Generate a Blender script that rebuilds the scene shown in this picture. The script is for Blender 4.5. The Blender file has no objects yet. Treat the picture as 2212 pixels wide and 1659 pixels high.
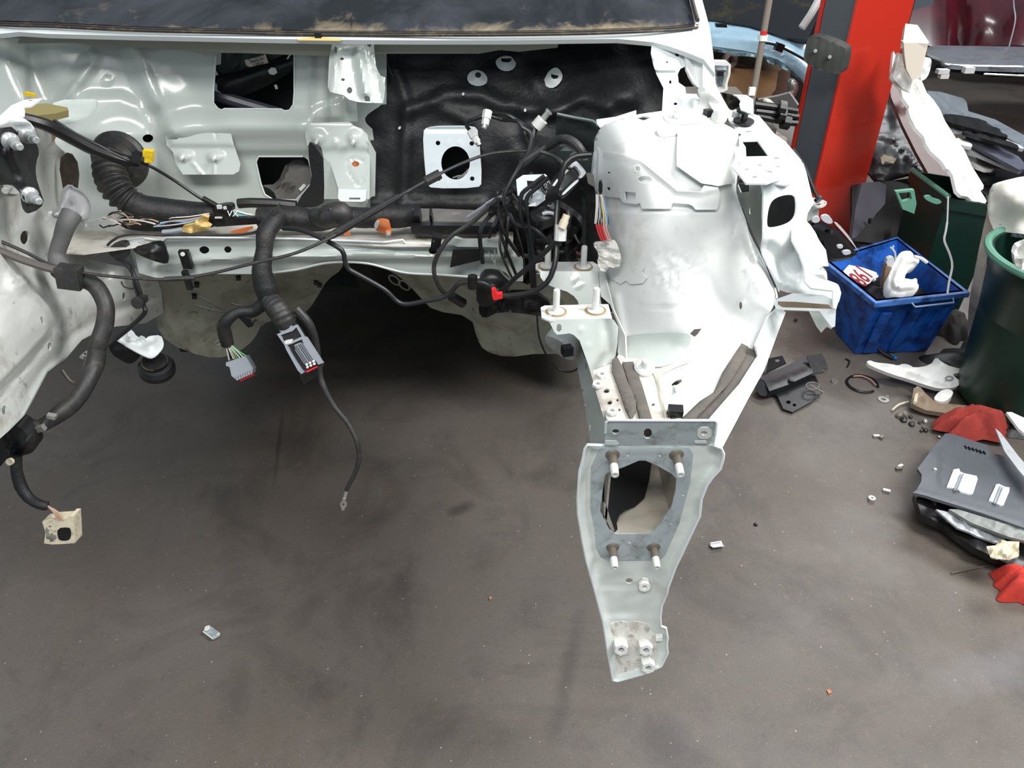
import bpy, bmesh, math, random
import numpy as np
from mathutils import Vector, Matrix
from mathutils.geometry import delaunay_2d_cdt
random.seed(7)
S = bpy.context.scene
COL = S.collection
# ------------------------------------------------------------------ camera
F, TH, H = 1660.0, math.radians(34.4), 1.75
ct, st = math.cos(TH), math.sin(TH)
cd = bpy.data.cameras.new('camera'); cam = bpy.data.objects.new('camera', cd); COL.objects.link(cam)
cam.location = (0, 0, H); cam.rotation_euler = (math.pi/2 - TH, 0, 0)
cd.sensor_width = 36; cd.lens = 36*F/2212.0; cd.clip_start = 0.05
S.camera = cam
# ------------------------------------------------------------------ light
S.view_settings.view_transform = 'Standard'; S.view_settings.look = 'None'
S.view_settings.gamma = 1; S.view_settings.use_curve_mapping = False
S.view_settings.exposure = 0.42
w = bpy.data.worlds.new('world'); S.world = w; w.use_nodes = True
w.node_tree.nodes['Background'].inputs[0].default_value = (0.80, 0.90, 1.0, 1)
w.node_tree.nodes['Background'].inputs[1].default_value = 0.34
def area(name, loc, target, sx, sy, power, col=(1, 1, 1)):
    l = bpy.data.lights.new(name, 'AREA'); l.shape = 'RECTANGLE'; l.size = sx; l.size_y = sy
    l.energy = power; l.color = col
    o = bpy.data.objects.new(name, l); COL.objects.link(o); o.location = loc
    o.rotation_euler = (Vector(target)-Vector(loc)).to_track_quat('-Z', 'Y').to_euler()
    return o
area('ceiling_light_right', (2.3, 0.9, 3.6), (1.0, 1.6, 0.8), 0.9, 2.0, 124, (1.0, 0.985, 0.97))
area('ceiling_light_front', (-0.2, -0.9, 3.9), (-0.3, 1.7, 0.8), 2.4, 0.7, 78, (1.0, 0.98, 0.95))
area('ceiling_light_back', (3.4, 5.0, 4.0), (2.6, 3.8, 0.3), 2.4, 1.2, 130, (0.96, 0.98, 1.0))
# ------------------------------------------------------------------ helpers
def lin(c):
    return tuple(((v/255)/12.92 if v/255 <= 0.04045 else ((v/255+0.055)/1.055)**2.4) for v in c)
def ray(px, py):
    u = (px-1106.0)/F; v = (py-829.5)/F
    return np.array([u, ct - v*st, -st - v*ct])
def P(px, py, Y):
    if isinstance(Y, tuple): return PZ(px, py, Y[1])
    d = ray(px, py); s = Y/d[1]
    return Vector((d[0]*s, d[1]*s, H + d[2]*s))
def PZ(px, py, z):
    d = ray(px, py); s = (z-H)/d[2]
    return Vector((d[0]*s, d[1]*s, z))
def s_of(c):
    d = ray(c[0], c[1])
    return (c[3]-H)/d[2] if len(c) == 4 else c[2]/d[1]
class D:
    """depth of a surface from control points (pixel, pixel, distance) - thin plate in inverse depth"""
    def __init__(self, *pts):
        pts = list(pts)
        if len(pts) == 1:
            c = pts[0]; Y = c[2] if len(c) == 3 else PZ(c[0], c[1], c[3]).y
            pts = [(c[0], c[1], Y), (c[0]+300, c[1], Y), (c[0], c[1]+300, Y)]
        if len(pts) == 2:
            a, b = pts
            if abs(a[1]-b[1]) < 12:      # vertical plane through both
                A = np.array(P(a[0], a[1], s_of(a)*ray(a[0], a[1])[1])); B = np.array(P(b[0], b[1], s_of(b)*ray(b[0], b[1])[1]))
                k = (B[1]-A[1])/(B[0]-A[0]); Y0 = A[1]-k*A[0]
                f = lambda x, y: Y0/((ray(x, y)[1]-k*ray(x, y)[0]))
                pts = [(a[0], a[1]), (b[0], b[1]), (a[0], a[1]+200)]
                self._fit([(p[0], p[1], 1/f(*p)) for p in pts]); return
            c = ((a[0]+400), a[1], s_of(a)*ray(a[0], a[1])[1])
            pts = [a, b, c]
        self._fit([(c[0], c[1], 1/s_of(c)) for c in pts])
    def _fit(self, q):
        _x = np.array([[a, b] for a, b, _ in q]); _s = np.linalg.svd(_x-_x.mean(0))[1]
        if _s[-1] < 12: print('DEGENERATE', [tuple(round(float(v), 2) for v in k) for k in q])
        X = np.array([[a/500., b/500.] for a, b, _ in q]); z = np.array([c for _, _, c in q]); n = len(q)
        self.X = X
        if n == 3:
            self.w = np.zeros(3); self.a = np.linalg.solve(np.c_[np.ones(3), X], z); return
        r = np.linalg.norm(X[:, None]-X[None], axis=2); K = np.where(r > 0, r*r*np.log(r+1e-12), 0) + np.eye(n)*1e-4
        Pm = np.c_[np.ones(n), X]; A = np.zeros((n+3, n+3)); A[:n, :n] = K; A[:n, n:] = Pm; A[n:, :n] = Pm.T
        sol = np.linalg.solve(A, np.r_[z, 0, 0, 0]); self.w = sol[:n]; self.a = sol[n:]
    def s(self, px, py):
        px = np.atleast_1d(np.asarray(px, float)); py = np.atleast_1d(np.asarray(py, float))
        Q = np.c_[px/500., py/500.]
        v = self.a[0]+Q@self.a[1:]
        if np.any(self.w):
            r = np.linalg.norm(Q[:, None]-self.X[None], axis=2); v = v + (np.where(r > 0, r*r*np.log(r+1e-12), 0))@self.w
        return 1/np.clip(v, 0.05, 5)
    def pts(self, px, py, lift=0):
        px = np.atleast_1d(np.asarray(px, float)); py = np.atleast_1d(np.asarray(py, float))
        s = self.s(px, py)
        u = (px-1106.0)/F; v = (py-829.5)/F
        d = np.c_[u, ct - v*st, -st - v*ct]; L = np.linalg.norm(d, axis=1)
        s = s - lift/L
        return d*s[:, None] + np.array([0, 0, H])
    def P(self, px, py, lift=0): return Vector(self.pts(px, py, lift)[0])
    def N(self, px, py):
        a = self.P(px, py); b = self.P(px+2, py); c = self.P(px, py+2)
        n = (b-a).cross(c-a).normalized()
        if n.dot(Vector((0, 0, H))-a) < 0: n = -n
        return n
def chaikin(p, n):
    for _ in range(n):
        q = []
        for i in range(len(p)):
            a = p[i]; b = p[(i+1) % len(p)]
            q += [(a[0]*.75+b[0]*.25, a[1]*.75+b[1]*.25), (a[0]*.25+b[0]*.75, a[1]*.25+b[1]*.75)]
        p = q
    return p
def subdiv(p, m):
    out = []
    for i in range(len(p)):
        a = p[i]; b = p[(i+1) % len(p)]; L = math.hypot(b[0]-a[0], b[1]-a[1]); n = max(1, int(L/m)) if m else 1
        for k in range(n): out.append((a[0]+(b[0]-a[0])*k/n, a[1]+(b[1]-a[1])*k/n))
    return out
def ell(cx, cy, rx, ry=None, n=16, rot=0):
    ry = ry or rx; r = math.radians(rot); c, s = math.cos(r), math.sin(r)
    return [(cx+rx*math.cos(t)*c-ry*math.sin(t)*s, cy+rx*math.cos(t)*s+ry*math.sin(t)*c) for t in [2*math.pi*i/n for i in range(n)]]
def inside(poly, x, y):
    r = np.zeros(len(x), bool); n = len(poly)
    for i in range(n):
        x1, y1 = poly[i]; x2, y2 = poly[(i+1) % n]
        if y1 == y2: continue
        c = ((y1 > y) != (y2 > y)) & (x < (x2-x1)*(y-y1)/(y2-y1)+x1); r ^= c
    return r
def pdist(poly, x, y, closed=True):
    d = np.full(len(x), 1e9); n = len(poly)
    for i in range(n if closed else n-1):
        ax, ay = poly[i]; bx, by = poly[(i+1) % n]; L = (bx-ax)**2+(by-ay)**2+1e-9
        t = np.clip(((x-ax)*(bx-ax)+(y-ay)*(by-ay))/L, 0, 1)
        d = np.minimum(d, np.hypot(x-ax-t*(bx-ax), y-ay-t*(by-ay)))
    return d
def sm(t): t = np.clip(t, 0, 1); return t*t*(3-2*t)
def dome(cx, cy, rx, ry, h, flat=0.0):
    return lambda x, y: h*sm((1-np.hypot((x-cx)/rx, (y-cy)/ry))/max(1e-3, 1-flat))
def plateau(poly, h, soft=6):
    def f(x, y):
        d = pdist(poly, x, y); ins = inside(poly, x, y); d = np.where(ins, d, -d)
        return h*sm((d+soft)/(2*soft))
    return f
def ridge(line, wd, h):
    return lambda x, y: h*sm(1-pdist(line, x, y, False)/wd)
def nmap(h, sc=40, seed=0):
    rg = np.random.RandomState(seed); ks = [(rg.randn()*1.0, rg.randn()*1.0, rg.rand()*6.28) for _ in range(9)]
    return lambda x, y: h*sum(np.sin(a*x/sc*2.2+b*y/sc*2.2+c) for a, b, c in ks)/3.0

class M:
    """collects geometry, then links ONE mesh object"""
    def __init__(self): self.v = []; self.f = []
    def add(self, vs, fs):
        o = len(self.v); self.v += [tuple(p) for p in vs]; self.f += [tuple(i+o for i in f) for f in fs]; return self
    def sheet(self, outline, dep, holes=(), t=0.0018, res=None, bumps=(), rim=None, smooth=0, lift=0, hsm=0, back=None):
        if isinstance(dep, (int, float)): dep = D((1106, 830, float(dep)))
        ol = subdiv(chaikin(outline, smooth), res); hs = [subdiv(chaikin(h, hsm), res) for h in holes]
        pts = list(ol); loops = [list(range(len(ol)))]
        for h in hs: loops.append(list(range(len(pts), len(pts)+len(h)))); pts += h
        if res:
            xs = np.array([p[0] for p in ol]); ys = np.array([p[1] for p in ol])
            gx, gy = np.meshgrid(np.arange(xs.min(), xs.max(), res), np.arange(ys.min(), ys.max(), res)); gx = gx.ravel().astype(float); gy = gy.ravel().astype(float)
            gx[1::2] += 0.01*res
            k = inside(ol, gx, gy) & (pdist(ol, gx, gy) > res*.45)
            gx, gy = gx[k], gy[k]
            for h in hs:
                k = ~inside(h, gx, gy) & (pdist(h, gx, gy) > res*.45); gx, gy = gx[k], gy[k]
            pts += list(zip(gx.tolist(), gy.tolist()))
        ed = [(l[i], l[(i+1) % len(l)]) for l in loops for i in range(len(l))]
        r = delaunay_2d_cdt([Vector(p) for p in pts], ed, [], 0, 1e-4)
        V = np.array([[a[0], a[1]] for a in r[0]]); T = np.array([f for f in r[2]])
        c = V[T].mean(axis=1); k = inside(ol, c[:, 0], c[:, 1])
        for h in hs: k &= ~inside(h, c[:, 0], c[:, 1])
        T = T[k]
        used = np.unique(T); mp = -np.ones(len(V), int); mp[used] = np.arange(len(used)); V = V[used]; T = mp[T]
        x, y = V[:, 0], V[:, 1]; L = np.zeros(len(V))+lift
        for b in bumps: L = L + b(x, y)
        if rim:
            d = pdist(ol, x, y); L = L + rim[1]*sm(1-d/rim[0])
        W = dep.pts(x, y, L)
        a, b, c = W[T[:, 0]], W[T[:, 1]], W[T[:, 2]]; fn = np.cross(b-a, c-a)
        if (fn*(np.array([0, 0, H])-a)).sum() < 0: T = T[:, ::-1]; fn = -fn
        if back is not None: vn = np.tile(np.array(back, float), (len(W), 1)); off = vn
        else:
            vn = np.zeros_like(W)
            for i in range(3): np.add.at(vn, T[:, i], fn)
            vn /= (np.linalg.norm(vn, axis=1)[:, None]+1e-12); off = -vn*t
            if t >= .009:
                av = vn.mean(axis=0); av /= np.linalg.norm(av)+1e-9; off = np.tile(-av*t, (len(W), 1))
        n = len(W); fs = [tuple(int(i) for i in f) for f in T]; fs += [tuple(int(i)+n for i in f[::-1]) for f in T]
        cnt = {}
        for f in T:
            for i in range(3):
                e = (int(f[i]), int(f[(i+1) % 3])); cnt[e] = 1
        for (p, q) in cnt:
            if (q, p) not in cnt: fs.append((q, p, p+n, q+n))
        return self.add(np.r_[W, W+off].tolist(), fs)
    def tube(self, pts, r, seg=10, step=0.012, straight=False, corr=None, wob=0, cap=True, flat=1.0, raw=False):
        Q = [Vector(p) if raw else (P(*p[:3])) for p in pts]
        R = list(r) if isinstance(r, (list, tuple)) else [r]*len(Q)
        C = []; RR = []
        for i in range(len(Q)-1):
            p0 = Q[max(i-1, 0)]; p1 = Q[i]; p2 = Q[i+1]; p3 = Q[min(i+2, len(Q)-1)]
            n = 1 if straight else max(2, int((p2-p1).length/step))
            for k in range(n):
                t = k/n
                if straight: c = p1.lerp(p2, t)
                else: c = 0.5*((2*p1)+(p2-p0)*t+(2*p0-5*p1+4*p2-p3)*t*t+(3*p1-p0-3*p2+p3)*t**3)
                C.append(c); RR.append(R[i]*(1-t)+R[i+1]*t)
        C.append(Q[-1]); RR.append(R[-1])
        vs = []; fs = []; up = Vector((0.13, 0.2, 1)).normalized(); acc = 0
        ph = [random.random()*6.28 for _ in range(4)]
        N = None
        for i, c in enumerate(C):
            t = (C[min(i+1, len(C)-1)]-C[max(i-1, 0)]).normalized()
            if i: acc += (C[i]-C[i-1]).length
            if N is None:
                N = t.cross(up)
                if N.length < .1: N = t.cross(Vector((1, 0, 0)))
            N = (N-t*N.dot(t)).normalized(); B = t.cross(N)
            rr = RR[i]
            if corr: rr *= 1+corr[1]*math.sin(2*math.pi*acc/corr[0])
            for k in range(seg):
                a = 2*math.pi*k/seg; q = rr
                if wob: q *= 1+wob*(math.sin(acc*60+ph[0]+a)*.45+math.sin(acc*420+ph[1]+a)*.07+.6*math.sin(acc*23+ph[2]))
                vs.append(c+N*(math.cos(a)*q)+B*(math.sin(a)*q*flat))
        n = len(C)
        for i in range(n-1):
            for k in range(seg):
                k2 = (k+1) % seg; fs.append((i*seg+k, i*seg+k2, (i+1)*seg+k2, (i+1)*seg+k))
        if cap:
            vs.append(C[0]); vs.append(C[-1]); a = n*seg
            for k in range(seg): fs.append((a, (k+1) % seg, k)); fs.append((a+1, (n-1)*seg+k, (n-1)*seg+(k+1) % seg))
        return self.add(vs, fs)
    def lathe(self, p0, axis, prof, seg=16, sx=1.0, ref=None):
        """prof: (radius, height) along axis"""
        ax = Vector(axis).normalized(); N = Vector(ref) if ref else ax.cross(Vector((0.1, 0.3, 1)))
        if N.length < .05: N = ax.cross(Vector((1, 0, 0)))
        N = (N-ax*N.dot(ax)).normalized(); B = ax.cross(N); p0 = Vector(p0); vs = []; fs = []
        for r, h in prof:
            for k in range(seg):
                a = 2*math.pi*(k+.5)/seg; vs.append(p0+ax*h+N*(math.cos(a)*r*sx)+B*(math.sin(a)*r))
        for i in range(len(prof)-1):
            for k in range(seg):
                k2 = (k+1) % seg; fs.append((i*seg+k, i*seg+k2, (i+1)*seg+k2, (i+1)*seg+k))
        return self.add(vs, fs)
    def stud(self, p0, axis, r, h, seg=14, tip=.3):
        return self.lathe(p0, axis, [(0, 0), (r, 0), (r, h*(1-.06)), (r*.8, h), (0, h)], seg)
    def nut(self, p0, axis, r, h, hole=.5):
        self.lathe(p0, axis, [(r*hole, h*.3), (r*hole, h), (r*.9, h), (r, h*.85), (r, 0), (0, 0)], 6)
        return self
    def hexa(self, b, t):
        vs = [Vector(p) for p in b]+[Vector(p) for p in t]
        return self.add(vs, [(3, 2, 1, 0), (4, 5, 6, 7), (0, 1, 5, 4), (1, 2, 6, 5), (2, 3, 7, 6), (3, 0, 4, 7)])
    def box(self, c, size, rot=(0, 0, 0), R=None):
        R = R or Matrix.Rotation(rot[2], 3, 'Z')@Matrix.Rotation(rot[1], 3, 'Y')@Matrix.Rotation(rot[0], 3, 'X')
        x, y, z = [k/2 for k in size]; c = Vector(c)
        q = [c+R@Vector(p) for p in [(-x, -y, -z), (x, -y, -z), (x, y, -z), (-x, y, -z), (-x, -y, z), (x, -y, z), (x, y, z), (-x, y, z)]]
        return self.hexa(q[:4], q[4:])
    def cloth(self, cx, cy, rx, ry, z, hgt, seed=0, n=26):
        """crumpled heap lying at z, given in metres"""
        rg = random.Random(seed); ks = [(rg.uniform(-1, 1)*18, rg.uniform(-1, 1)*18, rg.random()*6.28) for _ in range(10)]
        vs = []; fs = []
        for i in range(n+1):
            for k in range(n+1):
                u = i/n*2-1; v = k/n*2-1; r = math.hypot(u, v); f = max(abs(u), abs(v))/r if r else 1
                uu, vv = u*f, v*f; rr = math.hypot(uu, vv)
                ed = 1+.15*math.sin(5*math.atan2(vv, uu)+ks[0][2])+.1*math.sin(9*math.atan2(vv, uu)+ks[1][2])
                x = cx+uu*rx*ed; y = cy+vv*ry*ed
                h = sum(abs(math.sin(a*uu*.35+b*vv*.35+c)) for a, b, c in ks)/10
                vs.append((x, y, z+hgt*(1-rr**3)*(.25+h)+.003))
        for i in range(n):
            for k in range(n):
                a = i*(n+1)+k; fs.append((a, a+n+1, a+n+2, a+1))
        return self.add(vs, fs)
    def build(self, name, mat, parent=None, kind=None, label=None, sharp=35):
        me = bpy.data.meshes.new(name); me.from_pydata(self.v, [], self.f); me.validate()
        bm = bmesh.new(); bm.from_mesh(me); bmesh.ops.remove_doubles(bm, verts=bm.verts, dist=1e-6)
        bm.to_mesh(me); bm.free()
        me.materials.append(mat); me.polygons.foreach_set('use_smooth', [True]*len(me.polygons))
        me.set_sharp_from_angle(angle=math.radians(sharp))
        o = bpy.data.objects.new(name, me); COL.objects.link(o)
        if parent is not None:
            o.parent = parent; o.matrix_parent_inverse = Matrix.Translation(-Vector(parent.location))if parent.type == 'EMPTY' else Matrix.Identity(4)
        if kind: o['kind'] = kind
        if label: o['label'] = label
        return o
def tag(o, label, cat, group=None):
    o['label'] = label; o['category'] = cat
    if group: o['group'] = group
    return o
def empty(name, loc, label=None, cat=None, group=None):
    o = bpy.data.objects.new(name, None); COL.objects.link(o); o.location = loc; o.empty_display_size = .05
    if label: tag(o, label, cat, group)
    return o
def text(name, body, size, mat, parent, origin, xdir, ydir, depth=.0006, off=0, shear=0, label=None):
    cu = bpy.data.curves.new(name, 'FONT'); cu.body = body; cu.size = size; cu.extrude = depth; cu.offset = off; cu.shear = shear
    cu.align_x = 'CENTER'; cu.align_y = 'CENTER'; cu.resolution_u = 4
    to = bpy.data.objects.new('tmp', cu); COL.objects.link(to); bpy.context.view_layer.update()
    me = bpy.data.meshes.new_from_object(to.evaluated_get(bpy.context.evaluated_depsgraph_get()))
    bpy.data.objects.remove(to); me.name = name
    x = Vector(xdir); sx = x.length; y = Vector(ydir); sy = y.length; z = x.normalized().cross(y.normalized())
    A = Matrix(((x.x, y.x, z.x, origin[0]), (x.y, y.y, z.y, origin[1]), (x.z, y.z, z.z, origin[2]), (0, 0, 0, 1)))
    me.transform(A); me.materials.clear(); me.materials.append(mat)
    o = bpy.data.objects.new(name, me); COL.objects.link(o)
    if parent is not None:
        o.parent = parent; o.matrix_parent_inverse = Matrix.Translation(-Vector(parent.location)) if parent.type == 'EMPTY' else Matrix.Identity(4)
    if label: o['label'] = label
    return o
# ------------------------------------------------------------------ materials
def material(name, rgb, rough=.5, metal=0, dirt=None, bump=None, spec=.5, alpha=1, coat=0, dirt2=None, var=None):
    m = bpy.data.materials.new(name); m.use_nodes = True; nt = m.node_tree; b = nt.nodes['Principled BSDF']
    c = lin(rgb)+(1,); b.inputs['Base Color'].default_value = c; b.inputs['Roughness'].default_value = rough
    b.inputs['Metallic'].default_value = metal; b.inputs['Specular IOR Level'].default_value = spec
    b.inputs['Alpha'].default_value = alpha; b.inputs['Coat Weight'].default_value = coat; b.inputs['Coat Roughness'].default_value = .12
    geo = nt.nodes.new('ShaderNodeNewGeometry'); cur = None
    def noise(scale, det=5, ro=.6, dis=0):
        n = nt.nodes.new('ShaderNodeTexNoise'); n.inputs['Scale'].default_value = scale; n.inputs['Detail'].default_value = det
        n.inputs['Roughness'].default_value = ro; n.inputs['Distortion'].default_value = dis
        nt.links.new(geo.outputs['Position'], n.inputs['Vector']); return n
    def mixin(cur, fac, rgb2):
        mx = nt.nodes.new('ShaderNodeMix'); mx.data_type = 'RGBA'
        if cur is None: mx.inputs[6].default_value = c
        else: nt.links.new(cur, mx.inputs[6])
        mx.inputs[7].default_value = lin(rgb2)+(1,); nt.links.new(fac, mx.inputs[0]); return mx.outputs[2]
    for dd in (dirt, dirt2):
        if dd:
            rgb2, lo, hi, scale = dd[:4]
            n = noise(scale, 7, .65, .4); r = nt.nodes.new('ShaderNodeMapRange'); r.inputs['From Min'].default_value = lo; r.inputs['From Max'].default_value = hi
            r.inputs['To Max'].default_value = dd[4] if len(dd) > 4 else 1
            nt.links.new(n.outputs['Fac'], r.inputs['Value']); cur = mixin(cur, r.outputs[0], rgb2)
    if cur is not None: nt.links.new(cur, b.inputs['Base Color'])
    if bump:
        n = noise(bump[0], 6, .6); bp = nt.nodes.new('ShaderNodeBump'); bp.inputs['Strength'].default_value = bump[1]; bp.inputs['Distance'].default_value = bump[2] if len(bump) > 2 else .002
        nt.links.new(n.outputs['Fac'], bp.inputs['Height']); nt.links.new(bp.outputs[0], b.inputs['Normal'])
    return m
WHITE = material('white_paint', (216, 222, 222), .32, dirt=((150, 138, 118), .60, .80, 9, .5), bump=(60, .05))
WHITE2 = material('white_paint_dirty', (222, 225, 223), .38, dirt=((168, 154, 134), .58, .80, 11, .5), dirt2=((90, 80, 70), .66, .8, 55, .6), bump=(60, .12))
WALLP = material('bulkhead_paint', (188, 196, 191), .25, coat=.35, dirt=((150, 140, 120), .58, .85, 6, .5), bump=(40, .05))
OLIVE = material('floorpan_paint', (158, 160, 144), .45, dirt=((84, 78, 64), .45, .75, 9, .8), dirt2=((38, 36, 32), .62, .72, 40, .8), bump=(50, .2))
ZINC = material('zinc_plate', (176, 186, 188), .36, .12, dirt=((104, 108, 104), .48, .7, 30, .7), dirt2=((74, 66, 54), .66, .8, 90, .8), bump=(120, .15))
MAT = material('black_insulation', (21, 22, 25), .5, dirt=((44, 43, 44), .55, .8, 8, .5), bump=(90, .5, .004))
BLACK = material('black_plastic', (22, 22, 24), .38, dirt=((70, 64, 58), .56, .8, 25, .5), bump=(80, .1))
BLACK2 = material('black_dusty_plastic', (40, 40, 41), .5, dirt=((96, 88, 80), .5, .8, 35, .5), bump=(150, .25))
TAPE = material('black_cloth_tape', (26, 26, 28), .55, dirt=((92, 84, 76), .52, .85, 18, .45), bump=(140, .5, .003))
DARK = material('dark_steel', (38, 39, 42), .4, .3, dirt=((70, 64, 60), .55, .8, 20, .6), bump=(70, .15))
FOAM = material('grey_foam', (92, 88, 83), .85, dirt=((120, 112, 102), .45, .75, 30, .6), bump=(160, .6, .003))
STEEL = material('bright_steel', (205, 205, 200), .28, .75, bump=(200, .1))
BOLTW = material('painted_bolt', (222, 224, 220), .35, .1, bump=(300, .2))
BOLTG = material('greasy_bolt', (120, 112, 100), .45, .4, bump=(300, .2))
RED = material('red_paint', (204, 50, 34), .36, dirt=((150, 30, 22), .6, .8, 3, .5), bump=(30, .04), coat=.3)
GREY = material('grey_paint', (96, 102, 110), .45, dirt=((96, 98, 100), .5, .8, 4, .5), bump=(40, .05))
RUBBER = material('ribbed_rubber', (62, 64, 62), .7, bump=(90, .3))
BLUE = material('blue_plastic', (28, 92, 184), .42, dirt=((12, 40, 92), .42, .62, 11, .9), dirt2=((20, 22, 34), .6, .75, 22, .8), bump=(30, .3))
GREEN = material('dark_green_plastic', (17, 46, 37), .38, dirt=((14, 36, 28), .45, .7, 6, .8), bump=(30, .1))
GREENL = material('pale_green_plastic', (96, 150, 130), .4)
CARD = material('cardboard', (170, 132, 94), .8, dirt=((140, 104, 70), .5, .8, 5, .6), bump=(60, .1))
LBLUE = material('light_blue_paint', (158, 192, 210), .28, dirt=((108, 128, 142), .5, .8, 5, .6), coat=.4)
SILV = material('silver_paint', (150, 158, 166), .3, .3, dirt=((90, 96, 102), .5, .75, 7, .6), coat=.3)
MAROON = material('maroon_paint', (92, 20, 34), .25, dirt=((40, 16, 24), .42, .7, 2.2, .9), coat=.5)
YEL = material('yellow_plastic', (226, 190, 20), .45)
ORANGE = material('orange_plastic', (200, 112, 62), .5)
REDP = material('red_plastic', (224, 40, 44), .4)
CREAM = material('cream_plastic', (212, 202, 176), .5, dirt=((70, 62, 50), .55, .7, 60, .8), bump=(80, .3))
TAN = material('masking_tape', (206, 178, 110), .7, bump=(90, .4))
WIREW = material('white_wire', (206, 206, 204), .5)
WIREG = material('green_wire', (80, 170, 90), .5)
WIREB = material('blue_wire', (110, 160, 206), .5)
WIRET = material('tan_wire', (180, 150, 126), .5)
CLOTH = material('red_cloth', (154, 54, 46), .9, dirt=((96, 26, 24), .5, .75, 12, .7), bump=(90, .5, .003))
BEIGE = material('beige_card', (226, 216, 200), .7)
BWHITE = material('white_plastic', (236, 236, 232), .4, dirt=((170, 160, 150), .62, .8, 12, .5), bump=(60, .1))
SACK = material('woven_white_sack', (226, 224, 216), .75, dirt=((170, 160, 144), .5, .8, 10, .5), bump=(200, .4))
BRICKY = material('brown_pink_plastic', (100, 80, 78), .5, dirt=((88, 66, 60), .45, .75, 6, .8))
WHITE3 = material('grimy_wing_paint', (196, 198, 194), .36, coat=.4, dirt=((124, 110, 92), .54, .72, 8, .7), dirt2=((70, 60, 50), .61, .74, 26, .7), bump=(60, .12))
PANELG = material('grey_dash_plastic', (88, 92, 98), .48, dirt=((70, 72, 78), .45, .7, 5, .6), bump=(180, .15))
LGREY = material('light_grey_plastic', (190, 194, 198), .4, dirt=((120, 120, 120), .55, .8, 20, .6))
DIRTF = material('olive_foam', (126, 118, 74), .8, bump=(120, .4))
RUBW = material('sealing_rubber', (50, 46, 42), .6, dirt=((120, 104, 80), .5, .75, 30, .7), bump=(200, .4))
HGREY = material('connector_grey', (142, 148, 156), .45)
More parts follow.
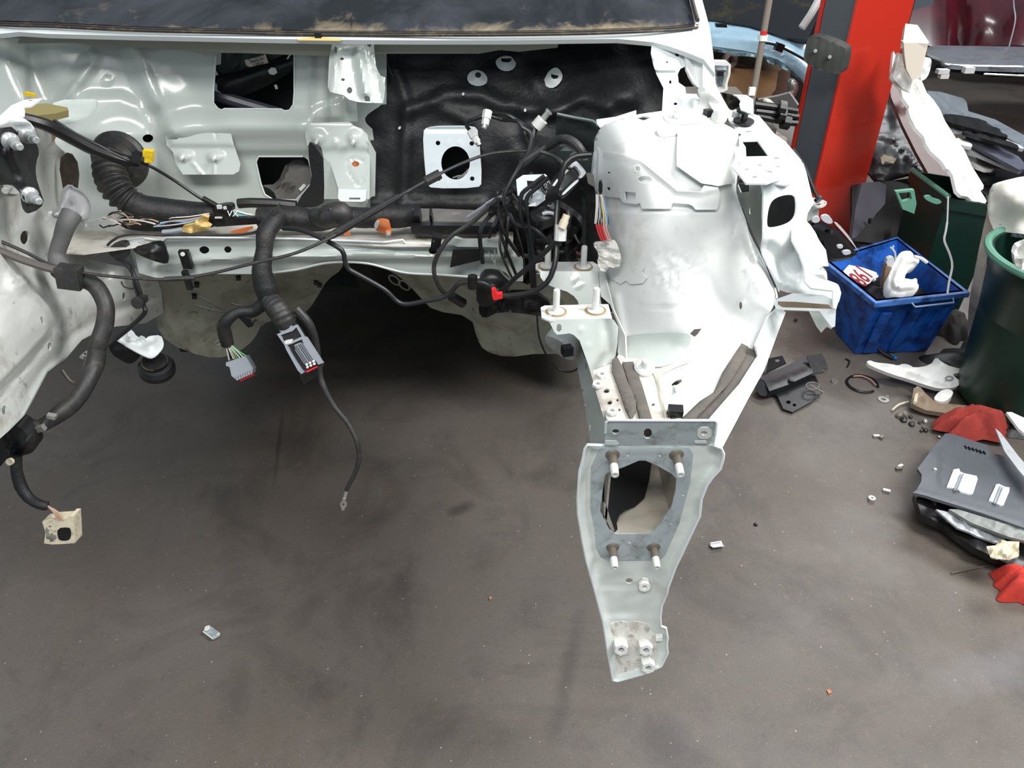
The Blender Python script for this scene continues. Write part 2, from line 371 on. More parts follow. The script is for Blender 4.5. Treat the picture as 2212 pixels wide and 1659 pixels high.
# ------------------------------------------------------------------ setting: floor and walls
def floor_material():
    m = bpy.data.materials.new('workshop_concrete'); m.use_nodes = True; nt = m.node_tree; b = nt.nodes['Principled BSDF']
    L = nt.links.new; geo = nt.nodes.new('ShaderNodeNewGeometry')
    def noise(scale, det=6, ro=.6, dis=0, sc=None):
        n = nt.nodes.new('ShaderNodeTexNoise'); n.inputs['Scale'].default_value = scale; n.inputs['Detail'].default_value = det
        n.inputs['Roughness'].default_value = ro; n.inputs['Distortion'].default_value = dis
        if sc:
            mp = nt.nodes.new('ShaderNodeMapping'); mp.inputs['Scale'].default_value = sc; L(geo.outputs['Position'], mp.inputs['Vector']); L(mp.outputs[0], n.inputs['Vector'])
        else: L(geo.outputs['Position'], n.inputs['Vector'])
        return n.outputs['Fac']
    def mr(v, a, c, hi=1.0, lo=0.0):
        r = nt.nodes.new('ShaderNodeMapRange'); r.inputs['From Min'].default_value = a; r.inputs['From Max'].default_value = c
        r.inputs['To Min'].default_value = lo; r.inputs['To Max'].default_value = hi; L(v, r.inputs['Value']); return r.outputs[0]
    def mix(cur, fac, rgb):
        mx = nt.nodes.new('ShaderNodeMix'); mx.data_type = 'RGBA'
        if isinstance(cur, tuple): mx.inputs[6].default_value = lin(cur)+(1,)
        else: L(cur, mx.inputs[6])
        mx.inputs[7].default_value = lin(rgb)+(1,); L(fac, mx.inputs[0]); return mx.outputs[2]
    def mul(a, c):
        n = nt.nodes.new('ShaderNodeMath'); n.operation = 'MULTIPLY'; L(a, n.inputs[0])
        if isinstance(c, float): n.inputs[1].default_value = c
        else: L(c, n.inputs[1])
        return n.outputs[0]
    cur = mix((92, 84, 76), mr(noise(.9, 5, .55, .6), .35, .68), (106, 101, 96))
    cur = mix(cur, mr(noise(2.1, 7, .65, 1.2), .50, .74, .75), (66, 60, 57))
    cur = mix(cur, mr(noise(5.5, 6, .6, .3), .55, .78, .6), (76, 72, 74))
    cur = mix(cur, mr(noise(3.0, 5, .6, .2, (1, .25, 1)), .60, .72, .55), (62, 56, 54))
    cur = mix(cur, mr(noise(45, 3, .7), .60, .80, .45), (58, 52, 48))
    cur = mix(cur, mr(noise(26, 4, .6), .58, .78, .35), (124, 108, 92))
    cur = mix(cur, mr(noise(260, 3, .8), .50, .72, .40), (46, 42, 40))
    cur = mix(cur, mr(noise(190, 3, .8), .56, .74, .35), (136, 126, 114))
    # stains with a shape of their own: tyre streak, oil blobs
    def stain(p, sx, sy, rot, rgb, amt, soft=.6):
        s = nt.nodes.new('ShaderNodeVectorMath'); s.operation = 'SUBTRACT'; L(geo.outputs['Position'], s.inputs[0]); s.inputs[1].default_value = p
        mp = nt.nodes.new('ShaderNodeVectorRotate'); mp.rotation_type = 'Z_AXIS'; mp.inputs['Angle'].default_value = -rot
        L(s.outputs[0], mp.inputs['Vector'])
        d = nt.nodes.new('ShaderNodeVectorMath'); d.operation = 'DIVIDE'; L(mp.outputs[0], d.inputs[0]); d.inputs[1].default_value = (sx, sy, 1)
        l = nt.nodes.new('ShaderNodeVectorMath'); l.operation = 'LENGTH'; L(d.outputs[0], l.inputs[0])
        a = nt.nodes.new('ShaderNodeMath'); a.operation = 'ADD'; L(l.outputs['Value'], a.inputs[0]); L(mul(noise(7, 7, .75, .6), 2.2), a.inputs[1])
        return mr(a.outputs[0], 2.15, 2.15-soft*1.6, amt)
    def seg(x0, y0, x1, y1, wd, rgb, amt, soft=.5):
        global _c
        a = PZ(x0, y0, 0); c = PZ(x1, y1, 0); d = c-a
        return stain(tuple((a+c)/2), d.length/2, wd, math.atan2(d.y, d.x), rgb, amt, soft)
    for q in [(1262, 1290, 1185, 1640, .030, (56, 51, 48), .42), (1500, 1560, 1380, 1659, .12, (66, 64, 66), .6),
              (985, 1085, 1010, 1110, .07, (50, 42, 38), .6), (612, 880, 590, 1060, .012, (44, 38, 34), .5), (520, 1420, 500, 1600, .05, (70, 62, 58), .4),
              (2100, 1400, 2200, 1500, .22, (118, 118, 122), .35), (1600, 830, 1720, 760, .12, (120, 112, 104), .6), (640, 1300, 700, 1320, .10, (62, 56, 50), .35)]:
        cur = mix(cur, seg(*q), q[5])
    vo = nt.nodes.new('ShaderNodeTexVoronoi'); vo.inputs['Scale'].default_value = 42; L(geo.outputs['Position'], vo.inputs['Vector'])
    sp = nt.nodes.new('ShaderNodeMath'); sp.operation = 'LESS_THAN'; L(vo.outputs['Distance'], sp.inputs[0]); sp.inputs[1].default_value = .085
    sc = nt.nodes.new('ShaderNodeSeparateColor'); L(vo.outputs['Color'], sc.inputs[0])
    k = nt.nodes.new('ShaderNodeMath'); k.operation = 'GREATER_THAN'; L(sc.outputs[0], k.inputs[0]); k.inputs[1].default_value = .72
    cur = mix(cur, mul(mul(sp.outputs[0], k.outputs[0]), mr(sc.outputs[1], 0, 1, .75, .1)), (196, 186, 172))
    vo2 = nt.nodes.new('ShaderNodeTexVoronoi'); vo2.inputs['Scale'].default_value = 100; L(geo.outputs['Position'], vo2.inputs['Vector'])
    sp2 = nt.nodes.new('ShaderNodeMath'); sp2.operation = 'LESS_THAN'; L(vo2.outputs['Distance'], sp2.inputs[0]); sp2.inputs[1].default_value = .13
    sc2 = nt.nodes.new('ShaderNodeSeparateColor'); L(vo2.outputs['Color'], sc2.inputs[0])
    k2 = nt.nodes.new('ShaderNodeMath'); k2.operation = 'GREATER_THAN'; L(sc2.outputs[0], k2.inputs[0]); k2.inputs[1].default_value = .8
    cur = mix(cur, mul(mul(sp2.outputs[0], k2.outputs[0]), .35), (170, 160, 146))
    L(cur, b.inputs['Base Color']); L(mr(noise(4, 5, .6), .3, .75, .62, .42), b.inputs['Roughness'])
    bp = nt.nodes.new('ShaderNodeBump'); bp.inputs['Strength'].default_value = .25; bp.inputs['Distance'].default_value = .002; L(noise(150, 5, .7), bp.inputs['Height']); L(bp.outputs[0], b.inputs['Normal'])
    return m
m = M(); m.box((0, 4, -.05), (16, 14, .1)); m.build('floor', floor_material(), kind='structure')
WALLM = material('workshop_wall', (52, 50, 48), .8, dirt=((30, 28, 26), .4, .7, 1.2, .8), bump=(8, .3))
m = M(); m.box((0, 9.6, 2.2), (16, .2, 4.4)); m.build('wall_back', WALLM, kind='structure')
m = M(); m.box((7.1, 3.5, 2.2), (.2, 12, 4.4)); m.build('wall_right', WALLM, kind='structure')

# ------------------------------------------------------------------ the stripped car body
car = empty('car_body', (-.25, 1.7, .45), 'stripped white car body with its front cut open, from windscreen to bare rail ends', 'car')
def part(name, mat, par=None, label=None, sharp=35, kind=None):
    return lambda m: m.build(name, mat, par or car, label=label, sharp=sharp, kind=kind)
# windscreen: dusty dark glass
def glass():
    m = bpy.data.materials.new('dusty_windscreen'); m.use_nodes = True; nt = m.node_tree; b = nt.nodes['Principled BSDF']; L = nt.links.new
    b.inputs['Base Color'].default_value = lin((22, 26, 30))+(1,); b.inputs['Roughness'].default_value = .12; b.inputs['Alpha'].default_value = .9
    geo = nt.nodes.new('ShaderNodeNewGeometry'); sx = nt.nodes.new('ShaderNodeSeparateXYZ'); L(geo.outputs['Position'], sx.inputs[0])
    def noise(sc, d=7, dis=1.0):
        n = nt.nodes.new('ShaderNodeTexNoise'); n.inputs['Scale'].default_value = sc; n.inputs['Detail'].default_value = d; n.inputs['Roughness'].default_value = .68; n.inputs['Distortion'].default_value = dis
        L(geo.outputs['Position'], n.inputs['Vector']); return n.outputs['Fac']
    def mr(v, a, c, lo, hi):
        r = nt.nodes.new('ShaderNodeMapRange'); r.inputs['From Min'].default_value = a; r.inputs['From Max'].default_value = c; r.inputs['To Min'].default_value = lo; r.inputs['To Max'].default_value = hi; L(v, r.inputs['Value']); return r.outputs[0]
    edge = mr(sx.outputs[2], 1.428, 1.452, .34, 0)      # dust gathered along the lower edge
    a = nt.nodes.new('ShaderNodeMath'); a.operation = 'ADD'; L(noise(9), a.inputs[0]); L(edge, a.inputs[1])
    f = mr(a.outputs[0], .60, .92, 0, .85)
    mx = nt.nodes.new('ShaderNodeMix'); mx.data_type = 'RGBA'; mx.inputs[6].default_value = lin((26, 30, 34))+(1,); mx.inputs[7].default_value = lin((168, 152, 122))+(1,); L(f, mx.inputs[0])
    f2 = mr(noise(3.2, 6, .5), .46, .70, 0, .5); mx2 = nt.nodes.new('ShaderNodeMix'); mx2.data_type = 'RGBA'; L(mx.outputs[2], mx2.inputs[6]); mx2.inputs[7].default_value = lin((84, 86, 96))+(1,); L(f2, mx2.inputs[0])
    L(mx2.outputs[2], b.inputs['Base Color']); L(mr(a.outputs[0], .45, .8, .12, .7), b.inputs['Roughness'])
    return m
DWS = D((735, 67, 1.83), (0, 45, 1.87), (1500, 52, 1.89), (735, 0, 1.93), (0, 0, 1.96), (1480, 0, 1.985), (735, -200, 2.23), (0, -200, 2.27), (1400, -200, 2.29), (-350, 20, 1.93))
m = M(); m.sheet([(-350, 24), (0, 44), (100, 47), (300, 57), (500, 62), (700, 66), (1000, 67), (1250, 64), (1440, 57), (1503, 50), (1497, 20), (1480, -60), (1420, -260), (700, -300), (-100, -280), (-300, -150)], DWS, res=30, t=.005)
part('windscreen', glass())(m)
m = M(); bl = [(-350, 30), (0, 49), (100, 52), (300, 61), (500, 66), (700, 70), (1000, 71), (1250, 68), (1440, 61), (1508, 54)]
m.tube([tuple(DWS.P(x, y, .002)) for x, y in bl], .0042, raw=True, seg=6, flat=.6); m.tube([tuple(DWS.P(x, y+5, .006)) for x, y in bl], .0035, raw=True, seg=6)
part('windscreen_seal', RUBW)(m)
# cowl lip: white edge under the glass
DCL = D((735, 78, 1.815), (0, 62, 1.85), (1500, 75, 1.86), (735, 88, 1.80), (0, 74, 1.84), (1400, 88, 1.85))
m = M(); m.sheet([(-350, 38), (0, 56), (100, 59), (200, 64), (400, 71), (560, 75), (900, 78), (1100, 78), (1300, 74), (1440, 67), (1512, 60), (1530, 100), (1545, 160), (1520, 128), (1480, 112), (1445, 100), (1410, 91), (1335, 84), (1100, 87), (900, 87), (700, 86), (500, 82), (300, 78), (100, 73), (40, 69), (0, 73), (-350, 70)], DCL, res=14, t=.012)
lip = part('cowl_lip', WHITE)(m)
m = M(); m.sheet([(640, 84), (680, 79), (690, 80), (738, 83), (735, 88), (644, 87)], DCL, lift=.003, t=.001); m.build('tape_strip', TAN, lip)
m = M(); m.box(tuple(DCL.P(688, 76, .006)), (.014, .012, .012)); m.build('seal_clip', BLACK, lip)
m = M(); m.sheet([(-350, 40), (0, 62), (300, 70), (600, 76), (1205, 78), (1210, 86), (1204, 103), (1120, 112), (1080, 108), (1035, 116), (840, 116), (710, 121), (640, 119), (460, 112), (290, 103), (210, 101), (160, 92), (60, 94), (-350, 90)], D((600, 70, 1.90), (600, 130, 1.90), (0, 70, 1.96), (0, 130, 1.96), (1200, 70, 1.93), (1200, 130, 1.93), (-300, 90, 2.0)), res=18, t=.002)
part('cowl_beam', material('cowl_shade_paint', (150, 150, 136), .5))(m)  # shade under the cowl lip is mixed into this olive colour
# bulkhead (firewall)
DF = D((300, 110, 1.99), (700, 110, 1.98), (300, 470, 1.89), (700, 470, 1.88), (0, 110, 1.93), (0, 400, 1.84), (-300, 300, 1.85), (180, 250, 1.90), (230, 330, 1.89))
fb = [ridge([(372, 283), (420, 272), (655, 272)], 46, .030), plateau([(282, 90), (318, 195), (368, 300), (460, 330), (700, 330), (720, 90)], .026, 15),
      ridge([(283, 95), (296, 140), (330, 220)], 30, .014), ridge([(375, 130), (420, 175), (440, 240)], 60, -.010),
      plateau([(168, 205), (262, 203), (300, 220), (330, 265), (330, 300), (150, 300), (140, 240)], .014, 13), dome(258, 345, 105, 95, .03, .3),
      ridge([(198, 128), (160, 185), (130, 220)], 26, .014), plateau([(60, 95), (190, 100), (195, 130), (150, 190), (120, 225), (60, 230)], -.02, 8), plateau(ell(232, 174, 10, 9), .003, 2), ridge([(674, 120), (674, 250)], 10, .012),
      plateau([(676, 232), (740, 215), (740, 258), (676, 258)], .010, 5), ridge([(60, 120), (120, 250)], 60, -.04), nmap(.0012, 60, 3)]
m = M(); m.sheet([(-350, 60), (0, 80), (300, 95), (835, 105), (835, 232), (800, 250), (810, 320), (810, 476), (500, 480), (-350, 500)], DF, res=7, bumps=fb, t=.003,
   holes=[[(466, 122), (474, 114), (636, 116), (636, 200), (634, 226), (626, 238), (616, 240), (607, 236), (485, 235), (479, 238), (470, 234), (461, 222), (461, 200)],
          [(553, 350), (559, 338), (655, 338), (665, 345), (676, 392), (640, 432), (590, 431), (572, 420), (563, 395)], ell(320, 299, 12, 9)])
fw = part('bulkhead', WALLP, sharp=60)(m)
for nm, ol in (('opening_edge', [(466, 122), (461, 200), (461, 222), (470, 234), (479, 238), (485, 235), (607, 236), (616, 240), (626, 238), (634, 226), (636, 200), (636, 116)]), ('opening_edge', [(655, 338), (559, 338), (553, 350), (563, 395), (572, 420), (590, 431), (640, 432), (676, 392)])):
    m = M(); q = [tuple(DF.P(x, y, sum(float(b(np.array([x*1.]), np.array([y*1.]))[0]) for b in fb)+.001)) for x, y in ol]; m.tube(q, .0022, raw=True, seg=6, straight=True); m.build(nm, WHITE, fw)
def fl(x, y): return sum(float(b(np.array([x*1.]), np.array([y*1.]))[0]) for b in fb)
# press-welded plate on bulkhead with two studs
DB1 = D((440, 260, 1.925), (440, 380, 1.865), (600, 260, 1.925))
m = M(); m.sheet([(358, 294), (362, 301), (382, 301), (391, 293), (393, 266), (398, 261), (415, 261), (430, 273), (486, 275), (499, 289), (506, 316), (519, 354), (516, 370), (504, 377), (395, 377), (380, 354), (374, 329), (360, 314)], DB1, res=4, lift=.004, t=.003,
   bumps=[plateau([(350, 250), (520, 250), (505, 315), (370, 315)], .008, 7), dome(398, 337, 24, 15, .008, .4), dome(465, 338, 24, 15, .008, .4), ridge([(415, 352), (437, 378)], 5, .003), ridge([(461, 353), (461, 378)], 4, .003), ridge([(467, 275), (468, 300)], 3, -.003)])
pl = part('mounting_plate', WALLP)(m)
for x, y in ((396, 337), (465, 338), (401, 272)):
    m = M(); m.stud(DB1.P(x, y, .010), (0, -1, -.1), .0045, .018); m.build('stud', BOLTW, pl)
# right-hand bulkhead bracket with two studs
DB2 = D((730, 260, 1.90), (730, 430, 1.83), (900, 260, 1.90))
m = M(); m.sheet([(658, 266), (754, 263), (764, 271), (782, 278), (794, 291), (797, 314), (799, 352), (798, 430), (731, 428), (731, 408), (713, 350), (699, 342), (694, 318), (672, 306), (664, 316), (661, 300)], DB2, res=5, t=.003,
   holes=[ell(768, 354, 8, 6)], bumps=[dome(687, 297, 24, 20, .008, .3), dome(765, 297, 20, 20, .008, .3), plateau([(650, 260), (800, 260), (800, 322), (690, 322)], .008, 9), plateau(ell(724, 308, 7, 6), .003, 2), ridge([(750, 348), (752, 370), (770, 398), (780, 400), (786, 380), (786, 350), (768, 340), (750, 348)], 3, -.003)])
b2 = part('steering_bracket', WALLP)(m)
for x, y in ((686, 302), (764, 303)):
    m = M(); m.stud(DB2.P(x, y, .010), (0, -1, -.1), .0045, .018); m.build('stud', BOLTW, b2)
m = M(); m.sheet([(731, 408), (792, 410), (790, 433), (782, 436), (735, 435), (730, 428)], DB2, t=.003, lift=.008, holes=[[(754, 427), (778, 427), (778, 431), (754, 431)]]); m.build('bracket_tab', WHITE, b2)
m = M(); m.lathe(DB2.P(768, 354, -.004), (0, -1, 0), [(0, 0), (.009, 0), (.009, .001)], 12); m.build('plug', ORANGE, b2)
m = M(); m.sheet([(699, 344), (713, 350), (731, 408), (731, 430), (700, 430)], D((715, 400, 1.86)), t=.002); m.sheet([(796, 300), (812, 330), (810, 420), (797, 430)], D((800, 400, 1.87)), t=.002)
part('bracket_side', WALLP)(m)
m = M(); m.sheet([(666, 306), (676, 312), (690, 330), (699, 344), (701, 420), (697, 445), (640, 450), (644, 432), (676, 392), (667, 346)], D((680, 380, 1.86)), t=.004, smooth=1)
part('black_flap', MAT)(m)
m = M(); m.sheet([(744, 205), (755, 214), (770, 220), (773, 262), (745, 262)], D((760, 240, 1.90)), t=.002, bumps=[plateau([(748, 214), (768, 216), (768, 236), (760, 243), (750, 238)], .004, 2), dome(758, 229, 5, 4, .003)], res=4)
part('weld_tab', WALLP)(m)
# cowl bracket
DC = D((770, 95, 1.86), (770, 220, 1.80), (900, 95, 1.86))
m = M(); m.sheet([(717, 95), (722, 91), (807, 91), (812, 142), (820, 163), (832, 167), (826, 223), (795, 222), (772, 220), (754, 215), (741, 205), (713, 199), (708, 187), (711, 127)], DC, res=5, t=.003,
   holes=[ell(739, 127, 4, 3), ell(741, 172, 4, 3), ell(755, 195, 6, 7), [(722, 100), (728, 102), (728, 114), (721, 112)], [(793, 90), (801, 90), (803, 98), (798, 102), (793, 98)], [(786, 210), (792, 206), (799, 210), (800, 219), (788, 219)]],
   bumps=[ridge([(728, 110), (720, 198)], 14, .010), ridge([(775, 110), (790, 200)], 16, .016), ridge([(806, 110), (822, 210)], 12, -.010), plateau([(724, 96), (793, 92), (795, 100), (727, 112)], .006, 4)])
part('cowl_bracket', WALLP)(m)
# sound insulation mat
DM = D((900, 110, 2.0), (1400, 110, 1.98), (900, 460, 1.89), (1280, 460, 1.88), (1100, 250, 1.93), (1100, 160, 1.99), (1350, 220, 1.86), (900, 250, 1.93), (1250, 180, 1.94), (1420, 120, 1.95))
mb = [ridge([(880, 240), (960, 205), (1040, 205), (1110, 235), (1200, 240)], 26, .016), ridge([(1180, 250), (1260, 210), (1310, 235)], 22, .014), ridge([(840, 110), (880, 220), (868, 460)], 20, .014),
      ridge([(1120, 120), (1180, 220)], 30, .012), dome(1340, 190, 90, 60, .03, .1), ridge([(800, 442), (1040, 445)], 26, .018), ridge([(1110, 240), (1130, 330), (1100, 400)], 22, -.012), ridge([(940, 225), (1010, 260)], 22, .008), nmap(.003, 34, 5)]
m = M(); m.sheet([(800, 290), (775, 268), (770, 232), (835, 225), (832, 110), (1120, 110), (1205, 82), (1400, 80), (1425, 100), (1440, 180), (1440, 250), (1370, 265), (1360, 300), (1330, 480), (1300, 600), (1080, 600), (1060, 480), (800, 476)], DM, res=8, bumps=mb, t=.012, holes=[ell(984, 352, 33, 38, 24)])
mat_o = part('insulation_mat', MAT, sharp=70)(m)
def ml(x, y): return sum(float(b(np.array([x*1.]), np.array([y*1.]))[0]) for b in mb)
m = M(); m.tube([tuple(DM.P(x, y, .012)) for x, y in ((826, 116), (838, 135), (846, 160), (852, 162))], .003, raw=True, seg=6); m.build('mat_edge', BLACK2, mat_o)
for pts, hole in (([(1008, 168), (1015, 155), (1030, 150), (1046, 156), (1054, 170), (1050, 182), (1032, 187), (1014, 181)], ell(1033, 161, 7, 7)),
                  ([(1069, 135), (1076, 125), (1090, 120), (1106, 122), (1116, 132), (1112, 148), (1096, 155), (1078, 150)], [(1082, 124), (1105, 124), (1105, 131), (1098, 135), (1086, 134), (1082, 130)]),
                  ([(1176, 170), (1186, 152), (1202, 144), (1213, 155), (1216, 168), (1206, 184), (1190, 192), (1173, 182)], [(1190, 158), (1207, 162), (1205, 169), (1196, 171), (1190, 166)])):
    m = M(); cx = sum(p[0] for p in pts)/8; cy = sum(p[1] for p in pts)/8
    m.sheet(pts, DM, res=4, smooth=1, holes=[hole], lift=ml(cx, cy)+.004, t=.003, bumps=[dome(cx, cy, 26, 24, .012)]); m.build('bare_metal_cup', WHITE, mat_o)
for x, y in ((1001, 202), (1134, 237), (864, 275)):
    m = M(); m.stud(DM.P(x, y, ml(x, y)), (0, -1, .1), .0032, .014); m.build('mat_pin', BOLTW, mat_o)
DP = D((980, 280, 1.895), (980, 405, 1.862), (1200, 280, 1.895))
m = M(); m.sheet([(913, 285), (923, 274), (1022, 273), (1034, 284), (1042, 395), (1032, 406), (933, 407), (922, 398), (917, 354)], DP, smooth=1, res=6, t=.004, holes=[ell(984, 352, 31, 36, 28), ell(946, 309, 5, 5), ell(1019, 310, 5, 5), ell(947, 386, 5, 5), ell(1020, 386, 5, 5)],
   bumps=[plateau([(918, 276), (1026, 276), (1028, 282), (918, 284)], -.004, 3)]+[dome(x, y, 5, 5, .003) for x, y in ((970, 310), (991, 310), (940, 350), (1030, 348), (968, 396), (1000, 393))])
pp = part('pedal_plate', material('pale_paint', (206, 216, 220), .3))(m)
m = M(); m.tube([(978, 384, 1.90), (990, 380, 1.90), (1000, 378, 1.90), (1012, 365, 1.90)], .002, seg=5); m.tube([(988, 385, 1.90), (1004, 378, 1.90), (1014, 370, 1.90)], .0016, seg=5); m.build('spring_clip', STEEL, pp)
# dark battery shelf corner beside the tower
m = M(); m.sheet([(1203, 246), (1220, 250), (1280, 262), (1293, 274), (1290, 300), (1275, 420), (1200, 330)], D((1240, 250, 1.74), (1240, 400, 1.78), (1300, 250, 1.74)), res=10, bumps=[plateau([(1203, 246), (1290, 262), (1290, 275), (1225, 262)], .01, 3), ridge([(1215, 300), (1270, 330)], 20, -.02)], t=.003)
part('side_insulation', material('dark_slate_plastic', (44, 52, 54), .5, bump=(60, .3)))(m)
m = M(); m.tube([(1203, 246, 1.73), (1240, 254, 1.73), (1282, 262, 1.72), (1292, 273, 1.71)], .0035, seg=6); m.build('flange_edge', material('slate_edge', (92, 106, 104), .5), car)
m = M(); m.sheet([(1288, 258), (1330, 252), (1374, 238), (1374, 250), (1320, 264), (1296, 276), (1290, 268)], D((1290, 240, 1.70), (1374, 240, 1.67), (1330, 270, 1.66)), t=.003)
part('tower_flange', WHITE)(m)
# ledge and cross member
DL = D((600, 490, 1.775), (600, 520, 1.66), (100, 490, 1.76), (1100, 500, 1.75))
m = M(); m.sheet([(130, 545), (165, 478), (240, 472), (330, 480), (560, 478), (1110, 478), (1108, 530), (850, 531), (650, 522), (350, 520), (285, 534), (180, 548)], DL, res=8, t=.003,
   bumps=[plateau([(240, 474), (330, 486), (330, 502), (260, 498), (235, 515), (215, 500)], .014, 5), ridge([(175, 540), (205, 500)], 5, -.006), nmap(.0015, 22, 8)])
part('ledge', material('dusty_ledge_paint', (208, 204, 194), .45, dirt=((150, 138, 120), .48, .75, 9, .8), dirt2=((90, 62, 44), .6, .78, 26, .85), bump=(60, .2)))(m)
DX = D((600, 520, 1.645), (600, 600, 1.63), (200, 520, 1.66), (1100, 520, 1.66))
cb = [ridge([(330, 575), (430, 565), (560, 556), (800, 550), (1110, 556)], 14, .014), plateau([(300, 500), (1110, 500), (1110, 530), (870, 530), (300, 524)], .008, 3), plateau([(440, 568), (540, 560), (590, 575), (700, 566), (790, 562), (1000, 572), (1000, 610), (440, 610)], -.006, 3), plateau([(340, 560), (1100, 566), (1100, 620), (340, 620)], -.012, 8)]
m = M(); m.sheet([(268, 520), (309, 513), (352, 519), (359, 512), (430, 512), (557, 514), (640, 515), (830, 522), (870, 517), (876, 524), (961, 526), (982, 516), (1000, 519), (1106, 521), (1130, 560), (1130, 608), (1040, 602), (961, 594), (883, 590), (845, 582), (794, 569), (739, 566), (693, 570), (642, 582), (584, 590), (545, 592), (430, 592), (344, 602), (300, 590), (290, 545)], DX, res=6, bumps=cb, t=.003,
   holes=[ell(441, 540, 11, 8), ell(492, 539, 8, 7), ell(935, 541, 9, 8)])
cm = part('cross_member', WALLP, sharp=60)(m)
m = M(); m.tube([tuple(DX.P(x, y, .010)) for x, y in ((268, 520), (309, 514), (352, 520), (359, 513), (430, 513), (557, 515), (640, 516), (830, 523), (870, 518), (876, 525), (961, 527))], .0028, raw=True, seg=6, straight=True); m.build('top_flange_edge', WHITE, cm)
m = M(); m.tube([tuple(DX.P(x, y, .0)) for x, y in ((584, 590), (642, 582), (693, 570), (739, 566), (794, 569), (845, 582), (883, 590), (961, 594), (1040, 600))], .003, raw=True, seg=6); m.build('bottom_flange_edge', WALLP, cm)
m = M(); m.sheet([(960, 523), (982, 514), (1000, 519), (1106, 521), (1105, 536), (1060, 534), (988, 533)], D((1030, 520, 1.62)), t=.012); m.build('flange_strip', WALLP, cm)
m = M(); m.sheet([(978, 541), (1045, 541), (1046, 552), (1038, 562), (972, 578)], D((1010, 560, 1.615)), t=.006); m.build('dark_gusset', BLACK, cm)
m = M(); m.sheet([(1074, 536), (1106, 536), (1104, 556), (1094, 556), (1092, 544), (1086, 545), (1084, 556), (1075, 552)], D((1090, 545, 1.615)), t=.003); m.build('forked_tab', WALLP, cm)
m = M(); m.sheet([(271, 519), (310, 514), (314, 530), (296, 534), (275, 535)], D((290, 525, 1.62)), t=.004, holes=[ell(302, 524, 4, 3)]); m.build('earth_tab', WHITE, cm)
m = M(); m.box(DX.P(402, 560, .014), (.022, .012, .046), (.1, 0, 0)); m.box(DX.P(405, 605, .0), (.012, .012, .05), (.1, 0, -.1)); m.build('cable_strap', BLACK, cm)
m = M(); m.stud(DX.P(398, 547, .018), (0, -1, .2), .005, .012); m.build('stud', BOLTW, cm)
m = M(); m.sheet([(282, 536), (340, 520), (356, 526), (366, 568), (350, 570), (300, 552)], D((320, 545, 1.60)), smooth=1, res=6, bumps=[dome(325, 545, 34, 20, .02)], t=.006); m.build('rubber_cover', BLACK, cm)
# lower toe boards
DT = D((350, 600, 1.78), (740, 580, 1.86), (550, 690, 1.97), (450, 770, 1.90), (380, 690, 1.84), (700, 640, 2.0))
m = M(); m.sheet([(325, 580), (440, 575), (740, 560), (740, 582), (708, 603), (688, 636), (668, 669), (640, 686), (600, 690), (565, 700), (554, 724), (536, 747), (491, 772), (440, 772), (362, 742), (335, 700)], DT, res=8, t=.004, smooth=1,
   bumps=[ridge([(345, 610), (372, 700), (420, 770)], 22, .02), dome(417, 680, 14, 13, -.012, .5), dome(470, 740, 12, 11, -.010, .5), ridge([(540, 600), (560, 690)], 30, -.02), nmap(.003, 40, 4)])
tb = part('toe_board', OLIVE, sharp=60)(m)
for x, y, r in ((417, 681, .013), (470, 741, .011)):
    m = M(); m.lathe(DT.P(x, y, -.006), DT.N(x, y), [(0, 0), (r*.6, .001), (r*.7, .003), (r, .003), (r, 0)], 16); m.build('drain_plug', OLIVE, tb)
m = M()
for a in ((425, 615), (420, 640), (515, 600), (683, 610), (690, 615)): m.box(DT.P(a[0], a[1], .008), (.012, .01, .012), (.3, .2, .4))
m.build('edge_clip', DARK, tb)
DT2 = D((1000, 590, 1.84), (1200, 600, 1.80), (960, 660, 2.0), (1100, 770, 1.92), (1250, 700, 1.8), (1050, 700, 1.94))
m = M(); m.sheet([(800, 565), (1130, 590), (1290, 600), (1290, 772), (1170, 762), (1095, 773), (1045, 758), (1030, 730), (1018, 684), (936, 671), (911, 646), (890, 623), (862, 596)], DT2, res=8, t=.004, smooth=1, bumps=[dome(1092, 741, 10, 9, -.008, .5), ridge([(1030, 690), (1120, 680), (1200, 640)], 20, .02), nmap(.003, 40, 9)])
tb2 = part('toe_board', OLIVE, sharp=60)(m)
m = M()
for cx, cy in ((852, 605), (873, 616)): m.tube([(x, y, 1.86) for x, y in ell(cx, cy, 14, 7, 14, 38)+[ell(cx, cy, 14, 7, 14, 38)[0]]], .0022, seg=6)
m.build('loop_clip', material('dull_clip', (140, 140, 136), .5, .3), tb2)
# tunnel and floor pan behind
m = M(); m.hexa([(-1.2, 2.2, .60), (-.46, 2.2, .60), (-.46, 4.6, .60), (-1.2, 4.6, .60)], [(-1.2, 2.2, .62), (-.46, 2.2, .62), (-.46, 4.6, .62), (-1.2, 4.6, .62)])
m.hexa([(-.02, 2.2, .60), (.36, 2.2, .60), (.36, 4.6, .60), (-.02, 4.6, .60)], [(-.02, 2.2, .62), (.36, 2.2, .62), (.36, 4.6, .62), (-.02, 4.6, .62)])
m.hexa([(-.48, 2.2, .60), (-.44, 2.2, .60), (-.44, 4.6, .60), (-.48, 4.6, .60)], [(-.48, 1.95, .9), (-.40, 1.95, .9), (-.40, 4.6, .9), (-.48, 4.6, .9)])
m.hexa([(-.02, 2.2, .60), (.02, 2.2, .60), (.02, 4.6, .60), (-.02, 4.6, .60)], [(-.06, 1.95, .9), (.02, 1.95, .9), (.02, 4.6, .9), (-.06, 4.6, .9)])
m.hexa([(-.48, 1.9, .88), (.02, 1.9, .88), (.02, 4.6, .88), (-.48, 4.6, .88)], [(-.48, 1.9, .92), (.02, 1.9, .92), (.02, 4.6, .92), (-.48, 4.6, .92)])
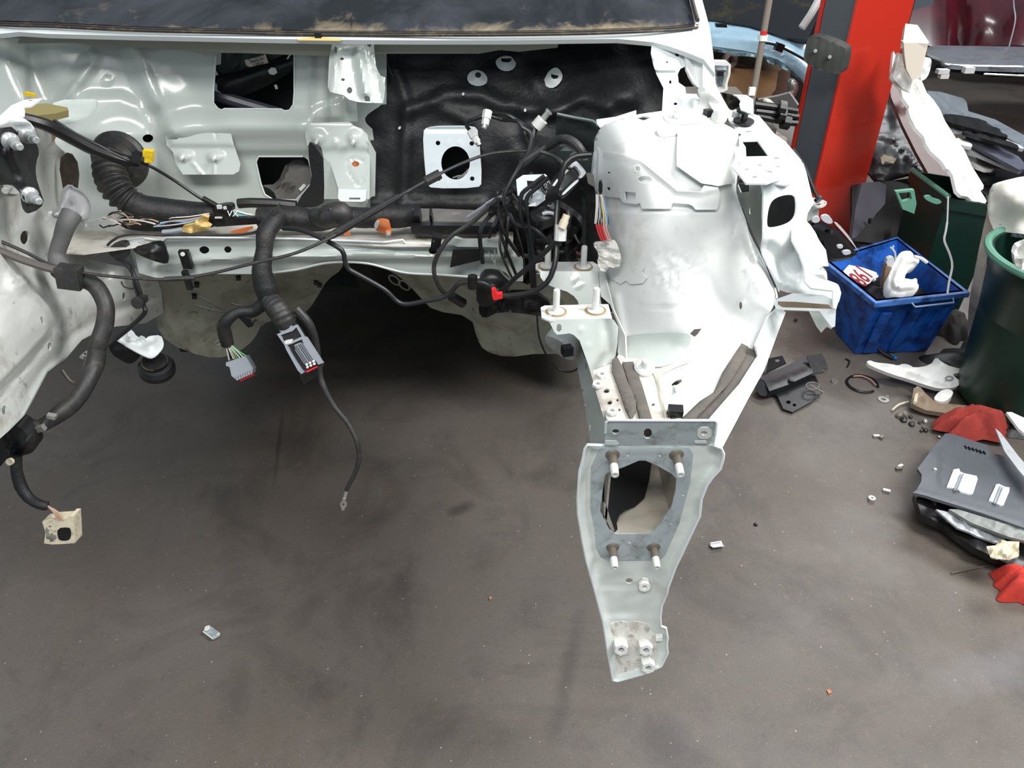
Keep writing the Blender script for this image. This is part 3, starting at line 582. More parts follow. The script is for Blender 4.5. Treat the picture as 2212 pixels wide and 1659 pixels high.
UNDER = material('underseal', (20, 20, 19), .9)
part('floor_pan', UNDER)(m)
for sx in (-1.16, .34):
    m = M(); m.box((sx, 3.5, .44), (.12, 2.2, .38)); part('sill', UNDER)(m)  # unseen sills, added to keep side light off the floor beneath
m = M(); m.box((-.41, 4.62, .44), (1.62, .06, .44)); part('unseen_rear_valance', UNDER)(m)  # unseen, added to close the rear and darken the underbody

# cabin seen through the openings
m = M(); m.hexa([(-1.2, 2.05, 1.0), (.36, 2.05, 1.0), (.36, 2.6, 1.0), (-1.2, 2.6, 1.0)], [(-1.2, 2.2, 1.36), (.36, 2.2, 1.36), (.36, 2.6, 1.30), (-1.2, 2.6, 1.30)]); part('dashboard', BLACK)(m)
for nm, c_, s_ in (('rear_wall', (-.41, 4.6, 1.0), (1.6, .05, 1.1)), ('cabin_side', (-1.18, 3.42, 1.05), (.05, 2.36, .8)), ('cabin_side', (.36, 3.42, 1.05), (.05, 2.36, .8)), ('roof_panel', (-.41, 3.7, 2.0), (1.5, 1.9, .05))):  # shell added behind the glass and bulkhead to keep the cabin dark
    m = M(); m.box(c_, s_); part(nm, WALLP)(m)
m = M(); m.sheet([(462, 190), (470, 170), (600, 130), (640, 126), (640, 150), (560, 195), (500, 215)], D((550, 160, 2.04), (550, 220, 2.02), (700, 160, 2.04)), res=8, smooth=1, t=.02, bumps=[ridge([(480, 185), (640, 130)], 40, .03)]); m.build('heater_duct', BLACK, car)
m = M(); m.tube([(450, 200, 2.02), (520, 222, 2.02), (600, 245, 2.03)], .016, seg=10); m.build('heater_pipe', material('slate_tube', (70, 74, 84), .35), car)
m = M(); m.sheet([(470, 105), (640, 105), (560, 145), (480, 160), (468, 150)], D((550, 130, 2.06)), t=.01, res=10, bumps=[ridge([(500, 110), (505, 150)], 8, .02), ridge([(520, 110), (525, 150)], 6, .02)])
hb = part('heater_box', material('dark_grey_green', (66, 74, 72), .5, bump=(40, .4)))(m)
DS = D((560, 130, 2.035), (560, 160, 2.03), (640, 130, 2.035))
m = M(); m.sheet([(528, 130), (573, 117), (580, 136), (540, 145), (532, 141)], DS, t=.001); m.build('part_sticker', BEIGE, hb)
ax = (DS.P(572, 118)-DS.P(530, 131)).normalized(); ay = (DS.P(545, 122)-DS.P(549, 142)).normalized(); ay = (ay-ax*ay.dot(ax)).normalized()
text('sticker_text', '5J1-18802 A\nMADE IN\nCZECH', .0085, BLACK, hb, DS.P(555, 131, .002), ax, ay, .0004)
for pts in ([(466, 122), (471, 114), (477, 114), (476, 139), (465, 141)], [(462, 177), (478, 190), (478, 206), (461, 201)], [(465, 152), (471, 162), (464, 164)], [(579, 152), (586, 146), (595, 147), (599, 157), (592, 162), (582, 160)], [(619, 127), (625, 117), (628, 119), (622, 128)], [(592, 184), (597, 183), (600, 192), (595, 193)]):
    m = M(); m.sheet(pts, D((550, 160, 2.01)), t=.004); part('white_trim_piece', BWHITE)(m)
m = M(); m.sheet([(560, 400), (600, 398), (625, 345), (660, 345), (680, 392), (640, 440), (600, 436), (590, 410)], D((620, 350, 1.96), (620, 430, 1.90), (700, 350, 1.96)), res=8, smooth=1, t=.004, bumps=[ridge([(600, 400), (625, 345)], 6, .01), plateau([(605, 385), (622, 400), (636, 405), (630, 415), (610, 400)], -.01, 2), dome(640, 350, 24, 20, .01)])
dp = part('door_actuator', material('dusty_dark_plastic', (92, 90, 86), .6, dirt=((60, 58, 56), .4, .7, 20, .6), bump=(90, .3)))(m)
m = M(); m.sheet([(645, 408), (655, 398), (660, 402), (650, 413)], D((650, 405, 1.89)), t=.006); m.build('white_clip', BWHITE, dp)

# ------------------------------------------------------------------ right strut tower and inner wing
DTW = D((1450, 240, 1.66), (1306, 270, 1.62), (1594, 285, 1.58), (1450, 300, 1.50), (1285, 320, 1.62), (1286, 430, 1.60), (1340, 350, 1.46), (1450, 400, 1.41), (1560, 400, 1.43), (1592, 400, 1.48),
        (1302, 540, 1.56), (1350, 520, 1.43), (1450, 550, 1.375), (1560, 520, 1.39), (1612, 500, 1.42), (1310, 620, 1.48), (1450, 650, 1.33), (1560, 640, 1.33), (1674, 640, 1.38), (1345, 715, 1.38), (1450, 712, 1.30), (1450, 745, 1.29), (1450, 900, 1.10),
        (1355, 800, 1.26), (1640, 740, 1.27), (1540, 850, 1.15), (1560, 730, 1.27))
twb = [plateau([(1300, 336), (1345, 342), (1390, 356), (1420, 380), (1465, 418), (1515, 420), (1560, 410), (1560, 455), (1300, 455)], -.006, 4), ridge([(1346, 322), (1400, 302), (1460, 290)], 8, .004),
       ridge([(1632, 560), (1600, 480), (1592, 440)], 10, .008), ridge([(1600, 560), (1580, 700), (1500, 800)], 70, -.025), ridge([(1330, 640), (1345, 720)], 12, .01),
       ridge([(1590, 480), (1586, 500), (1590, 520)], 4, -.006), ridge([(1612, 580), (1640, 630)], 6, .005), ridge([(1610, 580), (1618, 625)], 5, .004), ridge([(1372, 612), (1374, 655), (1390, 662), (1482, 666), (1470, 635)], 3, -.004), dome(1600, 660, 16, 18, -.006, .2),
       plateau([(1420, 806), (1480, 770), (1500, 790), (1440, 900), (1425, 860)], .006, 5), nmap(.0007, 46, 1),
       lambda x, y: .0042*sm(1.2-np.hypot((x-1450)/80, (y-585)/60))*np.sin(x*.33+2*np.sin(y*.21))*np.sin(y*.37+1.5*np.sin(x*.19))]
TWOL = [(1294, 281), (1306, 269), (1340, 257), (1377, 247), (1440, 238), (1518, 240), (1556, 263), (1594, 283), (1598, 307), (1596, 357), (1588, 403), (1593, 433), (1615, 491), (1645, 558), (1674, 625), (1674, 655), (1642, 715), (1629, 747), (1600, 790), (1560, 856), (1500, 912), (1400, 912), (1375, 870), (1352, 800), (1350, 723), (1325, 668), (1309, 601), (1300, 560), (1300, 500), (1292, 440), (1280, 390), (1284, 300)]
m = M(); m.sheet(TWOL, DTW, res=6, t=.003, bumps=twb, holes=[[(1372, 254), (1390, 250), (1407, 254), (1390, 260)], ell(1600, 660, 3, 8), [(1490, 721), (1500, 711), (1516, 710), (1508, 722), (1501, 728)], ell(1462, 826, 13, 5, 16, -28), ell(1314, 408, 4, 4)])
tw = part('strut_tower', WHITE2, sharp=70)(m)
def tl(x, y): return sum(float(b(np.array([x*1.]), np.array([y*1.]))[0]) for b in twb)
def tower_piece(name, ol, lift, mat=WHITE2, holes=(), bumps=(), res=6, smooth=0, t=.002, par=None):
    m = M(); m.sheet(ol, DTW, res=res, lift=lift, holes=holes, bumps=list(bumps)+twb, smooth=smooth, t=t); return m.build(name, mat, par or tw, sharp=60)
tower_piece('reinforcement_plate', [(1302, 330), (1308, 329), (1330, 332), (1356, 338), (1385, 349), (1417, 375), (1463, 413), (1513, 414), (1521, 400), (1551, 404), (1556, 418), (1553, 443), (1548, 453), (1503, 453), (1496, 445), (1488, 441), (1453, 438), (1449, 451), (1387, 451), (1382, 438), (1375, 441), (1346, 438), (1339, 427), (1302, 424)], .013,
   holes=[ell(1377, 365, 6, 6), ell(1393, 388, 15, 8, 18), [(1349, 414), (1373, 416), (1373, 432), (1350, 431)], ell(1314, 408, 4, 4), ell(1315, 373, 4, 2)], bumps=[dome(1377, 365, 12, 12, .003)])
tower_piece('weld_flap', [(1464, 276), (1500, 278), (1545, 282), (1580, 310), (1590, 340), (1588, 395), (1551, 402), (1516, 396), (1490, 378), (1462, 358), (1462, 320)], .018, bumps=[plateau(ell(1536, 388, 16, 10), .002, 2)])
tower_piece('curled_tab', [(1417, 277), (1425, 275), (1440, 278), (1452, 278), (1463, 273), (1468, 276), (1466, 286), (1452, 288), (1435, 290), (1422, 288)], .020, t=.006, smooth=1, res=4)
tower_piece('top_disc', [(1432, 246), (1450, 236), (1490, 234), (1522, 240), (1530, 256), (1510, 266), (1460, 268), (1436, 260)], .008, smooth=2, holes=[[(1466, 237), (1478, 236), (1478, 239), (1466, 239)]])
tower_piece('lower_plate', [(1356, 723), (1420, 719), (1486, 718), (1497, 733), (1470, 770), (1440, 792), (1400, 792), (1360, 786), (1352, 770), (1350, 735)], .006, mat=WALLP, smooth=1)
tower_piece('patch_plate', [(1312, 573), (1345, 570), (1392, 576), (1386, 588), (1398, 600), (1388, 612), (1362, 614), (1352, 606), (1340, 614), (1318, 600)], .006)
tower_piece('seam_sealer', [(1408, 800), (1500, 772), (1500, 778), (1434, 803), (1421, 815), (1432, 860), (1440, 905), (1436, 905), (1428, 860), (1417, 820)], .0075, mat=material('cream_sealer', (214, 208, 192), .7, bump=(120, .6)), smooth=1)
for x, y, r in ((1465, 256, .009), (1391, 798, .0)):
    if r:
        m = M(); p = DTW.P(x, y, .010); m.lathe(p, (0, -.2, 1), [(0, 0), (.020, 0), (.020, .002), (.011, .003), (.011, .012), (.009, .014), (0, .014)], 6); m.build('top_bolt', BOLTW, tw)
m = M(); m.box(DTW.P(1529, 246, .012), (.015, .014, .018), (0, 0, .4)); m.build('black_clip', BLACK, tw)
m = M(); m.stud(DTW.P(1545, 249, .01), (.5, -.5, .3), .008, .02); m.lathe(DTW.P(1560, 254, .012), (-.8, -.4, .2), [(0, 0), (.015, 0), (.015, .014), (.011, .02), (0, .02)], 14); m.build('hinge_bolt', BOLTW, tw)
m = M(); p = DTW.P(1391, 800, .01); m.lathe(p, (0, -.35, 1), [(0, 0), (.019, .002), (.020, .010), (.016, .014), (.008, .015), (.008, .026), (.006, .030), (0, .03)], 20); m.build('flange_bolt', BOLTW, tw)
m = M(); m.tube([tuple(DTW.P(1457, 836, .0)), tuple(DTW.P(1463, 843, .02))], .004, raw=True, seg=8); m.build('clip_pin', BOLTW, tw)
m = M(); m.box(DTW.P(1459, 888, .014), (.026, .018, .016), (.2, 0, -.1)); m.sheet([(1442, 884), (1470, 888), (1470, 898), (1450, 902), (1440, 892)], DTW, lift=.008, t=.004); m.build('black_fastener', BLACK, tw)
m = M(); m.tube([tuple(DTW.P(x, y, .001+tl(x, y))) for x, y in ((1594, 357), (1588, 403), (1593, 433), (1615, 491), (1645, 558), (1674, 625), (1674, 655), (1642, 715), (1629, 747))], .0026, raw=True, seg=6); m.build('edge_seam', WHITE, tw)
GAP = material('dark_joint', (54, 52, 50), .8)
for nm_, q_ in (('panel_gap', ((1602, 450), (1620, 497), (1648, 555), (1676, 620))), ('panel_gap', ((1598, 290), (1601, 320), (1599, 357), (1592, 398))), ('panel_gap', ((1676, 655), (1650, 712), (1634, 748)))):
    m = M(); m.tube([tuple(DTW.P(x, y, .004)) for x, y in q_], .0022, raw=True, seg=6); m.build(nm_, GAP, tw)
# left-facing side of tower: pleats
m = M(); m.sheet([(1276, 378), (1281, 330), (1290, 318), (1300, 336), (1303, 424), (1298, 430), (1278, 396)], DTW, lift=.008, res=3, bumps=[ridge([(1284, 330), (1280, 400)], 4, .006), ridge([(1294, 330), (1292, 410)], 4, .006)], t=.002); m.build('pleated_side', WHITE, tw)
# foam strips
def foam(ol, dep, groove=None):
    m = M(); m.sheet(ol, dep, res=5, lift=.014, t=.016, bumps=[lambda x, y: .004*sm(pdist(ol, x, y)/6)-.004]); m.build('foam_strip', FOAM, tw, sharp=60)
DRT = D((1300, 800, 'z', .93), (1440, 800, 'z', .935), (1380, 905, 'z', .925))
foam([(1322, 777), (1333, 770), (1341, 785), (1352, 815), (1374, 864), (1374, 885), (1363, 905), (1350, 880), (1344, 858), (1322, 799)], DRT)
foam([(1344, 782), (1368, 781), (1387, 831), (1409, 906), (1382, 907), (1374, 872), (1358, 825)], DRT)
foam([(1602, 741), (1617, 749), (1615, 766), (1583, 820), (1547, 858), (1501, 906), (1469, 907), (1512, 866), (1542, 847), (1561, 804)], DTW)
foam([(1618, 751), (1640, 762), (1610, 820), (1577, 864), (1534, 907), (1500, 908), (1560, 848), (1602, 784)], DTW)
# outer arch edge sheet
m = M(); m.sheet([(1700, 668), (1680, 665), (1659, 685), (1632, 747), (1638, 770), (1600, 830), (1534, 906), (1550, 910), (1546, 961), (1560, 968), (1615, 864), (1651, 799), (1683, 712)], D((1690, 668, 1.34), (1640, 750, 1.24), (1620, 850, 1.16), (1555, 960, 1.03), (1660, 790, 1.24)), res=7, t=.003, rim=(8, .006)); part('wing_support', WHITE, sharp=60)(m)
# ------------------------------------------------------------------ right chassis rail
m = M(); m.sheet([(1275, 803), (1322, 784), (1336, 766), (1360, 774), (1412, 776), (1425, 800), (1450, 914), (1307, 914)], DRT, res=5, t=.003,
   holes=[ell(1310, 844, 7, 5), ell(1317, 869, 6, 5), ell(1320, 893, 4, 3), ell(1334, 864, 2.5, 3.5), ell(1338, 885, 2.5, 3), ell(1411, 874, 4, 3)],
   bumps=[dome(1310, 844, 14, 10, .004, .4), dome(1317, 869, 13, 9, .004, .4), dome(1299, 812, 14, 10, .004), ridge([(1275, 803), (1307, 912)], 8, -.008)])
rt = part('rail_top', material('greige_dusty_paint', (206, 202, 194), .45, dirt=((150, 142, 130), .48, .72, 18, .8), dirt2=((100, 92, 82), .62, .78, 50, .7), bump=(80, .2)), sharp=60)(m)
for x, y in ((1300, 812), (1322, 891), (1291, 833)):
    m = M(); m.nut(DRT.P(x, y, .003), (0, -.1, 1), .011, .006, .45); m.build('weld_nut', BOLTW, rt)
m = M(); m.sheet([(1240, 730), (1258, 770), (1278, 801), (1313, 912), (1306, 962), (1276, 964), (1262, 870), (1248, 800)], D((1244, 760, 1.47), (1277, 805, 1.37), (1309, 912, 1.08), (1276, 960, 1.12)), res=8, t=.003, holes=[ell(1265, 792, 2, 9, 12, 5), ell(1258, 841, 2, 6), ell(1265, 878, 2, 6), ell(1275, 924, 2, 8)])
part('rail_side', WALLP)(m)
# box walls of the rail behind the end plate
RI = material('rail_inner_paint', (176, 170, 158), .6, dirt=((120, 108, 92), .45, .7, 8, .6), bump=(30, .3))
m = M()
m.hexa([(.172, 1.035, .70), (.176, 1.035, .70), (.19, 1.55, .74), (.186, 1.55, .74)], [(.172, 1.035, .905), (.176, 1.035, .905), (.184, 1.55, .905), (.18, 1.55, .905)])
m.hexa([(.306, 1.035, .70), (.31, 1.035, .70), (.30, 1.55, .72), (.296, 1.55, .72)], [(.306, 1.035, .915), (.31, 1.035, .915), (.34, 1.55, .915), (.336, 1.55, .915)])
m.hexa([(.15, 1.035, .695), (.31, 1.035, .695), (.30, 1.55, .72), (.17, 1.55, .72)], [(.15, 1.035, .70), (.31, 1.035, .70), (.30, 1.55, .725), (.17, 1.55, .725)])
m.hexa([(.17, 1.5, .72), (.30, 1.5, .72), (.30, 1.505, .72), (.17, 1.505, .72)], [(.15, 1.5, .915), (.33, 1.5, .915), (.33, 1.505, .915), (.15, 1.505, .915)])
part('rail_box', RI)(m)
# inner partition seen through the hole
m = M(); m.sheet([(1306, 1000), (1410, 985), (1402, 1040), (1392, 1076), (1372, 1094), (1350, 1102), (1338, 1112), (1332, 1130), (1336, 1153), (1322, 1153), (1306, 1118), (1302, 1060)], D((1340, 1020, 1.12), (1340, 1150, 1.045), (1400, 1020, 1.16)), res=8, t=.003); part('rail_partition', DARK)(m)
m = M(); m.sheet([(1303, 1085), (1309, 1090), (1318, 1120), (1328, 1148), (1320, 1146), (1304, 1112)], D((1305, 1100, 1.035)), res=8, t=.002); part('rail_gusset', RI)(m)
# end bracket
DE = D((1270, 960, 1.02), (1560, 960, 1.02), (1400, 1210, 1.02), (1330, 1460, .99), (1430, 1460, .99), (1250, 1100, 1.02), (1510, 1100, 1.02))
EOL = [(1269, 961), (1300, 962), (1305, 961), (1542, 962), (1558, 968), (1563, 980), (1562, 990), (1556, 1013), (1540, 1030), (1527, 1048), (1515, 1077), (1511, 1115), (1498, 1142), (1475, 1192), (1459, 1225), (1442, 1271), (1441, 1280), (1429, 1308), (1426, 1330), (1427, 1352), (1438, 1356), (1442, 1377), (1440, 1391), (1442, 1410), (1429, 1439), (1388, 1456), (1334, 1471), (1324, 1469), (1313, 1408), (1303, 1343), (1284, 1271), (1267, 1210), (1259, 1171), (1249, 1109), (1248, 1078), (1252, 1017), (1259, 992), (1264, 968)]
EH = [(1307, 1026), (1313, 1021), (1345, 1010), (1380, 995), (1394, 995), (1420, 1006), (1450, 1023), (1461, 1034), (1459, 1061), (1450, 1096), (1413, 1148), (1400, 1154), (1330, 1154), (1317, 1146), (1296, 1105), (1301, 1067)]
ebump = [lambda x, y: .020*sm(1-pdist(EOL[3:38]+EOL[:1], x, y, False)/17), ridge([(1300, 1266), (1420, 1266)], 7, -.003), plateau([(1300, 1330), (1425, 1330), (1425, 1450), (1325, 1460)], .004, 6), nmap(.0008, 22, 6)]
m = M(); m.sheet(EOL, DE, res=6, t=.003, holes=[EH, ell(1359, 1255, 8, 6), ell(1392, 1262, 4, 4)], bumps=ebump)
ep = part('end_bracket', material('bracket_paint', (212, 218, 213), .34, dirt=((160, 154, 140), .56, .8, 9, .6), bump=(60, .15)), sharp=60)(m)
def el(x, y): return sum(float(b(np.array([x*1.]), np.array([y*1.]))[0]) for b in ebump)
m = M(); m.tube([tuple(DE.P(x, y, .021)) for x, y in EOL[3:]+EOL[:2]], .0028, raw=True, seg=6, straight=True); m.build('folded_edge', WHITE, ep)
DIRTY = material('grimy_white_paint', (232, 229, 221), .45, dirt=((150, 128, 100), .50, .68, 24, .9), dirt2=((50, 40, 30), .55, .7, 55, .8), bump=(140, .5, .003))
m = M(); m.sheet([(1316, 1352), (1330, 1342), (1400, 1345), (1414, 1365), (1420, 1400), (1412, 1440), (1340, 1460), (1326, 1440), (1318, 1400)], DE, res=6, lift=.006, t=.002, smooth=1, bumps=[nmap(.001, 8, 3)]); m.build('grimy_patch', DIRTY, ep)
IP = [(1296, 971), (1302, 968), (1488, 968), (1497, 980), (1490, 1046), (1479, 1084), (1467, 1130), (1436, 1200), (1425, 1210), (1313, 1210), (1298, 1203), (1288, 1182), (1286, 1150), (1276, 1098), (1277, 1010)]
m = M(); m.sheet(IP, DE, res=6, lift=.004, t=.003, holes=[EH]+[ell(x, y, r, r*.8, 10) for x, y, r in ((1356, 983, 5), (1426, 984, 5), (1476, 1069, 4), (1451, 1131, 4), (1288, 1149, 3), (1360, 1171, 5), (1273, 1064, 1))][:6],
   bumps=[dome(1323, 984, 34, 26, .003, .2), dome(1461, 984, 30, 24, .003, .2), dome(1323, 1186, 34, 22, .003, .2), dome(1412, 1186, 30, 22, .003, .2), ridge([(1345, 972), (1440, 972)], 6, .003), ridge([(1424, 985), (1416, 1003)], 8, -.003)])
ip = m.build('zinc_inner_plate', ZINC, ep, sharp=50)
for x, y in ((1323, 983), (1461, 983), (1323, 1183), (1412, 1183)):
    p = DE.P(x, y, .006); m = M(); m.lathe(p, (.0, -1, -.12), [(0, 0), (.013, 0), (.0105, .003), (.0078, .004), (.0078, .024), (0, .024)], 14); m.build('stud_base', BOLTG, ep)
    m = M(); m.lathe(p+Vector((0, -1, -.12)).normalized()*.024, (.0, -1, -.12), [(.0070, 0), (.0070, .015), (.0066, .0155), (.0066, .022), (.0035, .022), (.003, .018), (0, .018)], 14); m.build('stud_tip', BOLTW, ep)
DFL = D((1400, 909, 1.005), (1400, 962, 1.018), (1600, 909, 1.005))
m = M(); m.sheet([(1309, 914), (1313, 909), (1544, 909), (1548, 914), (1543, 961), (1305, 961)], DFL, res=6, t=.004, holes=[ell(1330, 933, 8, 6), [(1391, 931), (1396, 926), (1403, 926), (1408, 931), (1408, 943), (1403, 948), (1396, 948), (1391, 943)], ell(1521, 936, 6, 5)], bumps=[plateau([(1318, 920), (1345, 920), (1350, 952), (1312, 955)], .002, 5)])
uf = m.build('upper_flange', ZINC, ep)
m = M(); m.tube([tuple(DFL.P(x, y, .0)) for x, y in ((1308, 935), (1309, 912), (1314, 908), (1544, 908), (1548, 912), (1545, 940))], .0024, raw=True, seg=6, straight=True); m.build('flange_lip', WHITE, ep)
m = M(); m.sheet([(1508, 924), (1537, 924), (1537, 948), (1505, 948)], DFL, lift=.003, t=.002, smooth=1, holes=[ell(1521, 936, 7, 5)]); m.build('bare_washer', BOLTW, ep)
m = M(); m.sheet([(1307, 952), (1330, 952), (1338, 958), (1335, 961), (1307, 961)], DFL, lift=.003, t=.001); m.sheet([(1500, 953), (1525, 951), (1528, 958), (1502, 958)], DFL, lift=.003, t=.001); m.build('chipped_paint', WHITE, ep)
for x, y in ((1339, 1389), (1392, 1390), (1397, 1428)):
    p = DE.P(x, y, .008); m = M(); m.nut(p, (0, -1, .25), .0155, .022, .45); m.build('weld_nut', BOLTW, ep)
m = M(); m.lathe(DE.P(1430, 1376, .01), (-1, -.1, 0), [(0, 0), (.008, 0), (.008, .014), (.004, .014), (.004, .004)], 6); m.build('side_nut', BOLTW, ep)
m = M(); m.lathe(DE.P(1391, 1261, .004), (0, -1, .1), [(.005, 0), (.005, .010), (.011, .010), (.011, 0)], 16); m.sheet([(1388, 1248), (1392, 1250), (1402, 1252), (1400, 1262), (1384, 1262)], DE, lift=.012, t=.003, smooth=1); m.build('clip_nut', BWHITE, ep)
# engine mount brackets on the rail
DK = D((1180, 665, 'z', 1.0), (1300, 665, 'z', 1.0), (1240, 690, 'z', 1.0))
def bracket(top, front, dtop, dfront, studs, slot=None, bumps=()):
    br = M().sheet(front, dfront, res=6, smooth=0, t=.003, bumps=list(bumps), holes=[slot] if slot else []).build('engine_mount_bracket', WALLP, car, sharp=60)
    m = M(); m.sheet(top, dtop, res=7, t=.004, bumps=[nmap(.0006, 14, 2)]); m.build('bracket_top', WHITE2, br)
    for x, y, hh in studs:
        p = dtop.P(x, y, .001); m = M(); m.lathe(p, (0, 0, 1), [(0, 0), (.0215, 0), (.0215, .0012)], 22); m.build('sealant_ring', material('ochre_ring', (170, 146, 104), .6) if 'ochre_ring' not in bpy.data.materials else bpy.data.materials['ochre_ring'], br)
        m = M(); m.lathe(p, (0, 0, 1), [(.0170, .001), (.0170, .003), (.011, .0035), (.0068, .0038), (.0068, hh-.003), (.0058, hh), (0, hh)], 18); m.build('threaded_stud', BOLTW, br)
    return br
bracket([(1168, 664), (1176, 660), (1300, 657), (1314, 657), (1322, 687), (1310, 692), (1190, 693), (1170, 686)],
        [(1170, 686), (1190, 690), (1318, 688), (1328, 694), (1336, 706), (1334, 740), (1330, 769), (1322, 783), (1276, 803), (1268, 780), (1252, 736), (1240, 724), (1230, 720), (1215, 722), (1203, 723), (1197, 716), (1187, 696)], DK,
        D((1180, 692, 1.32), (1320, 692, 1.31), (1280, 800, 1.27), (1330, 780, 1.30), (1260, 730, 1.29)), [(1201, 674, .050), (1286, 671, .050)], [(1203, 703), (1206, 700), (1210, 700), (1213, 704), (1213, 712), (1209, 716), (1205, 716), (1202, 712)],
        [ridge([(1310, 700), (1315, 760), (1290, 800)], 16, -.008), plateau(ell(1256, 713, 6, 5), .002, 2), plateau(ell(1270, 748, 6, 5), .002, 2), dome(1305, 712, 10, 14, -.004)])
bracket([(1157, 570), (1170, 566), (1280, 565), (1292, 572), (1293, 586), (1166, 587), (1157, 580)],
        [(1164, 582), (1172, 586), (1292, 586), (1297, 640), (1300, 664), (1252, 664), (1248, 650), (1240, 640), (1225, 630), (1200, 622), (1180, 614), (1168, 600)], D((1180, 572, 'z', 1.0), (1280, 572, 'z', 1.0), (1240, 586, 'z', 1.0)),
        D((1180, 590, 1.50), (1290, 590, 1.50), (1260, 660, 1.46)), [(1183, 576, .050), (1260, 577, .050)], None, [plateau(ell(1243, 603, 5, 4), .002, 2), plateau(ell(1251, 618, 5, 4), .002, 2)])
m = M(); m.sheet([(1290, 560), (1305, 590), (1325, 668), (1350, 725), (1354, 800), (1345, 800), (1334, 760), (1337, 706), (1318, 658), (1298, 640)], D((1295, 570, 1.53), (1345, 790, 1.28), (1320, 660, 1.41), (1337, 710, 1.35)), res=6, t=.003, rim=(6, .004)); part('rail_inner_flange', WHITE2)(m)
m = M(); m.lathe(P(1214, 745, 1.46), (-.55, -.6, -.45), [(.040, -.05), (.042, 0), (.040, .010), (.030, .012), (.014, .010), (0, .008)], 28); part('bush_housing', material('housing_paint', (176, 180, 178), .45, dirt=((90, 88, 84), .5, .75, 12, .7)))(m)
m = M(); m.box(P(1225, 757, 1.40), (.022, .02, .02), (0, 0, .3)); part('bush_clip', BLACK)(m)
# ------------------------------------------------------------------ right upper rail, end bracket, A pillar
DU = D((1600, 245, 1.75), (1540, 250, 1.76), (1700, 300, 1.56), (1620, 340, 1.45), (1740, 380, 1.40), (1640, 395, 1.34), (1600, 300, 1.55))
m = M(); m.sheet([(1560, 222), (1578, 238), (1604, 238), (1640, 250), (1672, 288), (1697, 306), (1730, 345), (1742, 372), (1700, 400), (1648, 396), (1610, 396), (1598, 350), (1597, 290), (1575, 262)], DU, res=6, t=.003,
   holes=[[(1602, 304), (1636, 303), (1661, 337), (1612, 338), (1611, 318)], ell(1677, 341, 8, 2), ell(1613, 284, 10, 1.8)], bumps=[ridge([(1597, 262), (1600, 400)], 8, .008), nmap(.0015, 26, 4)])
ur = part('upper_rail', WHITE2, sharp=60)(m)
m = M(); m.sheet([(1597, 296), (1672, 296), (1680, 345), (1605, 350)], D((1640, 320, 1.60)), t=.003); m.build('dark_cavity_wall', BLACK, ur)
m = M(); m.sheet([(1579, 358), (1600, 354), (1650, 352), (1695, 358), (1700, 380), (1655, 396), (1612, 396), (1600, 380)], D((1600, 360, 1.38), (1680, 360, 1.37), (1620, 395, 1.31)), res=5, t=.003, holes=[ell(1659, 372, 9, 3.5), ell(1612, 366, 6, 2), ell(1640, 357, 6, 2), ell(1629, 382, 7, 2.2), ell(1680, 360, 6, 2)], rim=(4, .002)); m.build('slotted_plate', WHITE2, ur)
m = M(); m.lathe(P(1606, 263, 1.65), (0, -.1, 1), [(0, 0), (.022, 0), (.022, .003), (.007, .004), (.007, .018), (.019, .022), (.019, .026), (0, .027)], 20); m.build('rubber_buffer', BLACK, ur)
m = M(); m.lathe(P(1592, 252, 1.68), (0, -.1, 1), [(0, 0), (.012, 0), (.011, .012), (0, .014)], 16); m.build('white_plug', BOLTW, ur)
DZ = D((1600, 205, 1.68), (1600, 250, 1.62), (1640, 205, 1.67))
m = M(); m.sheet([(1583, 204), (1612, 205), (1627, 214), (1628, 250), (1622, 245), (1600, 237), (1597, 225), (1600, 218), (1592, 208)], DZ, res=4, t=.003, bumps=[ridge([(1598, 216), (1620, 212)], 6, -.006)], holes=[[(1600, 207), (1605, 207), (1605, 209), (1600, 209)]]); m.build('stepped_bracket', WHITE, ur)
# front column with rounded opening
DCO = D((1650, 400, 1.33), (1740, 400, 1.38), (1650, 640, 1.30), (1740, 640, 1.33))
m = M(); m.sheet([(1645, 395), (1700, 372), (1735, 352), (1742, 372), (1758, 440), (1745, 460), (1740, 490), (1725, 500), (1720, 520), (1735, 560), (1745, 620), (1800, 625), (1817, 632), (1800, 650), (1780, 640), (1700, 632), (1680, 625), (1660, 580), (1645, 540), (1648, 480), (1650, 420)], DCO, res=6, t=.003, smooth=0,
   holes=[chaikin([(1656, 480), (1662, 440), (1680, 424), (1716, 419), (1721, 440), (1718, 470), (1700, 485), (1660, 494)], 2)], bumps=[ridge([(1660, 540), (1690, 560), (1725, 530)], 26, -.02), dome(1700, 580, 40, 40, -.03), ridge([(1650, 560), (1690, 610), (1740, 630)], 16, .012), ridge([(1649, 400), (1650, 540)], 6, .006)])
fc = part('front_column', WHITE, sharp=60)(m)
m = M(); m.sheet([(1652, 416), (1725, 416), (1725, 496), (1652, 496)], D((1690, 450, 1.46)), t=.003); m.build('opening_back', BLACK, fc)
m = M(); m.sheet([(1672, 655), (1678, 646), (1712, 634), (1780, 638), (1800, 648), (1806, 668), (1804, 705), (1797, 708), (1770, 672), (1700, 670), (1676, 668)], D((1680, 650, 1.30), (1800, 650, 1.27), (1780, 700, 1.26)), res=5, t=.003,
   holes=[[(1680, 651), (1720, 652), (1790, 658), (1799, 668), (1765, 667), (1690, 664), (1680, 658)]]); m.build('box_end', WHITE, fc)
m = M(); m.sheet([(1676, 646), (1800, 650), (1804, 675), (1680, 672)], D((1740, 660, 1.34)), t=.003); m.build('box_end_inside', material('rusty_cream', (150, 130, 108), .7), fc)
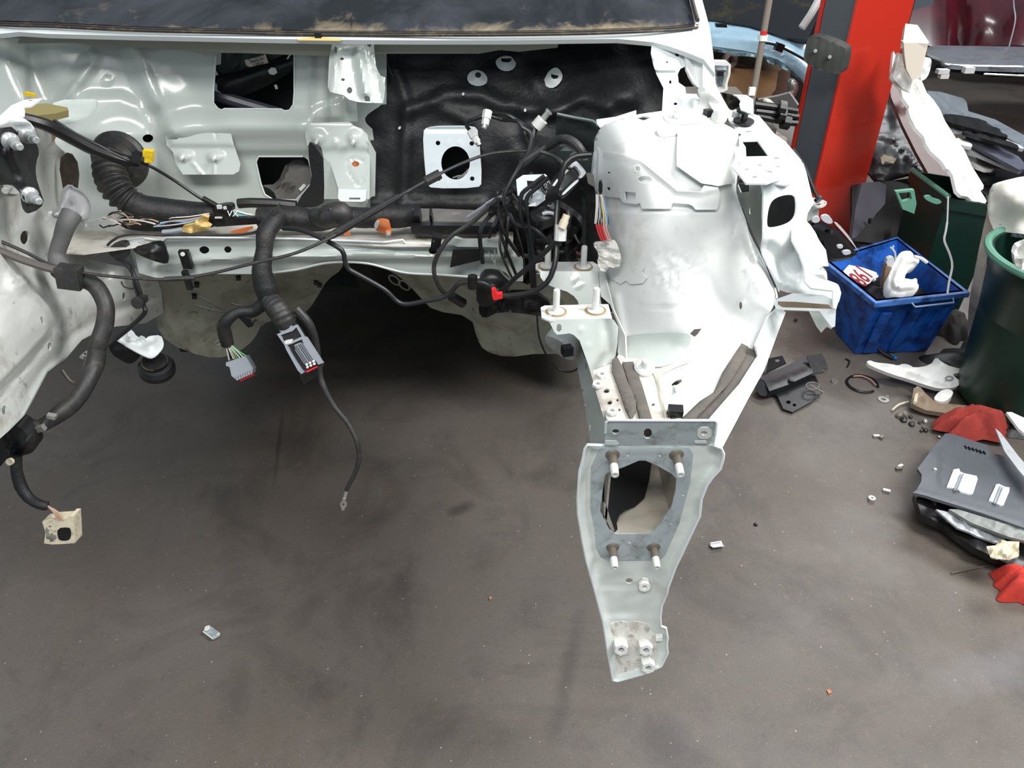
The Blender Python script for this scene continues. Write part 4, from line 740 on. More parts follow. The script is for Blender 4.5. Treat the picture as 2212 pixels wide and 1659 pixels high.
m = M(); m.sheet([(1745, 667), (1803, 670), (1800, 700), (1796, 711), (1786, 706), (1780, 712), (1774, 719), (1764, 706), (1756, 690)], D((1780, 690, 1.30)), res=6, t=.003); m.build('lower_tongue', WALLP, fc)
DOB = D((1715, 480, 1.36), (1780, 480, 1.38), (1740, 620, 1.27), (1800, 640, 1.27))
m = M(); m.sheet([(1712, 486), (1720, 478), (1733, 478), (1733, 468), (1742, 476), (1760, 500), (1770, 520), (1784, 540), (1790, 575), (1776, 575), (1786, 590), (1787, 606), (1810, 614), (1817, 632), (1806, 668), (1800, 665), (1800, 628), (1752, 622), (1740, 610), (1738, 580), (1728, 550), (1712, 520)], DOB, res=6, t=.003, rim=(7, .006), bumps=[plateau([(1745, 520), (1775, 520), (1785, 570), (1755, 590)], .012, 6)])
m.sheet([(1757, 593), (1778, 593), (1786, 606), (1768, 600)], D((1770, 600, 1.262)), t=.001)
ob = part('outer_bracket', WHITE, sharp=60)(m)
m = M(); m.sheet([(1739, 424), (1765, 428), (1785, 434), (1787, 440), (1775, 447), (1760, 446), (1745, 440)], D((1760, 430, 1.62), (1760, 446, 1.55), (1800, 430, 1.62)), t=.003, holes=[ell(1767, 441, 6, 2.5), ell(1781, 438, 3, 1.5)], smooth=1); m.sheet([(1739, 438), (1770, 446), (1768, 470), (1738, 480)], D((1750, 460, 1.57)), t=.003); m.build('headlamp_tab', WALLP, ob)
m = M(); m.tube([(1712, 322, 1.62), (1738, 360, 1.6), (1752, 395, 1.58), (1768, 432, 1.56)], .004, seg=8); m.tube([(1766, 428, 1.56), (1770, 433, 1.555)], .009, seg=8); m.build('gas_strut_rod', DARK, car)
m = M(); m.sheet([(1740, 372), (1748, 400), (1750, 420), (1742, 424), (1728, 410), (1730, 350)], D((1740, 400, 1.46)), res=6, t=.003); part('outer_flange', WHITE)(m)
# dark headlamp carrier held in the outer bracket
m = M(); m.sheet([(1735, 488), (1745, 478), (1765, 474), (1790, 484), (1820, 505), (1850, 545), (1852, 552), (1810, 560), (1795, 556), (1785, 540), (1775, 510), (1755, 498)], D((1750, 480, 1.45), (1850, 550, 1.50), (1800, 560, 1.40)), res=5, smooth=1, t=.012, bumps=[ridge([(1745, 490), (1800, 505), (1845, 550)], 12, .012), dome(1792, 500, 14, 8, -.01), dome(1815, 535, 10, 8, .008)], holes=[ell(1788, 500, 7, 4, 12, 20), ell(1756, 484, 4, 3)])
hl = m.build('headlamp_carrier', material('satin_black', (13, 13, 15), .3, bump=(60, .1)), car, sharp=50)
for pts in ([(1752, 476), (1762, 467), (1772, 470), (1770, 480), (1758, 482)], [(1772, 468), (1785, 463), (1796, 470), (1800, 482), (1790, 484), (1778, 478)], [(1818, 543), (1836, 540), (1840, 548), (1824, 552)], [(1808, 530), (1822, 529), (1820, 537), (1810, 537)], [(1800, 480), (1812, 484), (1836, 512), (1856, 545), (1852, 540), (1826, 508)]):
    m = M(); m.sheet(pts, D((1790, 500, 1.40)), t=.005, smooth=1, res=5); m.build('grey_clip', LGREY, hl)
# side panels between rail and column
m = M(); m.sheet([(1592, 396), (1650, 398), (1650, 560), (1682, 630), (1674, 625), (1645, 558), (1615, 491), (1593, 433)], D((1600, 410, 1.56), (1650, 420, 1.50), (1670, 600, 1.42)), res=7, t=.003, holes=[ell(1620, 455, 2, 8), [(1592, 396), (1618, 398), (1618, 414), (1600, 416)]]); part('wing_side_panel', WALLP)(m)
m = M(); m.lathe(P(1603, 408, 1.6), (0, -1, .3), [(0, .02), (.018, .018), (.02, 0), (.02, -.02)], 14); part('rubber_plug', BLACK)(m)
# A pillar and hinge panel
m = M(); m.sheet([(1503, 50), (1497, 20), (1480, -60), (1420, -260), (1450, -270), (1500, -60), (1517, 0), (1533, 60), (1541, 120), (1545, 180), (1548, 186), (1560, 210), (1580, 245), (1560, 262), (1542, 240), (1518, 200), (1497, 178), (1483, 150), (1481, 110), (1490, 80)], D((1510, 0, 1.96), (1500, 60, 1.87), (1540, 100, 1.86), (1500, 170, 1.80), (1560, 240, 1.72), (1430, -260, 2.28)), res=7, t=.006,
   bumps=[ridge([(1512, 60), (1518, 150), (1520, 200)], 9, .010), ridge([(1496, 90), (1500, 160)], 8, -.008), ridge([(1500, -60), (1520, 60)], 6, .01), nmap(.002, 18, 7)])
ap = part('a_pillar', WHITE2, sharp=60)(m)
m = M(); m.tube([tuple(P(x, y, Y)) for x, y, Y in ((1495, 0, 1.945), (1500, 20, 1.92), (1507, 44, 1.87))], .005, raw=True, seg=6); m.tube([tuple(P(x, y, Y)) for x, y, Y in ((1487, -50, 2.03), (1495, 0, 1.955))], .005, raw=True, seg=6); m.build('pillar_seal', RUBW, ap)
m = M(); m.sheet([(1408, 92), (1440, 100), (1468, 112), (1482, 118), (1488, 140), (1470, 148), (1464, 160), (1466, 178), (1480, 188), (1482, 202), (1505, 203), (1512, 215), (1508, 248), (1430, 240), (1433, 190), (1418, 160), (1411, 140), (1406, 115)], D((1420, 100, 1.85), (1500, 120, 1.84), (1440, 240, 1.76), (1510, 230, 1.74)), res=5, t=.003,
   holes=[ell(1463, 116, 5, 6), ell(1448, 177, 2.5, 4), ell(1459, 224, 4, 3), ell(1441, 134, 2, 2)], bumps=[plateau([(1410, 122), (1470, 124), (1470, 156), (1412, 154)], .006, 3), dome(1458, 222, 18, 18, -.004, .4), ridge([(1410, 155), (1466, 155)], 3, -.004), dome(1500, 220, 12, 20, .008)])
hp = part('hinge_panel', WHITE, sharp=60)(m)
m = M(); m.sheet([(1505, 190), (1522, 186), (1526, 205), (1522, 216), (1512, 214)], D((1515, 200, 1.745)), t=.004, smooth=1); m.build('hinge_tab', WALLP, hp)
m = M(); m.sheet([(1508, 246), (1512, 200), (1530, 200), (1560, 225), (1575, 262), (1540, 262)], D((1540, 230, 1.74)), t=.003, res=8, bumps=[nmap(.003, 20, 2)]); m.build('pillar_foot', WHITE2, hp)

# ------------------------------------------------------------------ left inner wing and rail
DLW = D((0, 300, 1.46), (100, 300, 1.60), (150, 360, 1.72), (60, 480, 1.52), (0, 480, 1.42), (170, 500, 1.72), (290, 520, 1.68), (150, 600, 1.55), (345, 620, 1.75), (345, 690, 1.80), (0, 640, 1.30), (100, 700, 1.38), (0, 760, 1.20), (0, 900, 1.10), (60, 880, 1.19), (230, 700, 1.6), (130, 780, 1.40), (-350, 600, 1.1), (-350, 300, 1.3))
lb = [plateau([(-350, 560), (40, 636), (82, 640), (106, 662), (114, 690), (106, 722), (62, 772), (-60, 895), (-350, 1000)], .040, 9), ridge([(128, 640), (122, 700), (84, 765), (4, 856), (-60, 915)], 4, -.008), ridge([(66, 262), (84, 330), (60, 400), (84, 450), (140, 520)], 9, .014), ridge([(100, 560), (140, 490), (160, 470)], 5, -.006), ridge([(86, 590), (110, 545), (122, 530)], 3, -.005), plateau([(14, 600), (50, 596), (60, 625), (40, 640), (22, 630)], .014, 5),
      ridge([(70, 300), (90, 400), (80, 460)], 20, .02), ridge([(130, 340), (150, 450)], 20, -.03), ridge([(120, 270), (150, 330)], 12, .01), ridge([(330, 640), (230, 680), (160, 720), (60, 850)], 18, -.012), ridge([(255, 610), (300, 690)], 30, .01),
      ridge([(20, 590), (35, 625), (55, 610)], 6, .008), dome(40, 500, 26, 30, .006), nmap(.0025, 50, 11), nmap(.001, 15, 12)]
m = M(); m.sheet([(-150, 220), (0, 262), (62, 266), (115, 285), (120, 310), (152, 342), (150, 420), (165, 478), (235, 478), (290, 518), (225, 538), (190, 560), (335, 592), (348, 625), (353, 676), (314, 698), (228, 708), (177, 734), (142, 775), (101, 805), (72, 860), (50, 900), (20, 930), (-60, 1000), (-150, 1030)], DLW, res=7, bumps=lb, t=.004,
   holes=[ell(54, 513, 10, 15, 18, 5), ell(268, 640, 3.5, 9), ell(107, 749, 4, 9), ell(10, 886, 6, 10), ell(143, 555, 4, 2.5), [(28, 655), (33, 652), (30, 657)], ell(92, 693, 3, 10, 12, -20)])
lw = part('left_inner_wing', WHITE3, sharp=60, label='greyed, grimy white inner wing')(m)
for q0, q1 in (((314, 698), (228, 708)), ((228, 708), (177, 734)), ((177, 734), (142, 775)), ((142, 775), (101, 805)), ((101, 805), (72, 860)), ((72, 860), (50, 900)), ((50, 900), (20, 930)), ((20, 930), (-60, 1000)), ((-60, 1000), (-150, 1030))):
    a_, b_ = DLW.P(*q0)+Vector((0, .005, 0)), DLW.P(*q1)+Vector((0, .005, 0)); w_ = Vector((-.13, .02, 0)); u_ = Vector((0, 0, .004)); h_ = Vector((0, 0, .16))
    m = M(); m.hexa([a_, b_, b_+w_, a_+w_], [a_+u_, b_+u_, b_+w_+u_, a_+w_+u_]); m.hexa([a_+w_, b_+w_, b_+w_*1.03, a_+w_*1.03], [a_+w_+h_, b_+w_+h_, b_+w_*1.03+h_, a_+w_*1.03+h_]); m.build('rail_bottom_plate', WALLP, lw)
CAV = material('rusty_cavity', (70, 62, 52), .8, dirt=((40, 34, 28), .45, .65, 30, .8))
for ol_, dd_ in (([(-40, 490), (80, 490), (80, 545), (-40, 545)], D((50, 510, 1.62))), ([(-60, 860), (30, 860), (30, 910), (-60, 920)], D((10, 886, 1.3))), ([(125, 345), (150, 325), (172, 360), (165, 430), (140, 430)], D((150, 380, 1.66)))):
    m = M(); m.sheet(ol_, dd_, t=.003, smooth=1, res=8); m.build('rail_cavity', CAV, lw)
m = M(); m.stud(DLW.P(20, 405, .02), (.1, -1, 0), .007, .02); m.sheet([(8, 398), (30, 396), (45, 408), (40, 420), (18, 418)], DLW, lift=.016, t=.004, smooth=1); m.build('wing_stud', BOLTW, lw)
m = M(); m.sheet([(-40, 295), (20, 270), (38, 285), (46, 300), (58, 292), (75, 298), (86, 330), (78, 350), (77, 380), (88, 415), (97, 440), (72, 460), (60, 455), (52, 430), (40, 405), (20, 396), (-40, 410)], D((0, 300, 1.38), (80, 300, 1.50), (0, 400, 1.33), (90, 450, 1.42)), res=5, t=.008, smooth=1, bumps=[ridge([(20, 300), (40, 360), (60, 420)], 20, .014), dome(30, 330, 30, 40, .016), nmap(.003, 20, 3)])
bb = m.build('black_mount_plate', BLACK, car, sharp=50)
for x, y, Y in ((30, 310, 1.38), (66, 296, 1.44), (72, 427, 1.38)):
    m = M(); m.lathe(P(x, y, Y), (.75, -.6, -.1), [(0, -.02), (.015, -.02), (.016, -.012), (.010, -.006), (.0095, .010), (0, .01)], 14); m.lathe(P(x, y, Y), (.75, -.6, -.1), [(.0068, .01), (.0068, .022), (.005, .024), (0, .024)], 14); m.build('mount_bolt', material('grey_bolt', (170, 174, 174), .35, .3) if 'grey_bolt' not in bpy.data.materials else bpy.data.materials['grey_bolt'], bb)
m = M(); m.sheet([(-150, 245), (0, 250), (24, 228), (52, 216), (93, 212), (66, 229), (51, 231), (51, 250), (20, 260), (0, 268), (-60, 285), (-150, 295)], D((0, 250, 1.42), (90, 213, 1.50), (50, 250, 1.44)), res=6, t=.003, rim=(4, .004), holes=[ell(66, 217, 5, 1.2, 10, -12)]); m.build('wing_flap', WHITE, car)
m = M(); m.sheet([(12, 262), (45, 252), (62, 262), (76, 284), (62, 280), (52, 277), (42, 284), (34, 276), (28, 268)], D((40, 265, 1.40)), res=4, smooth=1, t=.003, bumps=[dome(40, 264, 40, 14, .01)]); m.build('torn_tab', WHITE, car)
m = M(); m.sheet([(75, 278), (82, 275), (116, 282), (121, 290), (117, 300), (106, 316), (99, 328), (92, 300), (80, 298)], D((100, 290, 1.62)), res=6, smooth=1, t=.01, bumps=[dome(100, 288, 24, 16, .012)]); m.build('rusty_boss', material('rusty_white', (180, 146, 116), .6, dirt=((210, 200, 184), .5, .7, 20, .6)), car)
m = M(); m.sheet([(115, 222), (140, 215), (206, 214), (210, 218), (207, 235), (190, 252), (160, 263), (130, 268), (110, 255)], D((150, 220, 1.74), (150, 265, 1.66), (220, 220, 1.76)), res=6, t=.003, rim=(4, .003)); part('side_shelf', WALLP)(m)
m = M(); m.sheet([(232, 535), (262, 524), (273, 530), (275, 555), (262, 565), (236, 552)], D((255, 540, 1.60)), smooth=1, t=.02, res=6); part('dark_pipe_clamp', BLACK2)(m)
m = M(); m.sheet([(168, 770), (202, 748), (203, 768), (190, 775), (178, 777)], D((185, 765, 1.50)), smooth=1, t=.003, holes=[ell(183, 765, 4, 3), ell(196, 758, 3, 4)]); m.build('slotted_tab', LGREY, car)
m = M(); m.tube([(134, 800, 1.45), (150, 822, 1.44), (165, 828, 1.44), (175, 820, 1.44)], .004, seg=7); m.tube([(185, 770, 1.5), (178, 800, 1.48), (172, 822, 1.46)], .003, seg=6); m.build('bent_rod', material('dull_rod', (96, 90, 82), .5, .4), car)
# white cupped bracket and rubber mount below
m = M(); m.sheet([(249, 731), (262, 730), (270, 722), (276, 711), (286, 713), (296, 728), (316, 732), (320, 726), (348, 723), (354, 740), (353, 750), (345, 762), (330, 773), (318, 772), (290, 758), (270, 745)], D((290, 720, 1.60), (350, 730, 1.60), (320, 770, 1.52)), res=4, smooth=1, t=.003, bumps=[dome(326, 748, 26, 20, .022), ridge([(262, 735), (300, 745), (330, 735)], 10, -.016), ridge([(275, 715), (282, 735)], 8, .012)]); m.sheet([(298, 730), (304, 725), (312, 728), (316, 737), (308, 736)], D((305, 730, 1.575)), t=.001)
wc = part('cupped_bracket', WHITE)(m)
m = M(); m.lathe(P(336, 786, 1.56), (.2, -.3, 1), [(0, -.035), (.034, -.035), (.042, -.026), (.043, -.012), (.036, -.002), (.028, .0), (.028, .012), (.020, .014), (0, .014)], 26); m.build('rubber_mount', RUBBER if False else BLACK, wc)
m = M(); m.lathe(P(334, 782, 1.56), (.2, -.3, 1), [(.0285, 0), (.030, .001), (.030, .004), (.0285, .005)], 22); m.build('mount_ring', BOLTG, wc)
m = M(); m.sheet([(232, 740), (250, 733), (272, 748), (296, 760), (300, 775), (282, 788), (264, 780), (240, 765)], D((260, 760, 1.58)), smooth=1, res=6, t=.03, bumps=[dome(265, 760, 30, 20, .012)]); m.build('rubber_block', BLACK, wc)
# ------------------------------------------------------------------ wiring
def thing_at(name, p, label, cat, group=None): return empty(name, tuple(p), label, cat, group)
# main loom along the ledge
hn = thing_at('wiring_harness', P(560, 470, 1.72), 'thick taped black wiring loom lying along the ledge below the bulkhead', 'wiring loom')
m = M(); m.lathe(P(257, 347, 1.80), (-.05, -1, .12), [(.0, -.01), (.067, -.01), (.068, .0), (.062, .008), (.045, .012), (.038, .03), (0, .03)], 36); m.build('grommet', BLACK2, hn)
m = M(); m.tube([(243, 338, 1.76), (236, 365, 1.73), (246, 398, 1.70), (266, 425, 1.69), (292, 443, 1.69)], [.032, .033, .033, .032, .028], seg=22, step=.0015, corr=(.0150, .13)); m.build('corrugated_sleeve', BLACK2, hn, sharp=80)
m = M(); m.tube([(282, 438, 1.69), (310, 450, 1.69), (350, 456, 1.70), (400, 463, 1.71), (450, 460, 1.71), (492, 464, 1.71)], [.030, .029, .031, .030, .026, .019], seg=18, step=.004, wob=.10); m.build('taped_sleeve', TAPE, hn, sharp=80)
WM = [WIREW, WIREG, WIREB, WIREW, WIREG, WIREB, WIREW, BLACK]
for i in range(11):
    y = 454+i*2.6; j = random.uniform(-3, 3); m = M()
    m.tube([(486, 458+i*.9, 1.70), (505, y+j, 1.69), (530, 462+i*1.7-j, 1.685), (566, 468+i*1.2, 1.695)], .0024, seg=6); m.build('loose_wire', WM[i % 8], hn)
m = M(); m.tube([(558, 470, 1.695), (590, 470, 1.695), (640, 472, 1.70), (690, 476, 1.70), (740, 468, 1.70), (800, 470, 1.70), (850, 468, 1.70), (905, 464, 1.72)], [.021, .024, .028, .026, .024, .023, .026, .024], seg=18, step=.004, wob=.10); m.build('taped_trunk', TAPE, hn, sharp=80)
m = M(); m.tube([(672, 462, 1.69), (700, 470, 1.685), (735, 462, 1.68), (742, 480, 1.68)], [.016, .027, .027, .018], seg=14, step=.004, wob=.16); m.sheet([(690, 455), (706, 447), (716, 452), (734, 470), (700, 480), (684, 470)], D((710, 460, 1.665)), res=5, smooth=1, t=.003, bumps=[nmap(.006, 10, 4)]); m.build('dusty_tape_wrap', BLACK2, hn, sharp=80)
m = M(); m.tube([(600, 462, 1.66), (592, 478, 1.63), (576, 505, 1.60), (570, 540, 1.58), (566, 580, 1.56), (574, 620, 1.55), (580, 648, 1.545)], [.018, .022, .023, .019, .021, .024, .021], seg=16, step=.004, wob=.12)
m.build('branch_sleeve', TAPE, hn, sharp=80)
m = M(); m.tube([(580, 645, 1.54), (600, 668, 1.52), (612, 690, 1.51), (622, 706, 1.51)], [.020, .025, .025, .022], seg=14, step=.003, wob=.08, corr=(.010, .06)); m.build('corrugated_branch', BLACK2, hn, sharp=80)
m = M(); m.tube([(574, 650, 1.55), (548, 670, 1.54), (515, 675, 1.53), (492, 690, 1.52), (483, 705, 1.52), (485, 722, 1.52), (492, 745, 1.52)], [.016, .014, .013, .015, .016, .016, .014], seg=14, step=.004, wob=.12); m.build('taped_branch', TAPE, hn, sharp=80)
for i in range(9):
    m = M(); m.tube([(488+i*1.2, 744, 1.515), (491+i*3, 758, 1.51), (495+i*4.6, 776+random.uniform(-2, 2)-i*.6, 1.51)], .0018, seg=5); m.build('loose_wire', [WIREW, BLACK, WIREW, WIRET, WIREG, WIREW, BLACK, WIREW, WIREG][i], hn)
# grey multi-pin connector
DG = D((520, 790, 1.50), (520, 820, 1.485), (560, 790, 1.50))
m = M(); m.sheet([(488, 783), (524, 771), (530, 768), (546, 796), (545, 806), (512, 822), (500, 812), (496, 793), (488, 790)], DG, t=.026); g = m.build('grey_plug', HGREY, hn)
m = M()
for i in range(7): m.hexa([tuple(DG.P(x, y, h)) for x, y, h in ((510+i*5, 812-i*2.2, -.004), (513+i*5, 811-i*2.2, -.004), (515+i*5, 821-i*2.2, -.004), (512+i*5, 822-i*2.2, -.004))], [tuple(DG.P(x, y, h)) for x, y, h in ((510+i*5, 812-i*2.2, .004), (513+i*5, 811-i*2.2, .004), (515+i*5, 821-i*2.2, .004), (512+i*5, 822-i*2.2, .004))])
m.build('plug_ribs', HGREY, g)
m = M(); m.sheet([(516, 820), (545, 806), (549, 810), (520, 824)], DG, lift=-.010, t=.01); m.build('red_seal', REDP, g)
# large engine-control connector
DE2 = D((620, 710, 1.49), (650, 800, 1.44), (700, 770, 1.45))
eo = [(598, 722), (604, 718), (602, 712), (606, 709), (626, 700), (633, 703), (639, 700), (644, 705), (658, 727), (661, 726), (696, 783), (692, 786), (687, 786), (681, 778), (676, 780), (660, 745), (610, 735), (612, 740), (655, 800), (658, 803), (652, 807), (650, 805)]
m = M(); m.sheet([(598, 722), (607, 718), (602, 712), (626, 700), (632, 706), (640, 701), (655, 726), (661, 728), (697, 784), (687, 788), (681, 781), (676, 778), (658, 747), (652, 733), (632, 742), (620, 746), (640, 780), (652, 797), (658, 803), (651, 808), (643, 800), (618, 755), (614, 745)], DE2, t=.010, holes=[[(606, 724), (632, 715), (640, 707), (652, 727), (619, 742), (612, 738)]]); cc = m.build('connector_frame', HGREY, hn)
m = M(); m.sheet([(605, 722), (641, 704), (657, 728), (687, 780), (686, 790), (660, 802), (652, 798), (620, 748)], DE2, lift=-.006, t=.022); m.build('connector_body', BLACK, hn)
m = M(); m.sheet([(631, 747), (650, 739), (656, 743), (681, 783), (678, 789), (665, 795), (659, 790)], DE2, lift=.001, t=.003, smooth=1); cb2 = m.build('pin_block', HGREY, hn)
m = M()
for r in range(16):
    for c in range(6):
        fx = 632+c*3.7+(2 if c > 2 else 0)+r*1.75; fy = 750-c*1.6+r*2.65
        m.box(DE2.P(fx, fy, .0035), (.0016, .0016, .0016))
m.build('pin_holes', BLACK, cb2, kind='stuff')
m = M(); m.sheet([(656, 789), (680, 778), (686, 786), (662, 799)], DE2, lift=.0025, t=.002); m.build('terminal_bay', BLACK, cb2)
for i in range(3):
    m = M(); p = (663+i*7.2, 790-i*3.4); m.box(DE2.P(p[0], p[1]-2.5, .006), (.005, .005, .003)); m.box(DE2.P(p[0]+1.5, p[1]+3, .006), (.005, .005, .003)); m.build('white_terminal', BWHITE, cb2)
m = M(); m.sheet([(660, 801), (684, 790), (686, 793), (663, 805)], DE2, lift=-.004, t=.006); m.build('red_seal', REDP, cc)
m = M(); m.sheet([(614, 737), (620, 734), (632, 732), (630, 741), (616, 744)], DE2, lift=.001, t=.004); m.build('white_contacts', WIREW, cc)
m = M(); m.sheet([(645, 803), (690, 786), (697, 792), (694, 806), (656, 832), (650, 820)], D((670, 810, 1.52)), t=.02); m.build('connector_lower_shell', BLACK2, hn)
# earth lead
m = M(); m.tube([(640, 668, 1.53), (668, 700, 1.52), (682, 740, 1.52), (688, 790, 1.51), (697, 830, 1.49), (720, 875, 1.47), (752, 915, 1.45), (771, 955, 1.43), (776, 988, 1.42), (768, 1020, 1.41), (755, 1045, 1.40), (748, 1060, 1.395)], [.012, .010, .008, .0075, .007, .0065, .006, .006, .006, .006, .0058, .005], seg=10, wob=.05); m.build('earth_lead', BLACK2, hn)
m = M(); m.tube([(749, 1058, 1.395), (743, 1080, 1.39)], .0042, seg=8); m.build('crimp', STEEL, hn)
DR = D((742, 1090, 1.385)); m = M(); m.sheet(ell(742, 1090, 7.5, 8, 18), DR, t=.0018, holes=[ell(741.5, 1090, 2.6, 2.9, 10)]); m.sheet([(740, 1076), (746, 1077), (746, 1085), (739, 1085)], DR, lift=.001, t=.002); m.sheet([(737, 1097), (745, 1096), (744, 1103), (738, 1103)], DR, lift=.0005, t=.002); m.build('ring_terminal', STEEL, hn)
# stray wires below the ledge
for i, q in enumerate([[(424, 660), (470, 672), (500, 675)], [(500, 655), (530, 662), (560, 655)], [(430, 640), (480, 668), (510, 690)], [(520, 690), (550, 684), (575, 668)]]):
    m = M(); m.tube([(x, y, 1.62) for x, y in q], .0018, seg=5); m.build('thin_wire', BLACK, hn)
m = M(); m.sheet([(520, 680), (538, 690), (546, 705), (536, 708), (524, 695), (512, 684)], D((530, 690, 1.60)), t=.008); m.tube([(541, 703, 1.59), (548, 697, 1.59), (552, 690, 1.59), (557, 693, 1.59)], .002, seg=5); m.build('small_clip', DARK, hn)
# flat black channel under the loom
tr = M(); tr.sheet([(455, 475), (470, 472), (552, 470), (558, 478), (560, 484), (470, 490), (450, 488)], D((500, 478, 1.67)), t=.012); tr = tr.build('cable_channel', BLACK, hn)
m = M(); m.sheet([(456, 448), (492, 441), (503, 446), (500, 470), (470, 472), (462, 462)], D((480, 455, 1.68)), t=.02, res=6, smooth=1, bumps=[nmap(.002, 10, 2)]); jb = m.build('junction_block', BLACK, hn)
text('chalk_mark', 'VX', .020, WIREW, jb, P(503, 462, 1.655), (1, 0, 0), (0, .6, .8), .0005)
m = M(); m.box(P(474, 447, 1.66), (.010, .006, .008)); m.box(P(486, 449, 1.66), (.006, .006, .006)); m.box(P(472, 470, 1.66), (.016, .004, .003)); m.build('white_label', WIREW, jb)
m = M(); m.tube([(515, 440, 1.80), (540, 438, 1.80), (600, 440, 1.80), (640, 444, 1.80)], .012, seg=8); m.build('rear_conduit', BLACK, hn)
tr2 = M(); tr2.sheet([(893, 454), (905, 449), (1060, 455), (1075, 462), (1070, 500), (905, 502), (890, 490)], D((960, 450, 1.76), (960, 500, 1.68), (1060, 450, 1.76)), res=7, smooth=1, t=.03, bumps=[plateau([(900, 450), (1062, 456), (1062, 484), (898, 484)], .014, 3), dome(985, 465, 45, 12, -.012)])
tr2 = tr2.build('loom_channel', material('dusty_channel', (104, 102, 100), .5, dirt=((150, 138, 122), .5, .75, 9, .7), bump=(80, .2)), hn, sharp=50)
m = M(); m.box(P(932, 470, 1.69), (.006, .02, .045), (.6, 0, 0)); m.box(P(903, 466, 1.69), (.012, .03, .05), (.6, 0, 0)); m.sheet([(886, 487), (1075, 488), (1072, 506), (890, 506)], D((960, 490, 1.665)), t=.02); m.build('channel_strap', BLACK, tr2)
# brittle wires on the left of the ledge
for i in range(16):
    x0 = 205+random.uniform(0, 120); y0 = 468+random.uniform(-6, 22); m = M(); L = random.uniform(25, 90)
    m.tube([(x0, y0, 1.655), (x0+L*.3, y0+random.uniform(-8, 8), 1.65), (x0+L*.7, y0+random.uniform(-6, 10), 1.65), (x0+L, y0+random.uniform(-4, 14), 1.645)], random.uniform(.0012, .0022), seg=5)
    m.build('loose_wire', [WIRET, BLACK, TAPE, BLACK2, WIRET, WIREW][i % 6], hn)
for i in range(6):
    m = M(); m.tube([(332+i*7, 488-i*2+random.uniform(-3, 3), 1.65), (370, 484-i*3+random.uniform(-3, 3), 1.645), (410, 480-i*2.6+random.uniform(-2, 2), 1.645), (452, 466-i, 1.65)], .0015, seg=5); m.build('loose_wire', [WIREW, WIREB, WIREW, WIRET, BLACK, WIREW][i], hn)
m = M(); m.sheet([(250, 470), (330, 470), (455, 478), (470, 492), (380, 500), (300, 500), (262, 492)], D((350, 485, 1.69)), res=8, smooth=1, t=.02, bumps=[nmap(.008, 22, 9)]); m.build('black_underlay', TAPE, hn)
# left front loom with firewall grommet plate
l2 = thing_at('front_loom', P(200, 650, 1.45), 'grey-black loom hanging over the left chassis rail down to a white plug', 'wiring loom')
DPL = D((155, 400, 1.56), (155, 480, 1.50), (200, 400, 1.58))
m = M(); m.sheet([(137, 416), (142, 408), (153, 400), (156, 406), (172, 412), (186, 422), (196, 440), (197, 458), (190, 470), (172, 476), (160, 470), (140, 466), (120, 468), (115, 462), (128, 450), (137, 430)], DPL, res=5, smooth=1, t=.006, rim=(5, .006), bumps=[dome(157, 436, 10, 12, .012), dome(150, 455, 34, 26, .012)]); m.build('grommet_plate', material('grey_rubber', (132, 134, 134), .45, dirt=((100, 96, 90), .5, .8, 30, .6)), l2, sharp=60)
m = M(); m.box(P(118, 463, 1.50), (.022, .01, .008), (0, .1, 0)); m.build('white_tie_end', BOLTW, l2)
m = M(); m.tube([(155, 462, 1.50), (143, 485, 1.48), (134, 515, 1.47), (124, 545, 1.46), (124, 565, 1.45), (134, 582, 1.44)], [.020, .018, .016, .0155, .018, .020], seg=14, step=.005, wob=.05); m.build('upper_sleeve', material('grey_tape', (92, 92, 92), .6, bump=(140, .3)), l2, sharp=80)
m = M(); m.tube([(122, 582, 1.44), (150, 594, 1.43), (168, 604, 1.43)], [.018, .024, .020], seg=12, wob=.08); m.box(P(152, 598, 1.41), (.045, .03, .045), (0, .15, 0)); m.build('loom_clip', BLACK2, l2)
m = M(); m.tube([(164, 602, 1.43), (190, 608, 1.43), (212, 625, 1.42), (228, 660, 1.40), (226, 700, 1.38), (216, 735, 1.36), (208, 760, 1.35)], [.017, .0175, .0175, .017, .0175, .018, .018], seg=16, step=.005, wob=.03); m.build('bent_conduit', BLACK2, l2, sharp=80)
m = M(); m.tube([(209, 756, 1.35), (204, 790, 1.33), (190, 825, 1.30), (165, 862, 1.27), (140, 885, 1.25), (115, 905, 1.23), (88, 920, 1.21)], [.019, .020, .0175, .016, .017, .014, .012], seg=14, step=.005, wob=.13); m.build('taped_lower_loom', BLACK2, l2, sharp=80)
m = M(); m.box(P(112, 899, 1.21), (.016, .01, .008), (0, .3, 0)); m.box(P(88, 925, 1.19), (.016, .01, .012), (0, -.3, 0)); m.build('metal_clip', STEEL, l2)
m = M(); m.tube([(-60, 895, 1.20), (0, 906, 1.20), (50, 917, 1.20), (90, 922, 1.20)], [.017, .017, .016, .011], seg=12, wob=.08); m.build('cross_conduit', BLACK2, l2, sharp=80)
m = M(); m.sheet([(-40, 930), (0, 912), (40, 920), (60, 940), (75, 965), (72, 978), (45, 985), (30, 995), (12, 992), (0, 1010), (-40, 1030)], D((30, 950, 1.16)), res=6, smooth=1, t=.04, bumps=[dome(55, 962, 24, 22, .02), ridge([(0, 930), (20, 990)], 14, .015), nmap(.004, 18, 4)]); pg = m.build('plug_cluster', BLACK, l2, sharp=50)
m = M(); m.lathe(P(24, 996, 1.13), (0, -1, .4), [(0, 0), (.007, 0), (.007, .006), (.004, .006), (0, .004)], 12); m.build('tan_cap', CREAM, pg)
